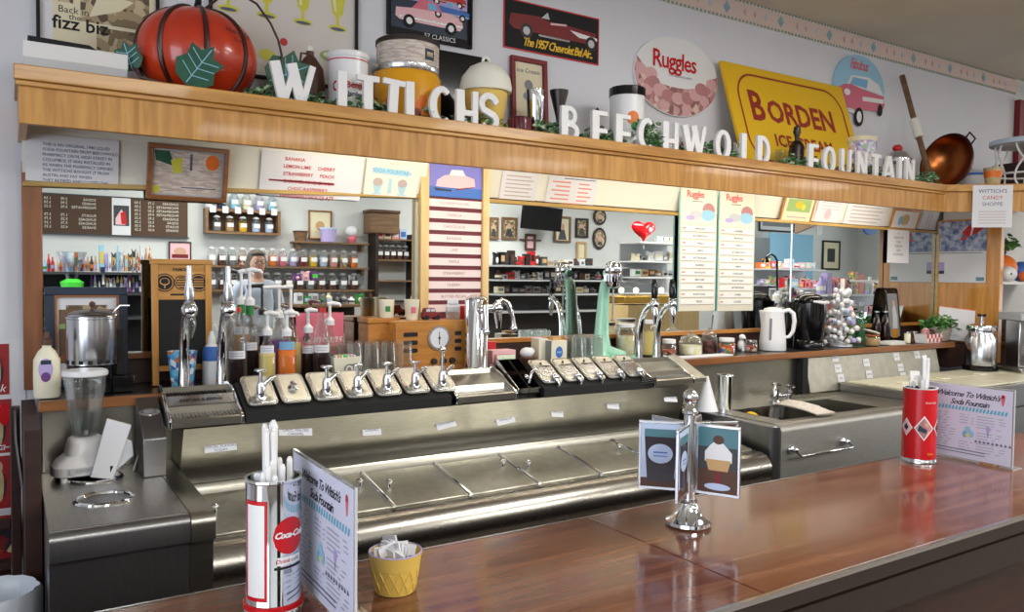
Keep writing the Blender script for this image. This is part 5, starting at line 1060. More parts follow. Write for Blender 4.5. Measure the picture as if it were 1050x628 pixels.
# carton at the left end
x0, x1 = X(24, 2.62, 70), X(131, 2.62, 70); hh = Z(49, 80, 2.62)-VZ
t = thing('white_carton', 'long pale grey box with a black lid at the left end of the valance', 'box', ((x0+x1)/2, 2.62, VZ))
obj('body', MB().box(-(x1-x0)/2, (x1-x0)/2, 0, .16, 0, hh, 'light_gray').box(-(x1-x0)/2-.001, (x1-x0)/2+.001, -.0015, .16, hh-.045, hh, 'white'), t, bevel=.002)
obj('lid', MB().prism([(-(x1-x0)/2+.02, hh+.0005), ((x1-x0)/2-.08, hh+.0005), ((x1-x0)/2-.10, hh+.012), (-(x1-x0)/2+.01, hh+.016)], .0, .14, 'matte_black'), t, bevel=.003)
# pumpkin
t = vt('metal_pumpkin', 'big orange painted metal pumpkin with dark ribs and green leaves', 'pumpkin', 202, 2.70, 60)
RX, RZ_ = .185, .148; zc = RZ_+.004
b = MB(); n, m_ = 48, 20; vs = []; fs = []
for i in range(m_+1):
    th = PI*i/m_
    for k in range(n):
        a = 2*PI*k/n; r = 1-.05*abs(cs(4*a))**6; rr = max(sn(th), 1e-5)**.85*r
        vs.append((RX*rr*cs(a), .155*rr*sn(a), zc-RZ_*cs(th)))
for i in range(m_):
    for k in range(n): a, c = i*n+k, i*n+(k+1) % n; fs.append((a, c, c+n, a+n))
b.add(vs, fs, 'pumpkin')
fnp = None
body = obj('shell', b, t)
b = MB()
for k in range(8):
    a = PI/4*k; pts = []
    for i in range(1, 20): th = PI*i/20; rr = sn(th)**.85*.965; pts.append((RX*rr*cs(a), .155*rr*sn(a), zc-RZ_*cs(th)))
    b.tube(pts, .008, 'pumpkin_band', 8)
obj('rib', b, t, label='dark brown raised ribs'); b = MB()
b.tube([(0, 0, zc+RZ_-.005), (.005, 0, zc+RZ_+.03), (-.01, .0, zc+RZ_+.06)], [.014, .010, .012], 'gloss_black', 10); obj('stem', b, t)
def leaf(sz): 
    b = MB(); o = [(0, -.5), (.3, -.42), (.48, -.12), (.36, .1), (.42, .38), (.14, .36), (0, .6), (-.16, .36), (-.42, .36), (-.36, .08), (-.48, -.14), (-.3, -.42)]
    o = [(x*sz, z*sz) for x, z in o]; b.prism(o, -.002, .002, 'leaf_dark')
    for k in (-1, 1):
        for j in (-.1, .1, .28): stroke(b, [(0, (j-.15)*sz), (k*.34*sz, j*sz)], .0022, -.0026, -.0022, 'sky')
    stroke(b, [(0, -.45*sz), (0, .5*sz)], .0026, -.0028, -.0024, 'sky'); return b
obj('leaf', leaf(.130), t, loc=(-.030, -.176, .078), rot=(.2, .6, 0), label='dark green painted leaf on the front')
obj('leaf', leaf(.085), t, loc=(-.205, -.06, .105), rot=(0, -.3, -.5), label='small dark green leaf at the left')
obj('leaf', leaf(.15), t, loc=(.285, -.02, .135), rot=(.1, 1.1, .1), label='dark green leaf at the right')
b = MB().tube([(-.195, -.08, .07), (-.18, -.13, .035), (-.10, -.165, .014), (0, -.17, .010), (.10, -.16, .012), (.17, -.12, .03), (.21, -.05, .07)], .005, 'pumpkin_band', 8).tube([(.02, -.03, zc+RZ_), (.07, -.03, zc+RZ_+.05), (.12, -.03, zc+RZ_+.07), (.18, -.03, zc+RZ_+.045), (.225, -.03, zc+RZ_-.01), (.25, -.03, zc+RZ_-.06), (.262, -.03, zc+.04), (.255, -.03, zc)], .004, 'pumpkin_band', 8).tube([(.21, -.04, .06), (.25, -.03, .10)], .004, 'pumpkin_band', 6)
obj('vine', b, t)
b = MB().text('Happy Fall', .022, .105, zc+.065, 'dark_brown', fn=lambda x, z: (x, -.158*math.sqrt(max(.01, 1-(x/RX)**2-((z-zc)/RZ_)**2))-.006, z)); b.text('Time', .020, .10, zc+.035, 'dark_brown', fn=lambda x, z: (x, -.158*math.sqrt(max(.01, 1-(x/RX)**2-((z-zc)/RZ_)**2))-.006, z)); obj('painted_words', b, t)
# brown jug
t = vt('stoneware_jug', 'brown stoneware jug with a pale cap behind the letter W', 'jug', 318, 2.74, 70)
H = Z(50, 318, 2.74)-VZ
obj('body', MB().lathe([(.048, 0), (.052, .01), (.052, H*.5), (.045, H*.72), (.022, H*.86), (.013, H*.9), (.013, H*.96)], (0, 0, 0), 'brown', 24), t); obj('cap', MB().cyl((0, 0, H*.95), .012, H*.08, 'warm_paper', 14), t); obj('handle', MB().tube([(-.012, 0, H*.92), (-.032, 0, H*.92), (-.036, 0, H*.78)], .004, 'brown', 8), t)
# white tin
r = 19.5*2.95/F; t = vt('white_tin', 'round white tin with red lettering behind the letters I and T', 'tin', 357, 2.66, 80); H = Z(57, 357, 2.66)-VZ
obj('body', MB().lathe([(r*.97, 0), (r*.97, H-.012)], (0, 0, 0), 'plastic_white', 32), t); obj('lid', MB().lathe([(r*1.03, H-.016), (r*1.03, H), (r*.98, H+.004), (.0001, H+.004)], (0, 0, 0), 'plastic_white', 32), t)
fd = CAMDIR(X(357, 2.66), 2.66); fn = lambda x, z: ((r*.97+.001)*cs(fd+x/r), (r*.97+.001)*sn(fd+x/r), z); fn2 = lambda x, z: ((r*.97+.002)*cs(fd+x/r), (r*.97+.002)*sn(fd+x/r), z)
b = MB(); wdisc(b, -.042, .105, .016, .018, 'coke_red', fn); wdisc(b, -.042, .105, .009, .011, 'plastic_white', fn2); obj('emblem', b, t); b = MB(); b.text('Benji', .030, .022, .108, 'coke_red', fn=fn2, bold=.0008); b.text('larder', .022, .026, .078, 'text_gray', fn=fn2, bold=.0006); wpatch(b, -r*1.4, r*1.4, H-.028, H-.024, 'coke_red', fn, 14); obj('print', b, t)
# yellow tin and marbled tin on top
r = 35*3.0/F; t = vt('yellow_tin', 'big yellow tin with a fruit picture on the valance shelf', 'tin', 416, 2.70, 80); H = Z(64, 416, 2.60)-VZ
obj('body', MB().lathe([(r, 0), (r*1.0, H*.82), (r*.93, H*.9)], (0, 0, 0), 'amber_tin' if 'amber_tin' in MATS else 'borden_yellow', 36), t)
obj('rim', MB().lathe([(r*.94, H*.9), (r*.97, H*.93), (r*.97, H), (.0001, H)], (0, 0, 0), 'silver', 36), t)
fd = CAMDIR(X(416, 2.70), 2.70); fn = lambda x, z: ((r+.001)*cs(fd+x/r), (r+.001)*sn(fd+x/r), z); fn2 = lambda x, z: ((r+.002)*cs(fd+x/r), (r+.002)*sn(fd+x/r), z)
for cx_, cz_, rr_, mm in ((.055, .065, .022, 'orange'), (.075, .04, .02, 'orange'), (.04, .035, .02, 'dark_red'), (.065, .09, .016, 'orange'), (-.06, .07, .02, 'orange')): b = MB(); wdisc(b, cx_, cz_, rr_, rr_, mm, fn if cx_ != .075 else fn2); obj('painted_fruit', b, t)
ty = 2.70
r2 = 31*3.0/F; H2 = Z(36, 418, 2.60)-VZ-H
t = thing('marbled_tin', 'grey marbled tin with a dark lid, standing on the yellow tin', 'tin', (X(418, 2.70, 80), 2.70, VZ+H+.001))
obj('body', MB().lathe([(r2, 0), (r2, H2*.86)], (0, 0, 0), 'marble_tin', 36), t); obj('lid', MB().lathe([(r2*1.03, H2*.84), (r2*1.03, H2), (r2*.98, H2+.004), (.0001, H2+.004)], (0, 0, 0), 'dark_brown', 36), t)
fd = CAMDIR(X(416, 2.70), 2.70)+.75; fn = lambda x, z: ((r2+.001)*cs(fd+x/r2), (r2+.001)*sn(fd+x/r2), z); b = MB(); wpatch(b, -.022, .022, .018, H2*.6, 'navy', fn); wpatch(b, -.014, .014, .03, H2*.48, 'sepia', lambda x, z: ((r2+.002)*cs(fd+x/r2), (r2+.002)*sn(fd+x/r2), z)); obj('stamp', b, t)
# dark tray against wall
x0, x1 = X(440, 2.86, 80), X(506, 2.86, 80); H = Z(53, 475, 2.86)-VZ
single('dark_tray', MB().prism(rrect(-(x1-x0)/2, (x1-x0)/2, 0, H, .03, 5), 0, .012, 'gloss_black'), 'dark brown rounded tray leaning on the wall behind the letter C', 'tray', loc=((x0+x1)/2, 2.865, VZ), rot=(-.05, 0, 0), bevel=.003)
# cone jar
t = vt('cone_jar', 'ceramic jar shaped like an ice cream cone with a white swirl lid', 'jar', 498, 2.66, 100); H = Z(60, 498, 2.66)-VZ; r = 27*3.05/F
obj('jar', MB().lathe([(r*.55, 0), (r*.62, .01), (r*.85, H*.58)], (0, 0, 0), 'waffle', 30), t); obj('lid', MB().lathe([(r*.98, H*.56), (r*1.0, H*.62), (r*.92, H*.75), (r*.62, H*.88), (r*.25, H*.94), (.0001, H*.95)], (0, 0, 0), 'warm_paper', 30), t)
obj('lid_knob', MB().torus((0, 0, H*.965), r*.14, r*.06, 'warm_paper', 16, 8, 'y'), t)
# framed verse
x0, x1 = X(527, 2.86, 85), X(564, 2.86, 85); H = Z(58, 545, 2.86)-VZ
def drw(b):
    b.text('Ice Cream', .028, 0, H-.055, 'text_gray', y=-.005, shear=.1); b.flat(ell(0, H-.115, .022, .022), 'gray', y=-.005).flat(ell(0, H-.165, .03, .02), 'text_soft', y=-.005)
framed('framed_drawing', 'small drawing in a reddish wooden frame behind the steel cup', x1-x0, H, .02, 'dark_red', 'cream', None, ((x0+x1)/2, 2.875, VZ), (-.06, 0, 0), draw=drw)
# small things on the shelf
t = vt('plum_mug', 'small ribbed plum-coloured glass mug right of the letter S', 'mug', 533, 2.60, 118); b = MB().lathe([(.038, 0), (.042, .01), (.043, .07), (.040, .078), (.037, .07), (.036, .01)], (0, 0, 0), 'plum' if 'plum' in MATS else 'dark_red', 24)
for k in range(18): a = 2*PI*k/18; b.tube([(.042*cs(a), .042*sn(a), .008), (.043*cs(a), .043*sn(a), .07)], .003, 'dark_red', 6)
obj('mug', b, t); obj('handle', MB().tube([(.042, 0, .062), (.062, 0, .058), (.062, 0, .02), (.042, 0, .015)], .004, 'dark_red', 8), t)
t = vt('steel_cup', 'polished steel soda cup with a flared rim, left of the letter B', 'cup', 549, 2.66, 110); H = Z(93, 549, 2.66)-VZ
obj('cup', MB().lathe([(.026, 0), (.028, .003), (.038, H), (.0395, H+.001), (.037, H), (.026, .006)], (0, 0, 0), 'polished', 26), t)
t = vt('dark_funnel', 'dark metal flared funnel bowl standing left of the letter B', 'funnel', 573, 2.68, 110); H = Z(93, 573, 2.68)-VZ
obj('bowl', MB().lathe([(.024, 0), (.020, .01), (.010, .02), (.010, H*.45), (.014, H*.55), (.038, H*.95), (.039, H), (.034, H*.95), (.010, H*.6)], (0, 0, 0), 'gunmetal', 24), t)
t = vt('black_lidded_tin', 'white tin with an orange and green picture and a black lid behind the second E', 'tin', 643, 2.68, 110); H = Z(92, 643, 2.68)-VZ; r = 18.5*3.35/F
obj('body', MB().lathe([(r, 0), (r, H*.9)], (0, 0, 0), 'plastic_white', 30), t); obj('lid', MB().lathe([(r*1.05, H*.88), (r*1.05, H), (r, H+.004), (.0001, H+.004)], (0, 0, 0), 'gloss_black', 30), t)
fd = CAMDIR(X(643, 2.68), 2.68); fn = lambda x, z: ((r+.001)*cs(fd+x/r), (r+.001)*sn(fd+x/r), z); b = MB(); wdisc(b, .028, H*.52, .028, .030, 'orange', fn); wdisc(b, .04, H*.40, .022, .02, 'green', lambda x, z: ((r+.002)*cs(fd+x/r), (r+.002)*sn(fd+x/r), z)); obj('picture', b, t); b = MB(); wpatch(b, -r, r, 0.002, .03, 'gloss_black', fn, 12); obj('black_band', b, t)
for u_, h_, r_, lb, mm in ((606, .10, .022, 'clear sundae glass behind the first E', 'glass'), (631, .085, .020, 'clear little glass between the two Es', 'glass'), (676, .12, .026, 'clear glass vase of ivy behind the C of the middle word', 'glass'), (702, .11, .024, 'clear candle glass left of the second W', 'glass'), (729, .09, .022, 'clear small glass left of the O', 'glass'), (800, .11, .026, 'clear glass jar left of the dark mill', 'glass'), (757, .12, .018, 'tiny glass lamp left of the letter L', 'glass')):
    t = vt('small_glass', lb, 'glass', u_, 2.66, 120); obj('glass', MB().lathe([(r_*.8, 0), (r_*.85, .004), (r_*.4, .012), (r_*.4, h_*.25), (r_, h_*.45), (r_*1.05, h_), (r_, h_), (r_*.9, h_*.5), (.0001, h_*.32)], (0, 0, 0), mm, 20), t)
    if u_ in (702, 757): obj('candle', MB().cyl((0, 0, h_*.33), r_*.7, h_*.45, 'red' if u_ == 702 else 'warm_paper', 14), t)
t = vt('spoon_holder', 'narrow metal spoon standing behind the first E', 'spoon', 612, 2.72, 110); obj('spoon', MB().tube([(0, 0, .004), (.004, 0, .17)], .004, 'gunmetal', 8).sph((.004, 0, .18), (.010, .004, .016), 'gunmetal', 10, 8), t)
t = vt('pepper_mill', 'dark metal mill with a knob between the words, below the yellow sign', 'mill', 817, 2.62, 150); H = Z(128, 817, 2.62)-VZ
obj('body', MB().lathe([(.036, 0), (.036, H*.55), (.030, H*.60), (.020, H*.66)], (0, 0, 0), 'gunmetal', 20), t); obj('knob', MB().lathe([(.010, H*.66), (.012, H*.75), (.020, H*.84), (.016, H*.95), (.0001, H)], (0, 0, 0), 'gunmetal', 16), t); obj('handle', MB().tube([(-.034, 0, H*.5), (-.055, 0, H*.45), (-.055, 0, H*.2), (-.034, 0, H*.15)], .005, 'gunmetal', 8), t)
t = vt('flowered_tin', 'pale tin with a flower pattern right of the yellow sign', 'tin', 883, 2.72, 150); H = Z(140, 883, 2.72)-VZ; obj('body', MB().lathe([(.082, 0), (.082, H*.88), (.078, H*.9)], (0, 0, 0), 'flowers', 26), t); obj('lid', MB().lathe([(.085, H*.88), (.085, H*.97), (.05, H), (.0001, H)], (0, 0, 0), 'cream', 26), t)
t = vt('chrome_jar', 'round chrome-topped glass jar with a red knob near the end of the letters', 'jar', 920, 2.66, 165); H = Z(150, 920, 2.66)-VZ; r = 13*4.55/F
obj('jar', MB().lathe([(r*.8, 0), (r, .01), (r, H*.6)], (0, 0, 0), 'glass', 24), t); obj('lid', MB().lathe([(r*1.05, H*.6), (r*1.05, H*.68), (r*.6, H*.85), (r*.3, H*.9)], (0, 0, 0), 'chrome', 24), t); obj('knob', MB().sph((0, 0, H*.95), (.028, .028, .022), 'red', 14, 8), t)
# ivy garlands
rnd = random.Random(31)
for i, (u0, u1, lb, sz) in enumerate(((256, 335, 'garland of variegated ivy around the letter W', .038), (336, 400, 'sprig of ivy below the white tin', .03), (424, 445, 'ivy cluster between the first I and the C', .036), (462, 520, 'ivy sprig at the foot of the cone jar', .028), (548, 572, 'ivy cluster left of the letter B', .03), (594, 640, 'ivy sprigs between B and the second E', .03), (650, 680, 'raised ivy cluster behind the letter C of the middle word', .04), (694, 760, 'ivy sprigs behind the second W and the O', .03), (800, 858, 'ivy sprigs around the dark mill and the F', .03), (862, 912, 'ivy sprigs behind U and N', .028), (938, 962, 'ivy cluster left of the copper bowl', .036))):
    Y = 2.60; xa, xb = X(u0, Y, 110), X(u1, Y, 110)
    b = leaves(int(70+420*(xb-xa)), ((xb-xa)/2, .045, .075 if i not in (6,) else .15), sz, 40+i, 'ivy', zc=.012)
    o = obj('ivy', b, loc=((xa+xb)/2, Y, VZ)); tag(o, lb, 'plant', 'ivy along the valance')
# Borden sign leaning on the wall
d_ = 2.0
TL = at(742, 62, 2.84); TR = at(866, 84, 2.84); wS = TR.x-TL.x; yb = 2.66; hS = math.hypot(TL.z-VZ, 2.84-yb)
th = math.atan2(2.84-yb, TL.z-VZ)
t = thing('ice_cream_sign', 'yellow metal ice cream sign with dark red lettering leaning on the wall', 'sign', ((TL.x+TR.x)/2, yb+.02, VZ+.006), rot=(-th, 0, 0))
b = MB().box(-wS/2, wS/2, 0, .018, 0, hS, 'borden_yellow'); obj('board', b, t, bevel=.002)
b = MB(); oi = rrect(-wS/2+.07, wS/2-.05, .05, hS-.045, .14, 8); ii = rrect(-wS/2+.082, wS/2-.062, .062, hS-.057, .128, 8); n = len(oi)
for k in range(n): b.add([(oi[k][0], -.0008, oi[k][1]), (oi[(k+1) % n][0], -.0008, oi[(k+1) % n][1]), (ii[(k+1) % n][0], -.0008, ii[(k+1) % n][1]), (ii[k][0], -.0008, ii[k][1])], [(0, 1, 2, 3)], 'sign_red')
b.text('B', .235, -wS*.305, hS*.60, 'sign_red', y=-.001, bold=.006, sx=.85); b.text('ORDEN', .175, wS*.055, hS*.575, 'sign_red', y=-.001, bold=.005, sx=.92, csp=1.0); b.text('ICE CREAM', .092, .02, hS*.30, 'sign_red', y=-.001, bold=.003, csp=1.05)
obj('lettering', b, t, label='dark red lettering and border')
# Ruggles round sign
def disc_sign(uc, vc, ul, ur, vt_, vb, nm, label):
    c = at(uc, vc, 2.885); a = (X(ur, 2.885, vc)-X(ul, 2.885, vc))/2; h = (Z(vt_, uc, 2.885)-Z(vb, uc, 2.885))/2; t = thing(nm, label, 'sign', (c.x, 2.899, c.z)); return t, a, h
t, a, h = disc_sign(694.5, 79, 652, 738, 38, 119, 'round_sign', 'round white sign with red script and scoops of pink ice cream')
b = MB(); b.prism(ell(0, 0, a, h, 48), -.014, 0, 'white'); obj('disc', b, t)
b = MB()
pts = [(a*.985*cs(math.radians(q)), h*.985*sn(math.radians(q))) for q in range(160, 372, 6)]; inn = [(a*.72*cs(math.radians(q)), h*.02+h*.30*sn(math.radians(q))) for q in range(366, 168, -6)]
pts2 = pts+inn; m1 = len(pts)
for k in range(m1-1):
    j = k; kk = min(int((m1-1-k)*(len(inn)-1)/(m1-1)), len(inn)-1); kk2 = min(int((m1-2-k)*(len(inn)-1)/(m1-1)), len(inn)-1)
    b.flat([pts[k], pts[k+1], inn[kk2], inn[kk]] if kk != kk2 else [pts[k], pts[k+1], inn[kk]], 'icecream_photo', y=-.0146)
for q in range(184, 360, 22): b.flat(ell(a*.62*cs(math.radians(q)), h*.0+h*.55*sn(math.radians(q)), a*.15, h*.16, 16), 'scoop_b' if (q//22) % 2 else 'scoop_a', y=-.0150-.0001*(q//22))
for q in range(178, 366, 18): b.flat(ell(a*.84*cs(math.radians(q)), h*.80*sn(math.radians(q)), a*.12, h*.14, 14), 'scoop_a' if (q//18) % 2 else 'icecream_photo', y=-.0148-.00005*(q//18))
obj('photo', b, t)
b = MB().text('Ruggles', h*.62, -.02, h*.36, 'coke_red', y=-.0166, shear=.0, bold=.0015, csp=.90, sx=.92).text('The ice cream place', h*.10, .02, h*.02, 'text_gray', y=-.0152); obj('lettering', b, t)
# Fabulous car sign
t, a, h = disc_sign(882, 94, 857, 909, 57, 132, 'car_sign', 'round blue sign with a pink classic car and pink script')
b = MB(); b.prism([(a*cs(math.radians(q)), h*.10+h*.9*sn(math.radians(q))) for q in range(-30, 211, 8)], -.010, 0, 'sky'); obj('disc', b, t)
b = MB(); mat('car_pink', (206, 96, 120), .4)
b.prism([(-a*.95, -h*.05), (-a*.6, h*.12), (-a*.35, h*.16), (a*.1, h*.08), (a*.95, h*.0), (a*1.0, -h*.25), (a*.9, -h*.42), (a*.0, -h*.50), (-a*.3, -h*.62), (-a*.9, -h*.55), (-a*1.02, -h*.3)], -.014, -.0105, 'car_pink')
b.prism([(-a*.5, h*.14), (-a*.35, h*.40), (a*.35, h*.44), (a*.75, h*.30), (a*.95, h*.02), (a*.1, h*.1)], -.013, -.0103, 'white').flat([(-a*.4, h*.16), (-a*.28, h*.36), (a*.3, h*.36), (a*.25, h*.12)], 'light_blue', y=-.0146)
b.flat([(-a*.98, -h*.45), (-a*.2, -h*.52), (-a*.2, -h*.62), (-a*.95, -h*.62)], 'silver', y=-.0146).flat(ell(-a*.5, -h*.08, a*.12, h*.09, 14), 'white', y=-.0146).flat([(a*.1, -h*.12), (a*.95, -h*.08), (a*.95, -h*.2), (a*.1, -h*.24)], 'white', y=-.0146)
b.prism(ell(-a*.02, -h*.70, a*.17, h*.26, 20), -.0155, -.0105, 'matte_black').flat(ell(-a*.02, -h*.70, a*.10, h*.16, 16), 'white', y=-.016); b.prism(ell(a*.82, -h*.40, a*.10, h*.17, 16), -.0150, -.0105, 'matte_black')
obj('car', b, t, label='pink and white classic car'); b = MB().text('Fabulous', h*.40, -a*.05, h*.72, 'pink', y=-.0112, shear=.3, csp=.8, sx=.72, slope=.0, bold=.002); obj('lettering', b, t)
# wall posters
def wallrect(u0, u1, v0, v1, Y=2.897):
    x0, x1 = X(u0, Y, (v0+v1)/2), X(u1, Y, (v0+v1)/2); um = (u0+u1)/2; return x0, x1, Z(v1, um, Y), Z(v0, um, Y)
x0, x1, z0, z1 = wallrect(37, 163, -26, 64); w_ = x1-x0; hh = z1-z0
def drw(b):
    b.flat(rect(-w_/2+.045, w_/2-.012, .01, hh-.02), 'cream', y=-.0050).flat(rect(-.055, w_/2-.03, hh*.44, hh-.05), 'sepia', y=-.0054).flat(rect(-w_/2+.06, -.075, hh*.62, hh-.03), 'sepia', y=-.0054).flat(rect(-.01, w_/2-.03, hh*.14, hh*.40), 'sepia', y=-.0054)
    b.text('Back in', .030, -w_*.21, hh*.54, 'text_black', y=-.0056).text('the', .026, -w_*.20, hh*.465, 'text_black', y=-.0056).text('fizz biz', .058, -w_*.155, hh*.385, 'text_black', y=-.0056, bold=.001)
    b.flat([(-.03, hh*.5), (.06, hh*.62), (.10, hh*.75), (.0, hh*.8)], 'cream', y=-.0056)
framed('wall_poster', 'black-framed magazine page about the fizz biz on the wall at the left', w_, hh, .010, 'matte_black', 'paper', None, ((x0+x1)/2, 2.899, z0), (0, 0, 0), draw=drw)
x0, x1, z0, z1 = wallrect(214, 366, -30, 84); w_ = x1-x0; hh = z1-z0
def drw(b):
    for k in range(4):
        cx_ = -w_/2+.065+k*.132; zb = hh*.57+k*.0
        b.flat([(cx_-.038, zb+.16), (cx_+.038, zb+.16), (cx_+.020, zb+.055), (cx_+.006, zb+.04), (cx_-.006, zb+.04), (cx_-.020, zb+.055)], 'glass_yellow', y=-.005).flat(rect(cx_-.006, cx_+.006, zb+.005, zb+.042), 'glass_yellow', y=-.0052).flat(ell(cx_, zb, .036, .012), 'glass_yellow', y=-.0054).flat(ell(cx_, zb-.003, .028, .006), 'text_gray', y=-.0056).flat([(cx_-.030, zb+.15), (cx_-.012, zb+.15), (cx_-.004, zb+.06), (cx_-.012, zb+.06)], 'cream', y=-.0056)
    b.flat(ell(w_*.32, hh*.30, .05, .022), 'leafy', y=-.005).flat(ell(w_*.32, hh*.31, .036, .012), 'cream', y=-.0054).flat(ell(-w_*.02, hh*.36, .014, .014), 'red', y=-.005).flat(ell(-w_*.13, hh*.22, .03, .02), 'glass_yellow', y=-.005)
framed('wall_poster', 'black-framed white poster of yellow sundae glasses behind the pumpkin', w_, hh, .010, 'matte_black', 'poster_white', None, ((x0+x1)/2, 2.899, z0), (0, 0, 0), draw=drw)
x0, x1, z0, z1 = wallrect(396, 483, -28, 43); w_ = x1-x0; hh = z1-z0
def car(b, s, cx_, cz, body, roof, y, f=1):
    P = lambda pts: [(cx_+x*s*f, cz+z*s) for x, z in pts]
    b.flat(P([(-1, .0), (-.95, .22), (-.5, .30), (.45, .26), (1.0, .20), (1.02, -.02), (.9, -.10), (-.9, -.12)]), body, y=y).flat(P([(-.35, .28), (-.18, .52), (.30, .52), (.55, .25)]), roof, y=y-.0004).flat(P([(-.25, .30), (-.13, .47), (.08, .47), (.08, .29)]), 'light_blue', y=y-.0008)
    b.flat(P([(-.98, .02), (.98, .0), (.98, -.04), (-.96, -.04)]), 'silver', y=y-.0008)
    for wx in (-.62, .62): b.flat([(cx_+(wx*f+.17*cs(q*PI/8))*s, cz+(-.10+.17*sn(q*PI/8))*s) for q in range(16)], 'matte_black', y=y-.001).flat([(cx_+(wx*f+.09*cs(q*PI/8))*s, cz+(-.10+.09*sn(q*PI/8))*s) for q in range(16)], 'letter_white', y=y-.0014)
def drw(b):
    b.flat(rect(-w_/2+.02, w_/2-.02, .035, hh-.01), 'navy', y=-.0048); b.flat(rect(-w_/2+.02, w_/2-.02, hh*.55, hh-.01), 'lilac', y=-.005)
    car(b, .085, -.08, hh*.62, 'light_blue', 'white', -.0054); car(b, .085, .08, hh*.64, 'red', 'white', -.0056, -1); car(b, .15, -.0, hh*.30, 'light_pink', 'pink', -.0076, -1); car(b, .09, .09, hh*.46, 'blue', 'lilac', -.0066)
    b.text('57 CLASSICS', .026, w_*.12, .022, 'letter_white', y=-.0052)
framed('wall_poster', 'black poster of many classic cars on the wall above the marbled tin', w_, hh, .008, 'matte_black', 'matte_black', None, ((x0+x1)/2, 2.899, z0), (0, 0, 0), draw=drw, inner=0)
x0, x1, z0, z1 = wallrect(516, 614, 8, 58); w_ = x1-x0; hh = z1-z0
t = thing('car_plaque', 'black tin sign of a dark red convertible with yellow writing', 'sign', ((x0+x1)/2, 2.899, z0))
obj('plate', MB().box(-w_/2, w_/2, -.004, 0, 0, hh, 'red').box(-w_/2+.006, w_/2-.006, -.005, -.0045, .006, hh-.006, 'matte_black'), t)
b = MB(); P = lambda pts: [(x*w_/2, z*hh) for x, z in pts]
b.flat(P([(-.88, .62), (-.86, .72), (-.3, .76), (-.1, .70), (.3, .70), (.92, .66), (.94, .46), (.86, .40), (-.8, .42), (-.9, .5)]), 'dark_red', y=-.0056).flat(P([(-.25, .74), (-.12, .88), (-.08, .74)]), 'light_gray', y=-.006).flat(P([(-.06, .68), (.28, .72), (.28, .68), (-.06, .64)]), 'light_pink', y=-.006).flat(P([(.35, .62), (.95, .56), (.95, .50), (.55, .50)]), 'letter_white', y=-.006).flat(P([(-.3, .40), (.35, .40), (.35, .36), (-.3, .36)]), 'silver', y=-.006)
for wx in (-.55, .82): b.flat([(wx*w_/2+.032*cs(q*PI/8), hh*.42+.032*sn(q*PI/8)) for q in range(16)], 'gunmetal', y=-.0062).flat([(wx*w_/2+.018*cs(q*PI/8), hh*.42+.018*sn(q*PI/8)) for q in range(16)], 'light_gray', y=-.0066)
obj('car_picture', b, t); b = MB().text('The 1957 Chevrolet Bel Air...', .052, .03, hh*.19, 'yellow', y=-.0056, shear=.3, csp=.80, bold=.0012, sx=.98*w_/.50 if False else .80); obj('lettering', b, t, label='yellow script lettering')
# paddle and copper bowl
t = thing('candy_paddle', 'long wooden candy paddle leaning on the wall left of the copper bowl', 'paddle', (X(957, 2.60, 180), 2.60, VZ+.002)); top = at(925, 78, 2.86); L_ = Vector((top.x, top.y, top.z))-Vector(t.location)
obj('handle', MB().tube([(0, 0, .01), L_*.45, L_], [.018, .016, .017], 'shelf_wood', 10), t); obj('wrap', MB().tube([L_*.44, L_*.60], [.026, .026], 'warm_paper', 10), t, label='pale paper wrapped round the handle')
c = at(971, 160, 2.55); t = thing('copper_bowl', 'round copper candy bowl standing on edge with an iron handle', 'bowl', (c.x, 2.60, VZ+.150))
r = 27.5*4.85/F; t.location = (c.x+.08, 2.60, VZ+r*1.03)
fd = CAMDIR(c.x, 2.6); nrm_ = Vector((cs(fd-.65), sn(fd-.65), .18)).normalized(); t.rotation_euler = nrm_.to_track_quat('Z', 'Y').to_euler()
prof = [(.0001, -.115), (r*.35, -.108), (r*.7, -.080), (r*.93, -.035), (r, 0), (r*1.02, .002), (r*.985, .0), (r*.91, -.033), (r*.68, -.076), (r*.34, -.103), (.0001, -.110)]
obj('bowl', MB().lathe(prof, (0, 0, 0), 'copper', 40), t); obj('rim', MB().torus((0, 0, .001), r*1.01, .005, 'gunmetal', 36, 8), t)
for s in (1, -1): obj('handle', MB().tube([(s*r*.98, -.03, -.01), (s*(r+.035), -.03, .0), (s*(r+.035), .03, .0), (s*r*.98, .03, -.01)], .005, 'gunmetal', 8), t, rot=(0, 0, .75))
# pot, cup, wire stand at the right end
t = thing('enamel_pot', 'white enamel pot with a blue rim right of the copper bowl', 'pot', (5.03, 2.62, VZ), rot=(0, 0, 0)); t.scale = (.78, .78, .9)
obj('body', MB().lathe([(.085, 0), (.092, .01), (.095, .13)], (0, 0, 0), 'light_gray', 26), t); obj('rim', MB().torus((0, 0, .132), .098, .008, 'blue', 26, 8), t); obj('lid', MB().lathe([(.098, .136), (.06, .155), (.012, .165), (.014, .178), (.0001, .18)], (0, 0, 0), 'light_gray', 24), t)
t = thing('bamboo_cup', 'tapered tan wooden cup on the corner of the valance', 'cup', (4.79, 2.38, VZ)); obj('cup', MB().lathe([(.035, 0), (.036, .004), (.050, .115), (.046, .115), (.032, .006)], (0, 0, 0), 'stone_cup', 20), t); obj('band', MB().lathe([(.0445, .06), (.0490, .095)], (0, 0, 0), 'orange', 20), t)
cx_, cy_ = 5.24, 2.40
t = thing('wire_stool', 'small stool with a blue-white round seat and twisted white wire legs', 'stool', (cx_, cy_, VZ)); H = Z(138, 1042, 2.35)-VZ
obj('seat', MB().lathe([(.20, H-.035), (.21, H-.03), (.21, H-.004), (.20, H), (.0001, H)], (0, 0, 0), 'light_blue_seat' if 'light_blue_seat' in MATS else 'label_blue', 36), t)
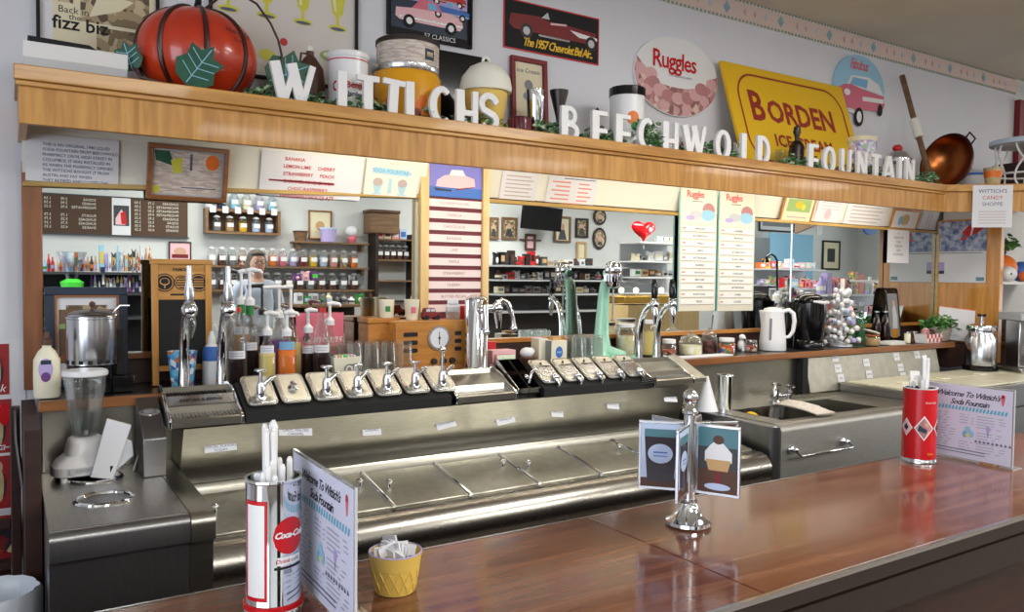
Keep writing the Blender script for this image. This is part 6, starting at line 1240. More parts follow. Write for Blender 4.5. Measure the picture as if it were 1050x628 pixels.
for k in range(6):
    a = 2*PI*k/6+.3; b = MB(); o = Vector((cs(a), sn(a), 0)); q = Vector((-sn(a), cs(a), 0))
    for s in (1, -1):
        pts = []
        for i in range(13): z = (H-.035)*(1-i/12); sp = s*.045*cs(i/12*PI*1.5)*(.9 if i < 9 else 1); pts.append(tuple(o*(.17+.02*(i/12))+q*sp+Vector((0, 0, z+.006))))
        b.tube(pts, .006, 'white', 8)
    obj('leg', b, t)
obj('ring', MB().torus((0, 0, H*.35), .185, .006, 'white', 32, 8), t)
t = thing('chrome_fitting', 'small chrome fitting lying on the wire stool', 'fitting', (cx_-.05, cy_-.05, VZ+H+.001)); obj('body', MB().tube([(-.05, 0, .02), (0, 0, .03), (.04, 0, .02)], .014, 'chrome', 10).cyl((0, 0, .0), .018, .06, 'chrome', 12), t)
single('dark_keg', MB().lathe([(.17, 0), (.19, .1), (.17, .24), (.0001, .24)], (0, 0, 0), 'dark_wood', 26), 'dark wooden keg behind the wire stool', 'keg', loc=(5.72, 2.66, VZ))
# ================================================================== SIGNS AROUND THE MIRROR
BT = math.atan(.3)
def band(u, v, off=.004):
    d = ray(u, v); n = Vector((0, -1, -.3)).normalized(); p0_ = Vector((0, 2.884, 1.82))+n*off; k = (p0_-CAM).dot(n)/d.dot(n); return CAM+d*k
def band_sheet(name, label, u0, u1, v0, v1, draw, m='paper', cat='sign', off=.004, top=None):
    a = band(u0, v1, off); c = band(u1, v1, off); e = band((u0+u1)/2, v0, off); w_ = abs(c.x-a.x); zb = min(a.z, c.z); h = (e.z-(a.z+c.z)/2)/cs(BT); zb = (a.z+c.z)/2; y = (a.y+c.y)/2
    b = MB().box(-w_/2, w_/2, -.0012, 0, 0, h, m)
    t = tag(obj(name, b, loc=((a.x+c.x)/2, y, zb), rot=(BT, 0, 0)), label, cat)
    if draw: b2 = MB(); draw(b2, w_, h); obj('print', b2, t)
    return t, w_, h
def d1(b, w_, h):
    for i, s in enumerate(['THIS IS AN ORIGINAL 1940 LIQUID', 'SODA FOUNTAIN FROM BEECHWOLD', 'PHARMACY ON N. HIGH STREET IN', 'COLUMBUS. IT WAS INSTALLED IN', 'AS WHEN THE PHARMACY OPENED.', 'THE WITTICHS BOUGHT IT FROM', 'AUSTIN AND FAY WHEN', 'THEY RETIRED AND CLOSED THE', 'PHARMACY IN THE SPRING OF 93.']):
        b.text(s, .0135, -w_/2+.045, h-.030-i*.0158, 'text_blue', y=-.0018, align='LEFT', csp=.98, sx=.90)
band_sheet('history_notice', 'white sheet of nine lines of blue capitals at the left end of the sign band', 26, 121, 140, 188, d1, off=.045)
def d3(b, w_, h):
    for i, s in enumerate(['BANANA', 'LEMON-LIME     CHERRY', 'STRAWBERRY     PEACH', 'CARAMEL MACADAMIA', 'CHOC-RASPBERRY', 'HAWAIIAN CHOCOLATE']):
        z = h-.024-i*.0265; b.text(s, .0175, -.015 if i else -.07, z, 'text_red', y=-.0018, bold=.0004)
        if i == 3: b.flat(rect(-w_*.42, w_*.22, z-.002, z+.004), 'dark_red', y=-.0022)
band_sheet('flavor_list', 'white sheet with a red list of syrup flavours, one line crossed out', 265, 369, 158, 203, d3, off=.044)
def d4(b, w_, h):
    b.flat([(-w_*.36, h*.80), (w_*.30, h*.76), (w_*.30, h*.58), (-w_*.36, h*.62)], 'pale_aqua', y=-.0018); b.text('SODA FOUNTAIN', .020, -.005, h*.69, 'light_blue', y=-.0022, bold=.0006, slope=-.03); b.text('* * *', .02, 0, h*.9, 'text_pale', y=-.0018)
    for cx_ in (-w_*.26, w_*.2): b.flat([(cx_-.022, h*.36), (cx_+.022, h*.36), (cx_+.008, h*.06), (cx_-.008, h*.06)], 'pale_aqua', y=-.0018).flat(ell(cx_, h*.38, .020, .016, 14), 'text_pale', y=-.0022).flat(rect(cx_-.018, cx_+.018, h*.02, h*.07), 'pale_aqua', y=-.0020)
    b.flat(rect(-.014, .000, .01, h*.5), 'pale_aqua', y=-.0018)
mat('pale_aqua', (176, 216, 226), .7)
band_sheet('fountain_sign', 'pale cream sign with a light blue banner and two sundae glasses', 372, 427, 165, 201, d4, 'warm_paper', off=.044)
def d6(b, w_, h):
    for i in range(6): b.flat(rect(-w_*.38, w_*(.30+.08*(i % 2)), h*.82-i*h*.14, h*.86-i*h*.14), 'text_pale', y=-.0018)
band_sheet('pale_notice', 'white notice with faint grey lines right of the ice cream menu column', 511, 548, 176, 205, d6)
def d7(b, w_, h):
    b.flat(rect(-w_*.2, w_*.45, h*.88, h*.91), 'text_gray', y=-.0018)
    for i in range(5):
        b.flat(rect(-w_*.42+(i % 2)*.02, -w_*.05, h*.74-i*h*.14, h*.79-i*h*.14), 'salmon', y=-.0018).flat(rect(w_*.12, w_*(.34+.06*(i % 2)), h*.72-i*h*.14, h*.77-i*h*.14), 'salmon', y=-.0018)
    b.flat(rect(-w_*.15, w_*.22, h*.05, h*.09), 'salmon', y=-.0018)
mat('salmon', (226, 150, 140), .8)
band_sheet('topping_list', 'white sheet with two columns of faint red lines on the bright band', 558, 608, 180, 211, d7)
def d11(b, w_, h):
    b.flat(ell(-.01, h*.4, .03, .03, 16), 'light_pink', y=-.0018); [b.flat(rect(-w_*.36, w_*.36, h*.6+i*.018, h*.62+i*.018), 'text_pale', y=-.0018) for i in range(3)]
band_sheet('pale_leaflet', 'pale leaflet with a faint pink drawing right of the gold-framed bottle picture', 833, 860, 204, 230, d11)
band_sheet('blank_sheet', 'wide white sheet with faint lines near the right end of the band', 862, 905, 208, 235, d6, 'paper')
band_sheet('lined_sheet', 'white sheet with dark upright lines at the very end of the band', 941, 957, 216, 236, lambda b, w_, h: [b.flat(rect(x, x+.003, .01, h-.01), 'text_gray', y=-.0018) for x in (-w_*.1, w_*.1)])
# framed pictures on the band
def band_frame(label, u0, u1, v0, v1, m, m2, draw, off=.03, fw=.014, inner=.0):
    a = band(u0, v1, off); c = band(u1, v1, off); e = band((u0+u1)/2, v0, off); w_ = abs(c.x-a.x); zb = (a.z+c.z)/2; h = (e.z-zb)/cs(BT)
    return framed('framed_picture', label, w_, h, fw, m, m2, None, ((a.x+c.x)/2, (a.y+c.y)/2, zb), (BT, 0, 0), depth=.022 if off > .02 else .008, draw=lambda b: draw(b, w_, h))
def dA(b, w_, h):
    b.flat(rect(-w_/2+.02, w_/2-.02, .02, h-.02), 'marble_tin', y=-.005); b.flat([(-w_/2+.022, h-.022), (-.06, h-.022), (-.04, h*.6), (-.10, h*.7)], 'leaf_dark', y=-.0054).flat([(-.055, h*.72), (-.02, h*.78), (-.02, h*.5), (-.045, h*.48)], 'glass_yellow', y=-.0058)
    b.flat(ell(w_*.30, h*.72, .022, .026, 18), 'orange', y=-.0058).flat(rect(-.02, w_*.36, h*.22, h*.24), 'text_gray', y=-.0058).flat(rect(w_*.02, w_*.05, h*.55, h*.85), 'text_gray', y=-.0058).flat(ell(-w_*.38, h*.18, .012, .014, 12), 'glass_yellow', y=-.0058)
band_frame('wood-framed grey picture hanging from the valance at the left', 149, 231, 149, 205, 'trim_long', 'light_gray', dA, off=.05)
def dB(b, w_, h):
    b.flat(rect(-w_/2+.012, w_/2-.012, .012, h-.012), 'cream', y=-.005).flat(rect(-w_*.36, w_*.38, h*.42, h*.88), 'leafy', y=-.0054).flat(ell(0, h*.68, .03, .02, 14), 'yellow', y=-.0058).flat(ell(.04, h*.6, .018, .018, 14), 'glass_yellow', y=-.0058).flat(rect(-w_*.3, w_*.3, h*.2, h*.25), 'text_pale', y=-.0058)
band_frame('gold-framed picture of green and yellow fruit on the bright band', 797, 830, 200, 229, 'honey_long', 'cream', dB, off=.012)
def dC(b, w_, h):
    b.flat(rect(-w_/2+.012, w_/2-.012, .012, h-.012), 'paper', y=-.005).flat(ell(0, h*.5, .045, .035, 16), 'stone_cup', y=-.0054).flat(ell(-.05, h*.45, .02, .03, 12), 'light_blue', y=-.0058)
band_frame('small gold-framed picture near the right end of the band', 910, 938, 214, 236, 'honey_long', 'paper', dC, off=.012)

# ------------------------------------------------------------------ ice cream menu column
x0, x1 = X(430, 2.84, 240), X(500, 2.84, 240); zt = Z(163, 464, 2.84); zb_ = 1.236
w_ = x1-x0
t = thing('menu_column', 'tall pale wood menu board with maroon slats and a pink car picture on top', 'menu board', ((x0+x1)/2, 2.846, zb_)); H = zt-zb_
pw = .036
obj('post', MB().box(-w_/2, -w_/2+pw, -.020, .004, 0, H, 'pale_wood'), t, bevel=.0015); obj('post', MB().box(w_/2-pw*.8, w_/2, -.020, .004, 0, H, 'pale_wood'), t, bevel=.0015)
obj('back_panel', MB().box(-w_/2+pw, w_/2-pw*.8, -.004, .004, 0, H, 'maroon' if 'maroon' in MATS else 'dark_red'), t)
iw0, iw1 = -w_/2+pw+.003, w_/2-pw*.8-.003
b = MB().box(iw0, iw1, -.008, -.0045, H-.155, H-.006, 'violet_blue'); cxm = (iw0+iw1)/2
b.flat(rect(iw0, iw1, H-.155, H-.115), 'blue', y=-.0086)
b.flat([(cxm-.09, H-.115), (cxm-.085, H-.09), (cxm-.05, H-.068), (cxm+.03, H-.060), (cxm+.085, H-.075), (cxm+.09, H-.105), (cxm+.04, H-.118)], 'light_pink', y=-.0090).flat([(cxm-.03, H-.066), (cxm-.02, H-.045), (cxm+.03, H-.043), (cxm+.045, H-.066)], 'letter_white', y=-.0094).flat([(cxm-.1, H-.12), (cxm-.02, H-.125), (cxm-.02, H-.132), (cxm-.09, H-.132)], 'navy', y=-.0094).flat([(cxm, H-.12), (cxm+.08, H-.108), (cxm+.08, H-.112), (cxm, H-.126)], 'dark_red', y=-.0098)
obj('car_picture', b, t, label='violet picture of a pink car')
flav = ['ICE CREAM FLAVORS', 'VANILLA', 'CHOCOLATE', 'BANANA', 'LIME', 'MAPLE', 'STRAWBERRY', 'CHERRY', 'BUTTER PECAN', 'MINT']
for i, s in enumerate(flav):
    z1 = H-.165-i*.0470
    if z1-.034 < .0: break
    b = MB().box(iw0, iw1, -.0075, -.0045, z1-.030, z1, 'menu_strip' if 'menu_strip' in MATS else 'light_pink'); b.text(s, .0165 if i else .0145, cxm-.005, z1-.015, 'text_soft2' if 'text_soft2' in MATS else 'text_gray', y=-.0080); obj('name_strip', b, t, label='pale strip reading %s' % s.lower())

# ------------------------------------------------------------------ hanging Ruggles menus
def hang(u0, u1, v0, v1, label, seed):
    Y = 2.845; x0, x1 = X(u0, Y, 260), X(u1, Y, 260); z1 = Z(v0, (u0+u1)/2, Y); z0 = Z(v1, (u0+u1)/2, Y); w_ = x1-x0; H = z1-z0
    t = thing('flavor_board', label, 'menu board', ((x0+x1)/2, Y, z0))
    obj('board', MB().box(-w_/2, w_/2, 0, .010, 0, H, 'board_cream').box(-w_/2-.003, -w_/2-.0002, 0, .010, 0, H, 'aqua_edge' if 'aqua_edge' in MATS else 'light_blue').box(w_/2+.0002, w_/2+.003, 0, .010, 0, H, 'aqua_edge' if 'aqua_edge' in MATS else 'light_blue'), t)
    b = MB().flat(rect(-w_/2+.008, w_/2-.008, H*.70, H*.985), 'poster_cream' if 'poster_cream' in MATS else 'cream', y=-.0008); b.text('Ruggles', .047, -.025, H*.925, 'coral_red' if 'coral_red' in MATS else 'red', y=-.0012, bold=.001, csp=.86); b.flat(rect(-.05, .025, H*.868, H*.874), 'text_gray', y=-.0012)
    b.flat(ell(w_*.27, H*.81, w_*.17, H*.055, 20), 'scoop_b', y=-.0012).flat(ell(w_*.25, H*.765, w_*.2, H*.045, 20), 'sky', y=-.0016).flat(ell(-w_*.08, H*.765, w_*.17, H*.035, 20), 'light_gray', y=-.0020).flat(ell(-w_*.24, H*.74, w_*.12, H*.02, 16), 'lilac', y=-.0022)
    obj('header', b, t, label='cream header with red script and ice cream scoops')
    rnd = random.Random(seed); b = MB()
    names = rnd.sample(['BUTTER PECAN', 'MINT CHIP', 'BLACK CHERRY', 'COOKIES', 'BUTTERSCOTCH', 'VANILLA', 'CHOCOLATE', 'RASPBERRY', 'LEMON', 'MAPLE NUT', 'ROCKY ROAD', 'PEACH', 'COFFEE'], 11)
    for i in range(11):
        z = H*.655-i*H*.058; b.box(-w_/2+.010, w_/2-.010, -.0022, -.0002, z-.0135, z+.0120, 'strip_white' if 'strip_white' in MATS else 'paper').flat(rect(-w_/2+.010, w_/2-.010, z-.0165, z-.0142), 'text_pale', y=-.0010)
        b.text(names[i], .0135, .012, z, 'text_dim', y=-.0026, csp=.95, bold=.0003); 
        if rnd.random() < .6: b.flat(rect(-w_/2+.014, -w_/2+.036, z-.003, z+.005), 'salmon', y=-.0028)
    obj('flavor_strips', b, t)
hang(697, 734, 190, 319, 'narrow white flavour board with red script header, the left one of the hanging pair', 5)
hang(737, 773, 194, 319, 'narrow white flavour board with red script header, the right one of the hanging pair', 9)
# notice at the right of the mirror
Y = 2.853; x0, x1 = X(910, Y, 250), X(932, Y, 250); z1, z0 = Z(236, 921, Y), Z(270, 921, Y); w_ = x1-x0
b = MB().box(-w_/2, w_/2, -.001, 0, 0, z1-z0, 'paper')
for i, s in enumerate(['A', 'SODA FOR', 'OUR', 'FRIENDS', 'OUR', 'FOUNTAIN']): b.text(s, .021, 0, (z1-z0)-.022-i*.026, 'text_gray', y=-.0016)
single('small_notice', b, 'white notice of small grey capitals hanging at the right end of the mirror', 'notice', loc=((x0+x1)/2, Y, z0))

# ------------------------------------------------------------------ wooden panel with calendar, shelves at the right
t = thing('side_board', 'honey-coloured wooden panel closing the right end of the mirror bay', 'panel', (5.10, 2.5, 0))
obj('panel', MB().box(0, .03, .0, .366, 1.0, 1.89, 'honey_wood'), t); obj('front_edge', MB().box(-.006, .036, -.03, -.0005, 1.0, 1.89, 'honey_wood'), t, bevel=.002); obj('corner_strip', MB().box(-.012, -.0005, .345, .366, 1.235, 1.80, 'gold_trim'), t)
# calendar hangs on the panel facing the room
cy0, cy1 = 2.555, 2.855
t = thing('wall_calendar', 'wall calendar with a red-striped fish picture, nearly blank lower page', 'calendar', (5.096, (cy0+cy1)/2, 1.36), rot=(0, 0, -PI/2)); w_ = cy1-cy0
def pv(u, v):      # z on the panel plane
    d = ray(u, v); return (CAM+d*(5.096/d.x)).z
zt_, zm, zb2 = pv(985, 227), pv(985, 258), pv(985, 290); zo = zb2; t.location.z = zo
b = MB().box(-w_/2, w_/2, -.002, 0, zm-zo+.002, zt_-zo, 'coral'); b.flat([(.00, (zm-zo)+.12), (.04, (zm-zo)+.16), (.10, (zm-zo)+.17), (.13, (zm-zo)+.14), (.09, (zm-zo)+.11), (.03, (zm-zo)+.09)], 'red', y=-.0026).flat([(.05, (zm-zo)+.10), (.06, (zm-zo)+.10), (.075, (zm-zo)+.16), (.062, (zm-zo)+.16)], 'letter_white', y=-.003).flat([(-.02, (zm-zo)+.07), (.02, (zm-zo)+.10), (.03, (zm-zo)+.075)], 'red', y=-.0026)
obj('picture_page', b, t); b = MB().box(-w_/2-.008, w_/2+.002, -.004, -.0021, 0, zm-zo, 'paper'); b.flat(rect(-w_/2+.0, -w_/2+.045, .07, .13), 'lilac', y=-.0044).flat(rect(-w_/2+.0, -w_/2+.045, .055, .075), 'navy', y=-.0048).flat(rect(w_/2-.055, w_/2-.006, .012, .035), 'photo_teal', y=-.0044).flat(rect(-w_/2, w_/2-.02, zm-zo-.012, zm-zo-.008), 'text_gray', y=-.0044); obj('date_page', b, t)
# notice on the diagonal valance board
q = at(1016, 234, 2.10); D = Matrix.Translation((4.50, 2.5, 0)) @ Matrix.Rotation(-PI/4, 4, 'Z')
dd = ray(1016, 212); n = Vector((-1, -1, 0)).normalized(); k = (Vector((4.5, 2.5, 0))-CAM).dot(n)/dd.dot(n); c = CAM+dd*k
hz = 43*(c-CAM).dot(FW)/F; wz = 36*(c-CAM).dot(FW)/F/ .97
b = MB().box(-wz/2, wz/2, -.001, 0, -hz/2, hz/2, 'paper')
for i, (s, m_) in enumerate((("WITTICH'S", 'text_blue'), ('CANDY', 'text_red'), ('SHOPPE', 'text_gray'))): b.text(s, .030, 0, hz/2-.035-i*.036, m_, y=-.0016)
for i in range(5): b.flat(rect(-wz*.34, wz*.34, hz/2-.150-i*.016, hz/2-.146-i*.016), 'text_pale', y=-.0016)
single('paper_notice', b, 'white paper notice taped over the corner of the oak valance', 'notice', loc=c+n*.004+n*.018, rot=(0, 0, -PI/4))
# open shelves behind the diagonal
t = thing('shelf_unit', 'open white shelves set in the corner right of the wooden panel', 'shelves', (0, 0, 0))
fr_ = [(5.14, 2.50), (6.05, 1.59), (6.11, 1.65), (6.11, 2.86), (5.14, 2.86)]
zs = pv(1030, 287)+.0
for z, m_ in ((at(1030, 287, 2.44).z-.012, 'white'), (1.128, 'shelf_wood')): obj('shelf', MB().prism(fr_, z-.018, z, m_, 'xy'), t, bevel=.002)
SH1, SH0 = at(1030, 287, 2.44).z-.012, 1.128
obj('back', MB().box(5.14, 6.9, 2.842, 2.852, 1.0, 2.0, 'wall_back'), t)
b = MB().prism([(4.79, 2.60), (5.13, 2.60), (5.98, 1.75), (6.10, 1.80), (6.10, 2.84), (4.79, 2.84)], .976, 1.108, 'dark_wood', 'xy'); single('corner_counter', b, 'dark brown low counter in the corner under the shelves', 'counter')
for x, y, z, r, m_, lb in ((5.28, 2.55, SH1, .085, 'orange', 'big orange inflated ball on the white shelf'), (5.205, 2.475, SH1, .048, 'plastic_white', 'white ball with a green mark, left of the big orange one'), (5.315, 2.43, SH1, .034, 'orange', 'small orange ball in front of the big orange one'), (5.46, 2.52, SH1, .065, 'blue', 'blue and white ball right of the big orange one')):
    t = thing('toy_ball', lb, 'ball', (x, y, z+r)); obj('ball', MB().sph((0, 0, 0), r, m_, 20, 14), t); obj('valve', MB().sph((-r*.7, -r*.7, 0), r*.14, 'green' if m_ == 'plastic_white' else 'letter_white', 8, 6), t)
t = thing('trailing_plant', 'dark trailing plant on the top of the corner shelf opening', 'plant', (5.27, 2.54, SH1+.20)); obj('foliage', leaves(90, (.10, .06, .10), .04, 77, 'leaf', zc=.0), t); obj('pot', MB().lathe([(.05, -.03), (.07, .05)], (.02, .05, 0), 'dark_brown', 16), t)
t.location.z = SH1+.20; t['label'] = 'dark leafy plant above the inflated balls'; obj('hook', MB().tube([(0, .05, .08), (0, .05, .24)], .003, 'gunmetal', 6), t)
for k in range(4):
    t = thing('brown_mug', 'brown glazed mug on the wooden corner counter, ' + ['nearest the wooden panel', 'second from the wooden panel', 'third from the wooden panel', 'furthest from the wooden panel'][k], 'mug', (5.195+k*.105, 2.51-k*.035, SH0+.0005), rz=-.6, group='brown mugs in the corner')
    obj('mug', MB().lathe([(.034, 0), (.040, .01), (.042, .085), (.038, .085), (.034, .01)], (0, 0, 0), 'brown', 20), t); obj('handle', MB().tube([(.04, 0, .07), (.066, 0, .065), (.066, 0, .03), (.04, 0, .022)], .006, 'dark_brown', 8), t); obj('badge', MB().sph((-.02, -.034, .045), (.016, .010, .018), 'tan', 12, 8), t)
for k in range(3):
    t = thing('brown_jar', 'dark brown crock on a riser behind the mugs, ' + ['left one', 'middle one', 'right one'][k], 'crock', (5.24+k*.12, 2.68-k*.02, SH0+.0005), group='brown crocks in the corner')
    obj('crock', MB().lathe([(.04, 0), (.046, .02), (.046, .14), (.036, .155)], (0, 0, 0), 'dark_brown', 18), t); obj('lid', MB().lathe([(.038, .155), (.036, .165), (.0001, .170)], (0, 0, 0), 'brown', 18), t)
# malt canister
q = Vector((4.86, 2.45, .974)); t = thing('malt_canister', 'shiny steel canister with a plunger lid on the freezer, before the panel', 'canister', q); H = Z(330, 1003, 2.44)-q.z; r = 14.5*(q-CAM).dot(FW)/F
obj('base', MB().lathe([(r*1.12, 0), (r*1.12, .02), (r*1.02, .03)], (0, 0, 0), 'gloss_black', 28), t); obj('body', MB().lathe([(r*.98, .03), (r, .04), (r, H*.66), (r*.82, H*.74), (r*.82, H*.80)], (0, 0, 0), 'silver', 32), t)
obj('lid', MB().lathe([(r*.95, H*.80), (r*.97, H*.84), (r*.90, H*.92), (r*.3, H*.97), (.0001, H*.98)], (0, 0, 0), 'chrome', 28), t); obj('plunger', MB().cyl((0, 0, H*.97), .012, H*.16, 'silver', 12).cyl((0, 0, H*1.1), .024, .014, 'gloss_black', 14), t)
for s in (-1, 1): obj('clamp', MB().box(s*r*.9-.012, s*r*.9+.012, -.015, .015, H*.70, H*.88, 'chrome'), t, bevel=.003)
# steel dispenser at the right edge
t = thing('steel_dispenser', 'upright grey steel dispenser at the right edge, on the freezer', 'dispenser', (5.06, 2.29, .974)); t.rotation_euler = (0, 0, -.5)
obj('base', MB().box(-.13, .13, -.13, .10, 0, .02, 'steel').box(-.13, .13, -.14, -.13, 0, .03, 'silver'), t, bevel=.003); obj('column', MB().box(-.07, .10, -.03, .09, .021, .30, 'silver'), t, bevel=.006); obj('head', MB().box(-.12, .12, -.11, .09, .30, .345, 'light_gray'), t, bevel=.006); obj('lever', MB().tube([(-.01, -.03, .16), (-.01, -.06, .15), (-.01, -.07, .10)], .007, 'chrome', 8), t)
# ------------------------------------------------------------------ left of the cabinet: posters, shelf, bin
Y = 2.897
for k, (v0, v1, lb) in enumerate(((353, 405, 'top red soda poster on the left wall, cut by the picture edge'), (410, 465, 'middle red soda poster with white script on the left wall'), (468, 522, 'lower red soda poster of a seated girl on the left wall'))):
    x0, x1 = X(-40, Y, 440), X(12 if k else 10, Y, 440); z1, z0 = Z(v0, 0, Y), Z(v1, 0, Y); w_ = x1-x0; H = z1-z0
    b = MB().box(-w_/2, w_/2, -.002, 0, 0, H, 'poster_red').flat(ell(w_*.22, H*.5, w_*.17, H*.40, 16), 'cokeposter', y=-.0024).flat(ell(w_*.25, H*.45, w_*.08, H*.32, 14), 'stone_cup', y=-.0028).flat(ell(w_*.26, H*.80, w_*.05, H*.09, 12), 'flesh', y=-.0032).flat([(w_*.12, H*.95), (w_*.22, H*.98), (w_*.26, H*.75), (w_*.15, H*.6)], 'navy', y=-.0030)
    if k == 1: b.flat(ell(w_*.36, H*.72, w_*.14, H*.2, 18), 'coke_red', y=-.0034); b.text('Coca-Cola', .034, w_*.36, H*.12, 'letter_white', y=-.0036, shear=.35, csp=.85)
    if k == 0: b.text('Drink', .034, w_*.1, H*.12, 'letter_white', y=-.0036, shear=.3)
    single('soda_poster', b, lb, 'poster', loc=((x0+x1)/2, Y, z0))
x0, x1 = X(-44, Y, 440), X(27, Y, 440)
single('poster_mount', MB().box(x0, x1, Y+.0001, Y+.0028, Z(524, 0, Y), Z(349, 0, Y), 'paper'), 'white board behind the three red soda posters', 'board')
b = MB(); z1, z0 = Z(530, 0, 2.86), Z(575, 0, 2.86); b.box(-.16, .025, 2.862, 2.866, z0, z1, 'poster_red').flat([(x, z) for x, z in rect(-.14, .0, z0+.02, z1-.02)], 'cokeposter', y=2.8612)
o = single('soda_poster', b, 'dark red soda poster low down behind the wooden rack', 'poster')
t = thing('wooden_rack', 'dark brown wooden rack left of the steel cabinet', 'rack', (0, 0, 0)); 
obj('post', MB().box(.0, .026, 2.70, 2.75, 0, 1.10, 'dark_wood'), t, bevel=.003); obj('post', MB().box(-.55, -.52, 2.70, 2.75, 0, .75, 'dark_wood'), t, bevel=.003)
for v in (538, 580, 592): z = Z(v, 0, 2.72); obj('shelf_rail', MB().box(-.52, -.001, 2.70, 2.74, z-.012, z+.012, 'dark_wood'), t, bevel=.002)
obj('bracket', MB().tube([(.015, 2.65, Z(420, 32, 2.65)), (.016, 2.62, Z(450, 34, 2.62)), (.03, 2.60, Z(500, 36, 2.6))], .006, 'gunmetal', 8), t)
q = at(16, 606, 2.35); t = thing('waste_bin', 'grey waste bin lined with a clear plastic bag at the lower left corner', 'bin', (-.040, 2.17, .0)); H = at(16, 604, 2.17).z
obj('bin', MB().lathe([(.075, 0), (.078, .004), (.092, H-.02), (.089, H-.02), (.075, .01)], (0, 0, 0), 'dark_gray', 28), t)
b = MB(); n = 36; vs = []; fs = []; rnd = random.Random(6)
prof = [(.078, H-.10), (.080, H-.04), (.084, H-.005), (.094, H+.006), (.100, H-.004), (.101, H-.06), (.103, H-.14)]
for j, (r, z) in enumerate(prof):
    for k in range(n): a = 2*PI*k/n; rr = r+.0028*sn(k*2.7+j*.4)+.0015*sn(k*5.1); vs.append((rr*cs(a), rr*sn(a), z+(.006*sn(k*1.9) if j == len(prof)-1 else 0)))
for i in range(len(prof)-1):
    for k in range(n): a, c = i*n+k, i*n+(k+1) % n; fs.append((a, a+n, c+n, c))
b.add(vs, fs, 'bag_solid' if 'bag_solid' in MATS else 'light_gray'); obj('liner', b, t, label='crumpled clear plastic liner')
# ================================================================== THE ROOM BEHIND THE VIEWER (seen in the mirror)
MY = 2.868
def mir(u, v, Yv):                      # real point whose mirror image lies on this sight line
    p = at(u, v, Yv); return Vector((p.x, 2*MY-p.y, p.z))
BW = 2*MY+4.235                          # mirrored depth of the far wall
def bx_(u0, u1, v0, v1, Yv=BW, off=0.0):  # size and place (facing the mirror) of something flat on the far side
    a = mir(u0, (v0+v1)/2, Yv); c = mir(u1, (v0+v1)/2, Yv); um = (u0+u1)/2; zt, zb = mir(um, v0, Yv).z, mir(um, v1, Yv).z
    return (a.x+c.x)/2, a.y, zb, c.x-a.x, zt-zb
RB = (0, 0, PI)                          # faces +y, towards the mirror
def far_frame(label, u0, u1, v0, v1, mf, mp, oval=False, draw=None, group=None, fw=.035):
    x, y, z, w_, h = bx_(u0, u1, v0, v1)
    if oval:
        t = thing('portrait', label, 'picture', (x, y, z+h/2), rot=RB, group=group)
        obj('frame', MB().prism(ell(0, 0, w_/2, h/2, 28), -.02, 0, mf), t, bevel=.004); b = MB().flat(ell(0, 0, w_/2-.035, h/2-.04, 24), mp, y=-.0206).flat(ell(0, .0, w_*.16, h*.15, 14), 'flesh', y=-.0212).flat([(-w_*.22, -h*.3), (w_*.22, -h*.3), (w_*.1, -h*.12), (-w_*.1, -h*.12)], 'dark_gray', y=-.0210); obj('photo', b, t); return t
    def dr(b):
        b.flat(ell(0, h*.60, w_*.13, h*.12, 14), 'flesh', y=-.0052).flat([(-w_*.26, fw+.01), (w_*.26, fw+.01), (w_*.12, h*.50), (-w_*.12, h*.50)], 'dark_gray', y=-.0050)
    return framed('portrait', label, w_, h, fw, mf, mp, None, (x, y, z), RB, draw=draw or dr, group=group)
far_frame('old portrait in a dark frame, hidden half behind the menu column in the mirror', 501, 511, 223, 246, 'shelf_wood', 'sepia')
far_frame('old portrait of a pale figure, left of the television', 514, 530, 223, 246, 'shelf_wood', 'sepia')
far_frame('large old portrait in a brass-coloured frame, right of the television', 568, 585, 222, 249, 'shelf_wood', 'cream')
far_frame('smaller old portrait between the brass-framed one and the ovals', 590, 603, 224, 244, 'dark_brown', 'sepia')
far_frame('upper oval portrait on the far wall', 608, 621, 214, 231, 'dark_brown', 'sepia', True)
far_frame('lower oval portrait on the far wall', 607.5, 621, 233.5, 256, 'dark_brown', 'sepia', True)
far_frame('small tan picture below the smaller portrait', 591, 601, 248, 267, 'tan', 'cream', draw=lambda b: None)
far_frame('brown double picture below the television', 538, 549, 240, 257, 'brown', 'light_pink', draw=lambda b: b.flat(rect(-.2, .2, .14, .17), 'brown', y=-.006))
far_frame('small photo of a face standing high on the goods rack, left side', 173, 196, 248, 267, 'matte_black', 'light_pink', draw=lambda b: b.flat(ell(0, .1, .07, .05, 16), 'flesh', y=-.0052).flat(rect(-.09, .09, .025, .07), 'dark_red', y=-.0054), fw=.012)
far_frame('reddish framed print on the short shelf, left of the lilac tub', 316, 340, 216, 246, 'trim_wood', 'cream', draw=lambda b: b.flat(ell(0, .18, .06, .06, 14), 'tan', y=-.0052), fw=.02)
# television
x, y, z, w_, h = bx_(534, 574, 212, 236, BW-.25)
t = thing('television', 'black flat television hung high on the far wall', 'television', (x, y, z), rot=(.10, -.04, PI))
obj('screen', MB().box(-w_/2, w_/2, -.03, .02, 0, h, 'tv_black').flat(rect(-w_/2+.02, w_/2-.02, .025, h-.02), 'tv_black', y=-.0304), t, bevel=.004); obj('bracket', MB().tube([(0, .02, h*.5), (0, .22, h*.6)], .03, 'gunmetal', 10), t)
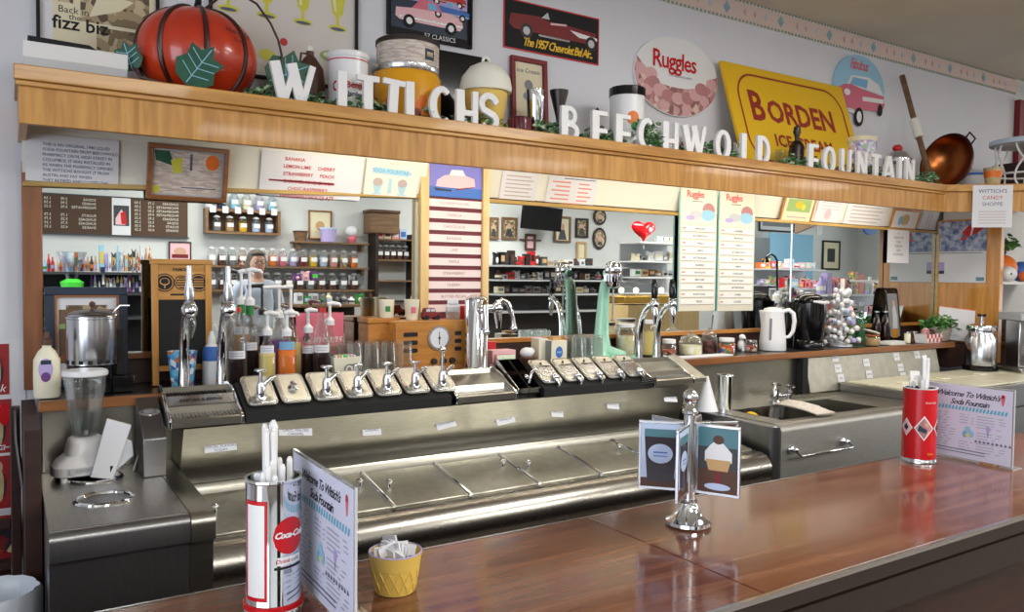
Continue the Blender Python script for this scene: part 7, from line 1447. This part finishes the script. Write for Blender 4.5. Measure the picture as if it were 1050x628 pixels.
# brown menu board
x, y, z, w_, h = bx_(37, 192, 203, 241)
t = thing('price_board', 'long brown letter board with white writing and a snapshot in the middle', 'menu board', (x, y, z), rot=RB)
obj('board', MB().box(-w_/2, w_/2, -.03, 0, 0, h, 'felt_brown').box(-w_/2-.015, w_/2+.015, -.035, -.001, h, h+.015, 'dark_gray').box(-w_/2-.015, w_/2+.015, -.035, -.001, -.015, 0, 'dark_gray'), t)
b = MB()      # local +x is the left side of the mirror image
rnd = random.Random(3)
for (c0, c1) in ((-.46, -.12), (.10, .46)):
    for i in range(8):
        zz = h*(.90-.105*i); 
        if i in (3,) and c0 > 0: continue
        for xx, s in ((c0*w_, rnd.choice(['SODAS', 'SUNDAES', 'FLOATS', 'SHAKES', 'PHOSPHATES'])), ((c0+c1)/2*w_, '%d.%02d' % (rnd.randrange(1, 5), rnd.choice((25, 50, 75, 95)))), (c1*w_-.12, '%d.%02d' % (rnd.randrange(1, 4), rnd.choice((25, 50, 75))))):
            b.text(s, .040, xx+.04, zz, 'text_white', y=-.0306, align='LEFT')
obj('lettering', b, t)
b = MB().box(-.10-.055, .055-.02, -.034, -.0305, 0.0, h, 'paper').flat(rect(-.14, .02, h*.25, h*.80), 'dark_gray', y=-.0344).flat([(-.10, h*.28), (.0, h*.28), (.0, h*.45), (-.06, h*.70), (-.11, h*.5)], 'light_pink', y=-.0348).flat([(-.12, h*.3), (-.06, h*.3), (-.05, h*.6), (-.10, h*.65)], 'red', y=-.0350)
obj('snapshot', b, t, label='white-bordered instant snapshot')
# candy shelves
def wshelf(name, label, u0, u1, v, depth=.22, m='shelf_wood', cat='shelf', off=0, Yv=BW):
    x, y, z, w_, h = bx_(u0, u1, v-1, v, Yv)
    return single(name, MB().box(-w_/2, w_/2, 0, depth, -.022, 0, m).box(-w_/2+.05, -w_/2+.08, 0, depth*.8, -.10, -.0225, m).box(w_/2-.08, w_/2-.05, 0, depth*.8, -.10, -.0225, m), label, cat, loc=(x, y+.001, z)), (x, y, z, w_)
protoj = {}
def candy_jar(loc, m, label, group, h=.20, r=.052, lid='glass'):
    k = (m, h, lid)
    if k not in protoj:
        t = thing('candy_jar', label, 'jar', loc, group=group)
        obj('jar', MB().lathe([(r*.9, 0), (r, .008), (r, h*.68), (r*.7, h*.80), (r*.7, h*.85)], (0, 0, 0), 'glass', 16), t); obj('candy', MB().lathe([(r*.85, .004), (r*.93, .01), (r*.93, h*.55), (.0001, h*.58)], (0, 0, 0), m, 16), t)
        obj('lid', MB().lathe([(r*.78, h*.85), (r*.80, h*.90), (r*.4, h*.97), (.0001, h)], (0, 0, 0), 'light_gray', 16), t); obj('tag', MB().box(-r*.7, r*.7, r*.98, r*1.04, h*.28, h*.52, 'paper'), t)
        protoj[k] = t; return t
    return dup(protoj[k], loc, label=label, group=group)
cj = [('white', 'clear'), ('candy_dark', 'dark brown'), ('gray', 'grey'), ('candy', 'orange-brown'), ('light_pink', 'pale pink'), ('gray', 'greyish'), ('orange', 'orange'), ('pink', 'pink'), ('lilac', 'lilac'), ('dark_red', 'dark red'), ('yellow', 'yellow'), ('label_blue', 'pale blue'), ('salmon', 'salmon'), ('candy_multi', 'mixed'), ('orange', 'bright orange')]
s_, (x, y, z, w_) = wshelf('wall_shelf', 'long wooden wall shelf carrying fifteen candy jars', 205, 372, 273.5)
for i, (m, cn) in enumerate(cj):
    p = mir(217+i*10.4, 270, BW-.11); candy_jar((p.x, y+.11, z+.0015), m, '%s candy jar on the long shelf, %s from left in the mirror' % (cn, ['first', 'second', 'third', 'fourth', 'fifth', 'sixth', 'seventh', 'eighth', 'ninth', 'tenth', 'eleventh', 'twelfth', 'thirteenth', 'fourteenth', 'last'][i]), 'candy jars on the long shelf', h=.225)
s_, (x, y, z, w_) = wshelf('wall_shelf', 'lower wooden wall shelf of dark candy jars behind the person', 205, 380, 297)
for i in range(14):
    p = mir(217+i*11.2, 290, BW-.11); candy_jar((p.x, y+.11, z+.0015), 'candy_dark' if i % 3 else 'gray', 'dark candy jar on the lower long shelf behind the person', 'dark candy jars on the lower shelf', h=.22)
# box shelf with jars above
x, y, z, w_, h = bx_(208, 284, 216, 241)
t = thing('box_shelf', 'small brown box shelf with white tags along its top edge', 'shelf', (x, y, z), rot=RB)
obj('carcass', MB().box(-w_/2, w_/2, -.16, -.001, 0, .03, 'shelf_wood').box(-w_/2, w_/2, -.16, -.001, h-.03, h, 'shelf_wood').box(-w_/2, -w_/2+.03, -.16, -.001, .03, h-.03, 'shelf_wood').box(w_/2-.03, w_/2, -.16, -.001, .03, h-.03, 'shelf_wood').box(-w_/2+.03, w_/2-.03, -.01, -.001, .03, h-.03, 'brown'), t)
for i in range(6): obj('price_tag', MB().box(-w_/2+.08+i*(w_-.16)/5-.035, -w_/2+.08+i*(w_-.16)/5+.035, -.166, -.161, h-.05, h+.03, 'paper'), t)
for i in range(5): p = mir(222+i*13.5, 230, BW-.09); candy_jar((p.x, y+.09, z+.032), ['gray', 'tan', 'yellow', 'label_blue', 'label_blue'][i], '%s jar inside the box shelf' % ['darkish', 'tan', 'yellow', 'pale blue-topped', 'pale blue end'][i], 'jars inside the box shelf', h=.19, r=.05)
for i in range(6): p = mir(214+i*13, 212, BW-.09); candy_jar((p.x, y+.09, z+h+.002), ['white', 'navy', 'sky', 'cream', 'lilac', 'sky'][i], '%s jar on top of the box shelf, %s in the mirror' % (['white', 'dark blue', 'sky blue', 'cream', 'lilac', 'pale blue'][i], ['first', 'second', 'third', 'fourth', 'fifth', 'last'][i]), 'jars on top of the box shelf', h=.22, r=.055)
# short shelf
s_, (x, y, z, w_) = wshelf('wall_shelf', 'short wall shelf with a basket, a print and a lilac tub', 297, 372, 249)
p = mir(308, 240, BW-.12); single('basket', MB().lathe([(.07, 0), (.09, .12), (.085, .12), (.065, .01)], (0, 0, 0), 'shelf_wood', 16).torus((0, 0, .12), .085, .012, 'brown', 16, 6), 'little brown basket at the left end of the short shelf', 'basket', loc=(p.x, y+.12, z+.001))
p = mir(336, 240, BW-.12); t = thing('lilac_tub', 'lilac tub on the short shelf', 'tub', (p.x, y+.14, z+.001)); obj('tub', MB().lathe([(.095, 0), (.105, .16)], (0, 0, 0), 'lilac', 20), t); obj('lid', MB().lathe([(.11, .161), (.11, .185), (.0001, .19)], (0, 0, 0), 'label_blue', 20), t)
p = mir(361, 240, BW-.12); t = thing('flower_vase', 'white and pink flowers in a vase at the right end of the short shelf', 'vase', (p.x, y+.12, z+.001)); obj('vase', MB().lathe([(.04, 0), (.06, .05), (.03, .10)], (0, 0, 0), 'pink', 14), t); obj('flowers', MB().sph((0, 0, .15), (.09, .07, .07), 'paper', 12, 8).sph((.05, 0, .10), (.04, .04, .03), 'light_pink', 10, 6), t)
# brown box and crates
x, y, z, w_, h = bx_(376, 406, 216, 240, BW-.15); t = thing('wicker_hamper', 'brown wicker hamper on top of the crate shelf', 'hamper', (x, y, z), rot=RB)
obj('body', MB().box(-w_/2, w_/2, -.12, .12, 0, h*.85, 'shelf_wood'), t, bevel=.01); obj('lid', MB().box(-w_/2-.01, w_/2+.01, -.13, .13, h*.86, h, 'brown'), t, bevel=.01)
x, y, z, w_, h = bx_(383, 422, 240, 310, BW-.15)
t = thing('display_rack', 'dark wooden display rack with three shelves, left of the menu column', 'rack', (x, y, z), rot=RB)
for s in (-1, 1): obj('upright', MB().box(s*w_/2-.02, s*w_/2+.02, -.12, .14, 0, h, 'dark_brown'), t)
for k in range(4): obj('shelf', MB().box(-w_/2+.021, w_/2-.021, -.12, .14, h*k*.3, h*k*.3+.02, 'shelf_wood' if k else 'dark_brown'), t)
for i in range(5): p = mir(389+i*6.6, 262, BW-.15); candy_jar((p.x, y, z+h*.6+.022), 'candy_dark', 'dark jar on the display rack left of the menu column', 'jars on the display rack', h=.20, r=.045)
for i in range(4): p = mir(388+i*8, 246, BW-.15); single('small_box', MB().box(-.05, .05, -.05, .05, 0, .14, ['light_pink', 'cream', 'salmon', 'label_blue'][i]).box(-.035, .035, .0505, .052, .03, .1, ['red', 'brown', 'paper', 'blue'][i]), '%s little packet on top of the display rack' % ['pink', 'cream', 'salmon', 'pale blue'][i], 'packet', 'packets on the display rack', loc=(p.x, y, z+h*.9+.022))
# goods: packed display along the far side
def goods_row(u0, u1, v0, v1, Yv, n, label, group, seed, mats=('red', 'paper', 'navy', 'tan', 'gray', 'pink', 'dark_gray', 'sky', 'orange', 'cream', 'green', 'lilac', 'white', 'brown')):
    rnd = random.Random(seed)
    for i in range(n):
        u = u0+(u1-u0)*(i+.5)/n; p = mir(u, v1, Yv); dz = (v1-v0)*Yv/F*rnd.uniform(.55, 1.05); wd = (mir(u0, v1, Yv)-mir(u1, v1, Yv)).length/n*rnd.uniform(.42, .5); m = rnd.choice(mats); m2 = rnd.choice(mats)
        b = MB(); k = rnd.randrange(3)
        if k == 0: b.box(-wd, wd, -.05, .05, 0, dz, m).box(-wd*.7, wd*.7, .0502, .052, dz*.3, dz*.75, m2)
        elif k == 1: b.lathe([(wd*.9, 0), (wd, dz*.1), (wd, dz*.6), (wd*.4, dz*.8), (wd*.4, dz)], (0, 0, 0), m, 12).lathe([(wd*1.02, dz*.2), (wd*1.02, dz*.45)], (0, 0, 0), m2, 12)
        else: b.prism([(-wd, 0), (wd, 0), (wd*.8, dz*.7), (wd*1.1, dz), (0, dz*.85), (-wd*1.1, dz), (-wd*.8, dz*.7)], -.03, .03, m).sph((0, 0.02, dz*.4), (wd*.6, .03, dz*.25), m2, 10, 6)
        o = single('packaged_goods', b, label, 'goods', group, loc=(p.x, p.y, p.z))
    return mir((u0+u1)/2, v1, Yv)
def gondola(label, u0, u1, Yv, tops, m='dark_gray', depth=.4, mtop='light_gray'):
    a = mir(u0, 300, Yv); c = mir(u1, 300, Yv); t = thing('shop_shelves', label, 'shelves', ((a.x+c.x)/2, a.y, 0)); w_ = abs(c.x-a.x)
    zmax = max(mir((u0+u1)/2, v, Yv).z for v in tops)
    obj('back', MB().box(-w_/2, w_/2, -depth/2-.02, -depth/2, 0, zmax, m), t)
    for v in tops: z = mir((u0+u1)/2, v, Yv).z; obj('shelf', MB().box(-w_/2, w_/2, -depth/2+.001, depth/2, z-.025, z-.002, mtop), t)
    return t
gondola('dark shop shelves with candy bags, reflected at the left of the mirror', 36, 156, 8.6, (279, 300, 325), 'matte_black', .4, 'dark_gray')
goods_row(40, 100, 262, 278.5, 8.6, 15, 'small coloured candy packet on the dark shelves, upper left in the mirror', 'packets on the dark shelves, top row left', 1)
goods_row(102, 156, 255, 278.5, 8.6, 13, 'tall bright candy bag on the dark shelves near the chalkboard', 'tall candy bags on the dark shelves', 2, ('sky', 'yellow', 'paper', 'tan', 'lilac', 'candy', 'flowers', 'goods', 'goods'))
goods_row(92, 150, 276, 299.5, 8.5, 15, 'candy bag on the second row of the dark shelves', 'candy bags, second row', 3, ('lilac', 'flowers', 'purple', 'goods', 'goods', 'navy', 'paper'))
p = mir(74, 295, 8.45); t = thing('party_bag', 'clear party bag with a bright green base on the dark shelves', 'bag', (p.x, p.y, mir(74, 296, 8.45).z)); obj('base', MB().lathe([(.09, 0), (.10, .06), (.05, .09)], (0, 0, 0), 'bright_green', 16), t); obj('wrap', MB().lathe([(.05, .09), (.07, .20), (.13, .34)], (0, 0, 0), 'bag', 14), t)
gondola('long low shop shelves below the portraits in the mirror', 505, 642, 9.2, (273, 287, 301, 318), 'dark_gray', .4)
goods_row(506, 552, 254, 272.5, 9.2, 9, 'dark and red goods on the top of the low shelves below the television', 'goods below the television', 5, ('dark_brown', 'red', 'dark_gray', 'tan', 'brown', 'paper', 'gunmetal'))
goods_row(553, 606, 262, 272.5, 9.2, 8, 'small goods on the top of the low shelves near the mixer', 'small goods near the mixer reflection', 15, ('dark_gray', 'tan', 'gray', 'brown', 'paper'))
goods_row(508, 616, 275, 286.5, 9.2, 18, 'goods on the middle row of the low shelves', 'goods, middle row of the low shelves', 6, ('dark_gray', 'paper', 'red', 'brown', 'light_gray', 'gray', 'cream'))
goods_row(508, 640, 290, 300.5, 9.2, 18, 'goods on the lower row of the low shelves', 'goods, lower row of the low shelves', 7, ('gray', 'tan', 'light_gray', 'dark_gray', 'brown', 'cream'))
# white rack with the heart balloon
gondola('white shop rack under the red heart balloon', 645, 694, 8.9, (249, 268, 284, 300), 'light_gray', .45, 'white')
goods_row(672, 692, 236, 248.5, 8.9, 3, 'pale toy on top of the white rack beside the heart balloon', 'toys on the white rack', 8, ('paper', 'light_gray', 'green', 'cream'))
goods_row(648, 692, 255, 267.5, 8.9, 6, 'goods on the upper row of the white rack', 'goods, upper row of the white rack', 9, ('gray', 'cream', 'dark_gray', 'paper'))
goods_row(648, 692, 272, 283.5, 8.9, 6, 'goods on the middle row of the white rack', 'goods, middle row of the white rack', 10, ('green', 'brown', 'tan', 'paper', 'white'))
p = mir(660, 236, 8.7); t = thing('heart_balloon', 'shiny red heart-shaped foil balloon above the white rack', 'balloon', (p.x, p.y, p.z))
b = MB(); R_ = 12.5*11.5/F; hs = []; n = 32
hp = [(16*sn(q)**3/17, (13*cs(q)-5*cs(2*q)-2*cs(3*q)-cs(4*q))/17) for q in [2*PI*i/n for i in range(n)]]
vs = []; fs = []; lay = [(0, .0), (.7, .35), (.92, .22), (1, 0)]
lay = [(.02, .36), (.5, .32), (.82, .20), (1.0, 0), (.82, -.20), (.5, -.32), (.02, -.36)]
for s, d_ in lay:
    for hx, hz_ in hp: vs.append((hx*s*R_*1.4, d_*R_, hz_*s*R_))
for i in range(len(lay)-1):
    for k in range(n): a, c = i*n+k, i*n+(k+1) % n; fs.append((a, c, c+n, a+n))
fs.append(tuple(range(n))[::-1]); fs.append(tuple((len(lay)-1)*n+k for k in range(n)))
b.add(vs, fs, 'balloon_red'); obj('balloon', b, t); obj('string', MB().tube([(0, 0, -R_), (.01, 0, -R_-.10)], .004, 'paper', 6), t); obj('print', MB().sph((R_*.45, R_*.30, 0), (R_*.22, .02, R_*.25), 'light_pink', 12, 8), t)
# lit display case with globe lamps
a = mir(628, 306, 7.6); c = mir(700, 306, 7.6); zc_ = mir(664, 312, 7.6).z
t = thing('display_case', 'brass-edged glass display case glowing warm under three small globes', 'display case', ((a.x+c.x)/2, a.y, 0)); w_ = abs(c.x-a.x)
obj('cabinet', MB().box(-w_/2, w_/2, -.3, .3, 0, zc_, 'pale_wood'), t); obj('canopy', MB().box(-w_/2, w_/2, -.15, .25, zc_+.02, zc_+.11, 'brass'), t, bevel=.01)
for k, u_ in enumerate((637, 652, 678)): p = mir(u_, 304, 7.4); l = thing('globe_lamp', 'small glowing globe lamp above the brass display case, ' + ['left one', 'middle one', 'right one'][k] + ' in the mirror', 'lamp', (p.x, a.y+.2, zc_+.11), group='globe lamps on the display case'); obj('globe', MB().sph((0, 0, .07), .035, 'lamp_glow', 14, 10), l); obj('stem', MB().cyl((0, 0, .0), .01, .045, 'brass', 8), l)
# right part: blue partition, framed prints, goods
def wallpart(name, u0, u1, Yv, v0, m, z0=0):
    a = mir(u0, 250, Yv); c = mir(u1, 250, Yv); z = mir((u0+u1)/2, v0, Yv).z; return struct(name, MB().box(min(a.x, c.x), max(a.x, c.x), a.y-.06, a.y, z0, z, m))
wallpart('wall_partition', 790, 834, 9.3, 240, 'partition_blue'); wallpart('wall_partition', 770, 789, 9.25, 244, 'partition_gray')
x, y, z, w_, h = bx_(778, 814, 219, 238, BW); framed('framed_print', 'wide black-framed print high on the far wall, cut by the bright band', w_, h, .03, 'matte_black', 'paper', 'gray', (x, y, z), RB, inner=.2)
x, y, z, w_, h = bx_(843, 861, 247, 277, BW); framed('framed_print', 'tall dark-framed print with a cream mat at the right in the mirror', w_, h, .035, 'dark_brown', 'cream', 'dark_gray', (x, y, z), RB, inner=.22)
for u0_, u1_, y_, vv, n, sd in ((776, 836, 8.8, (276, 292), 10, 21), (800, 905, 8.3, (296, 318), 14, 22)):
    gondola('shop shelves crowded with bright packets, right end of the mirror, ' + ('behind' if sd == 21 else 'in front'), u0_, u1_, y_, vv, 'light_gray', .4)
    goods_row(u0_+1, u1_-1, vv[0]-15, vv[0]-.5, y_, n, 'bright packet on the %s crowded shelves at the right of the mirror, top row' % ('rear' if sd == 21 else 'front'), 'bright packets, top row, %d' % sd, sd, ('red', 'paper', 'pink', 'cream', 'orange', 'sky', 'light_pink', 'white', 'yellow'))
    goods_row(u0_+1, u1_-1, vv[1]-14, vv[1]-.5, y_-.1, n, 'bright packet on the %s crowded shelves at the right of the mirror, second row' % ('rear' if sd == 21 else 'front'), 'bright packets, second row, %d' % sd, sd+10, ('pink', 'paper', 'red', 'lilac', 'cream', 'leafy', 'white'))
for k_, (u0_, u1_, y_, v_, n_, h_) in enumerate(((792, 838, 7.8, 309, 9, 20), (838, 906, 7.4, 302, 12, 36), (838, 906, 7.2, 322, 12, 22))):
    gondola('low candy table at the right of the mirror, ' + ['left one', 'right one, rear', 'right one, front'][k_], u0_, u1_, y_, (v_,), 'gray', .35)
    goods_row(u0_+1, u1_-1, v_-h_, v_-.5, y_, n_, 'candy packet heaped on the low table at the right of the mirror, ' + ['left table', 'rear table', 'front table'][k_], 'candy on low table %s' % ['left', 'rear', 'front'][k_], 60+k_, ('paper', 'light_pink', 'red', 'cream', 'white', 'lilac', 'salmon', 'leafy', 'tan', 'flowers', 'candy_multi', 'goods'))
p0_ = mir(797, 300, 7.9); z0_ = mir(797, 296, 7.9).z; zt = mir(790, 264, 7.9).z; s = 7.9*1.2/F
t = thing('gooseneck_lamp', 'black curved gooseneck lamp reflected at the right of the menu boards', 'lamp', (p0_.x, p0_.y, 0))
obj('neck', MB().tube([(0, 0, 0), (0, 0, z0_), (-.02, 0, zt-.05), (-.08, 0, zt+.02), (-.17, 0, zt+.05), (-.26, 0, zt+.0)], .016, 'gloss_black', 10), t); obj('shade', MB().lathe([(.02, 0), (.06, -.08)], (-.27, 0, zt), 'gloss_black', 14), t); obj('foot', MB().cyl((0, 0, 0), .14, .02, 'gloss_black', 20), t)
p = mir(892, 237, 7.0); t = thing('hanging_disc', 'blue round hanging sign high at the right of the mirror', 'sign', (p.x, p.y, p.z+.06)); obj('disc', MB().prism(ell(0, 0, .17, .12, 24), -.02, .02, 'blue'), t); obj('cord', MB().tube([(0, 0, .12), (0, 0, 2.945-p.z-.06)], .004, 'paper', 6), t)
gondola('mid-room candy table behind the person in the mirror', 300, 372, 8.4, (312, 330), 'dark_brown', .5, 'shelf_wood')
goods_row(300, 326, 278, 288, 8.35, 3, 'striped ribbon spool hung behind the pump bottles', 'ribbon spools', 41, ('purple', 'light_pink', 'bright_green'))
goods_row(302, 372, 299, 311.5, 8.35, 9, 'jar or box on the mid-room candy table', 'things on the mid-room candy table', 42, ('light_gray', 'gray', 'paper', 'cream', 'label_blue', 'green', 'dark_gray'))
goods_row(340, 372, 280, 292, 9.9, 4, 'pale jar on the wall behind the candy table', 'pale jars behind the candy table', 43, ('light_gray', 'gray', 'paper'))

# ------------------------------------------------------------------ the person
p = mir(263, 285, 7.3)
px_, py_ = p.x, p.y
t = thing('person', 'person with grey-brown hair in a white shirt and jeans, standing with arms lowered, seen in the mirror', 'person', (px_, py_, 0), rot=(0, 0, 0))
t['label'] = 'person with grey-brown hair in a white shirt standing behind the viewer'
def skin_body(name, verts, edges, radii, m, parent, root=0, sub=1):
    me = bpy.data.meshes.new(name); me.from_pydata(verts, edges, []); me.materials.append(MATS[m]); o = bpy.data.objects.new(name, me); COL.objects.link(o); o.parent = parent
    o.modifiers.new('skin', 'SKIN'); 
    for i, r in enumerate(radii): me.skin_vertices[0].data[i].radius = r if isinstance(r, tuple) else (r, r); me.skin_vertices[0].data[i].use_root = (i == root)
    o.modifiers['skin'].use_smooth_shade = True; s = o.modifiers.new('sub', 'SUBSURF'); s.levels = sub+1; s.render_levels = sub+1; return o
V = []; E_ = []; R_ = []
def jv(x, y, z, r, par=None):
    V.append((x, y, z)); R_.append(r); 
    if par is not None: E_.append((par, len(V)-1))
    return len(V)-1
H_ = 1.66
pel = jv(0, 0, .93, (.15, .11)); wa = jv(0, 0, 1.08, (.13, .10), pel); ch = jv(0, .01, 1.25, (.155, .11), wa); sh = jv(0, 0, 1.38, (.10, .08), ch); nk = jv(0, .005, 1.45, .048, sh); hd0 = jv(0, .015, 1.52, (.068, .075), nk); hd1 = jv(0, .02, 1.60, (.072, .085), hd0); hd2 = jv(0, .01, 1.66, (.045, .055), hd1)
for s in (-1, 1):
    sho = jv(s*.165, 0, 1.365, .052, sh); el = jv(s*.215, .0, 1.10, .040, sho); wr = jv(s*.225, .09, .88, .026, el); pm = jv(s*.222, .115, .80, (.020, .036), wr)
    for k in range(4):
        o_ = (k-1.5)*.019; f1_ = jv(s*.222, .115+o_+.004, .745, .0095, pm); f2 = jv(s*.215, .118+o_*1.05, .715-(.006 if k in (1, 2) else 0), .009, f1_); jv(s*.206, .116+o_, .692-(.008 if k in (1, 2) else 0), .008, f2)
    th_ = jv(s*.205, .155, .79, .011, pm); jv(s*.198, .165, .755, .010, th_)
    hp_ = jv(s*.085, 0, .86, .095, pel); kn = jv(s*.095, .015, .48, .058, hp_); an = jv(s*.10, -.01, .09, .038, kn); hl = jv(s*.10, .03, .045, .036, an); jv(s*.11, .14, .032, .030, hl)
body = skin_body('body', V, E_, R_, 'flesh', t, pel)
# clothing as slightly larger continuous shells
def shell(name, m, pts, edges, rad, label=None):
    o = skin_body(name, pts, edges, rad, m, t, 0); 
    if label: o['label'] = label
    return o
P = [(0, 0, .90), (0, 0, 1.08), (0, .01, 1.26), (0, 0, 1.385)]; Ed = [(0, 1), (1, 2), (2, 3)]; Rr = [(.172, .13), (.150, .118), (.175, .128), (.115, .090)]
for s in (-1, 1): n0 = len(P); P += [(s*.168, 0, 1.368), (s*.205, 0, 1.19), (s*.216, .01, 1.09), (s*.222, .06, .96)]; Ed += [(3, n0), (n0, n0+1), (n0+1, n0+2), (n0+2, n0+3)]; Rr += [.064, .056, .052, .042]
shell('shirt', 'shirt', P, Ed, Rr, 'white long-sleeved shirt')
P = [(0, 0, .93)]; Ed = []; Rr = [(.160, .122)]
for s in (-1, 1): n0 = len(P); P += [(s*.088, 0, .84), (s*.096, .015, .48), (s*.10, -.005, .13)]; Ed += [(0, n0), (n0, n0+1), (n0+1, n0+2)]; Rr += [.104, .070, .056]
shell('jeans', 'jeans', P, Ed, Rr, 'blue jeans')
for s in (-1, 1): obj('shoe', MB().sph((s*.105, .06, .04), (.048, .13, .045), 'white', 16, 8), t)
# head details: face to the mirror (+y)
b = MB(); b.sph((0, .018, 1.592), (.073, .088, .108), 'flesh', 22, 16).sph((0, .108, 1.585), (.012, .016, .018), 'flesh', 10, 8).sph((-.074, .01, 1.588), (.010, .018, .026), 'flesh', 8, 8).sph((.074, .01, 1.588), (.010, .018, .026), 'flesh', 8, 8)
b.sph((-.028, .094, 1.605), (.013, .008, .007), 'white', 8, 6).sph((.028, .094, 1.605), (.013, .008, .007), 'white', 8, 6).sph((-.028, .101, 1.605), (.005, .004, .005), 'dark_brown', 6, 6).sph((.028, .101, 1.605), (.005, .004, .005), 'dark_brown', 6, 6).sph((0, .098, 1.548), (.024, .008, .006), 'pink', 10, 6)
obj('face', b, t)
b = MB().sph((0, -.004, 1.620), (.086, .092, .100), 'hair', 22, 14).sph((-.068, -.02, 1.57), (.026, .06, .075), 'hair', 12, 8).sph((.068, -.02, 1.57), (.026, .06, .075), 'hair', 12, 8).sph((0, -.06, 1.56), (.07, .04, .09), 'hair', 12, 8).sph((0, .055, 1.672), (.066, .045, .026), 'hair', 12, 8)
obj('hair', b, t, label='short grey-brown hair')
obj('glasses', MB().torus((-.029, .112, 1.604), .020, .002, 'matte_black', 16, 5, 'y').torus((.029, .112, 1.604), .020, .002, 'matte_black', 16, 5, 'y').tube([(-.009, .112, 1.606), (.009, .112, 1.606)], .002, 'matte_black', 5), t)
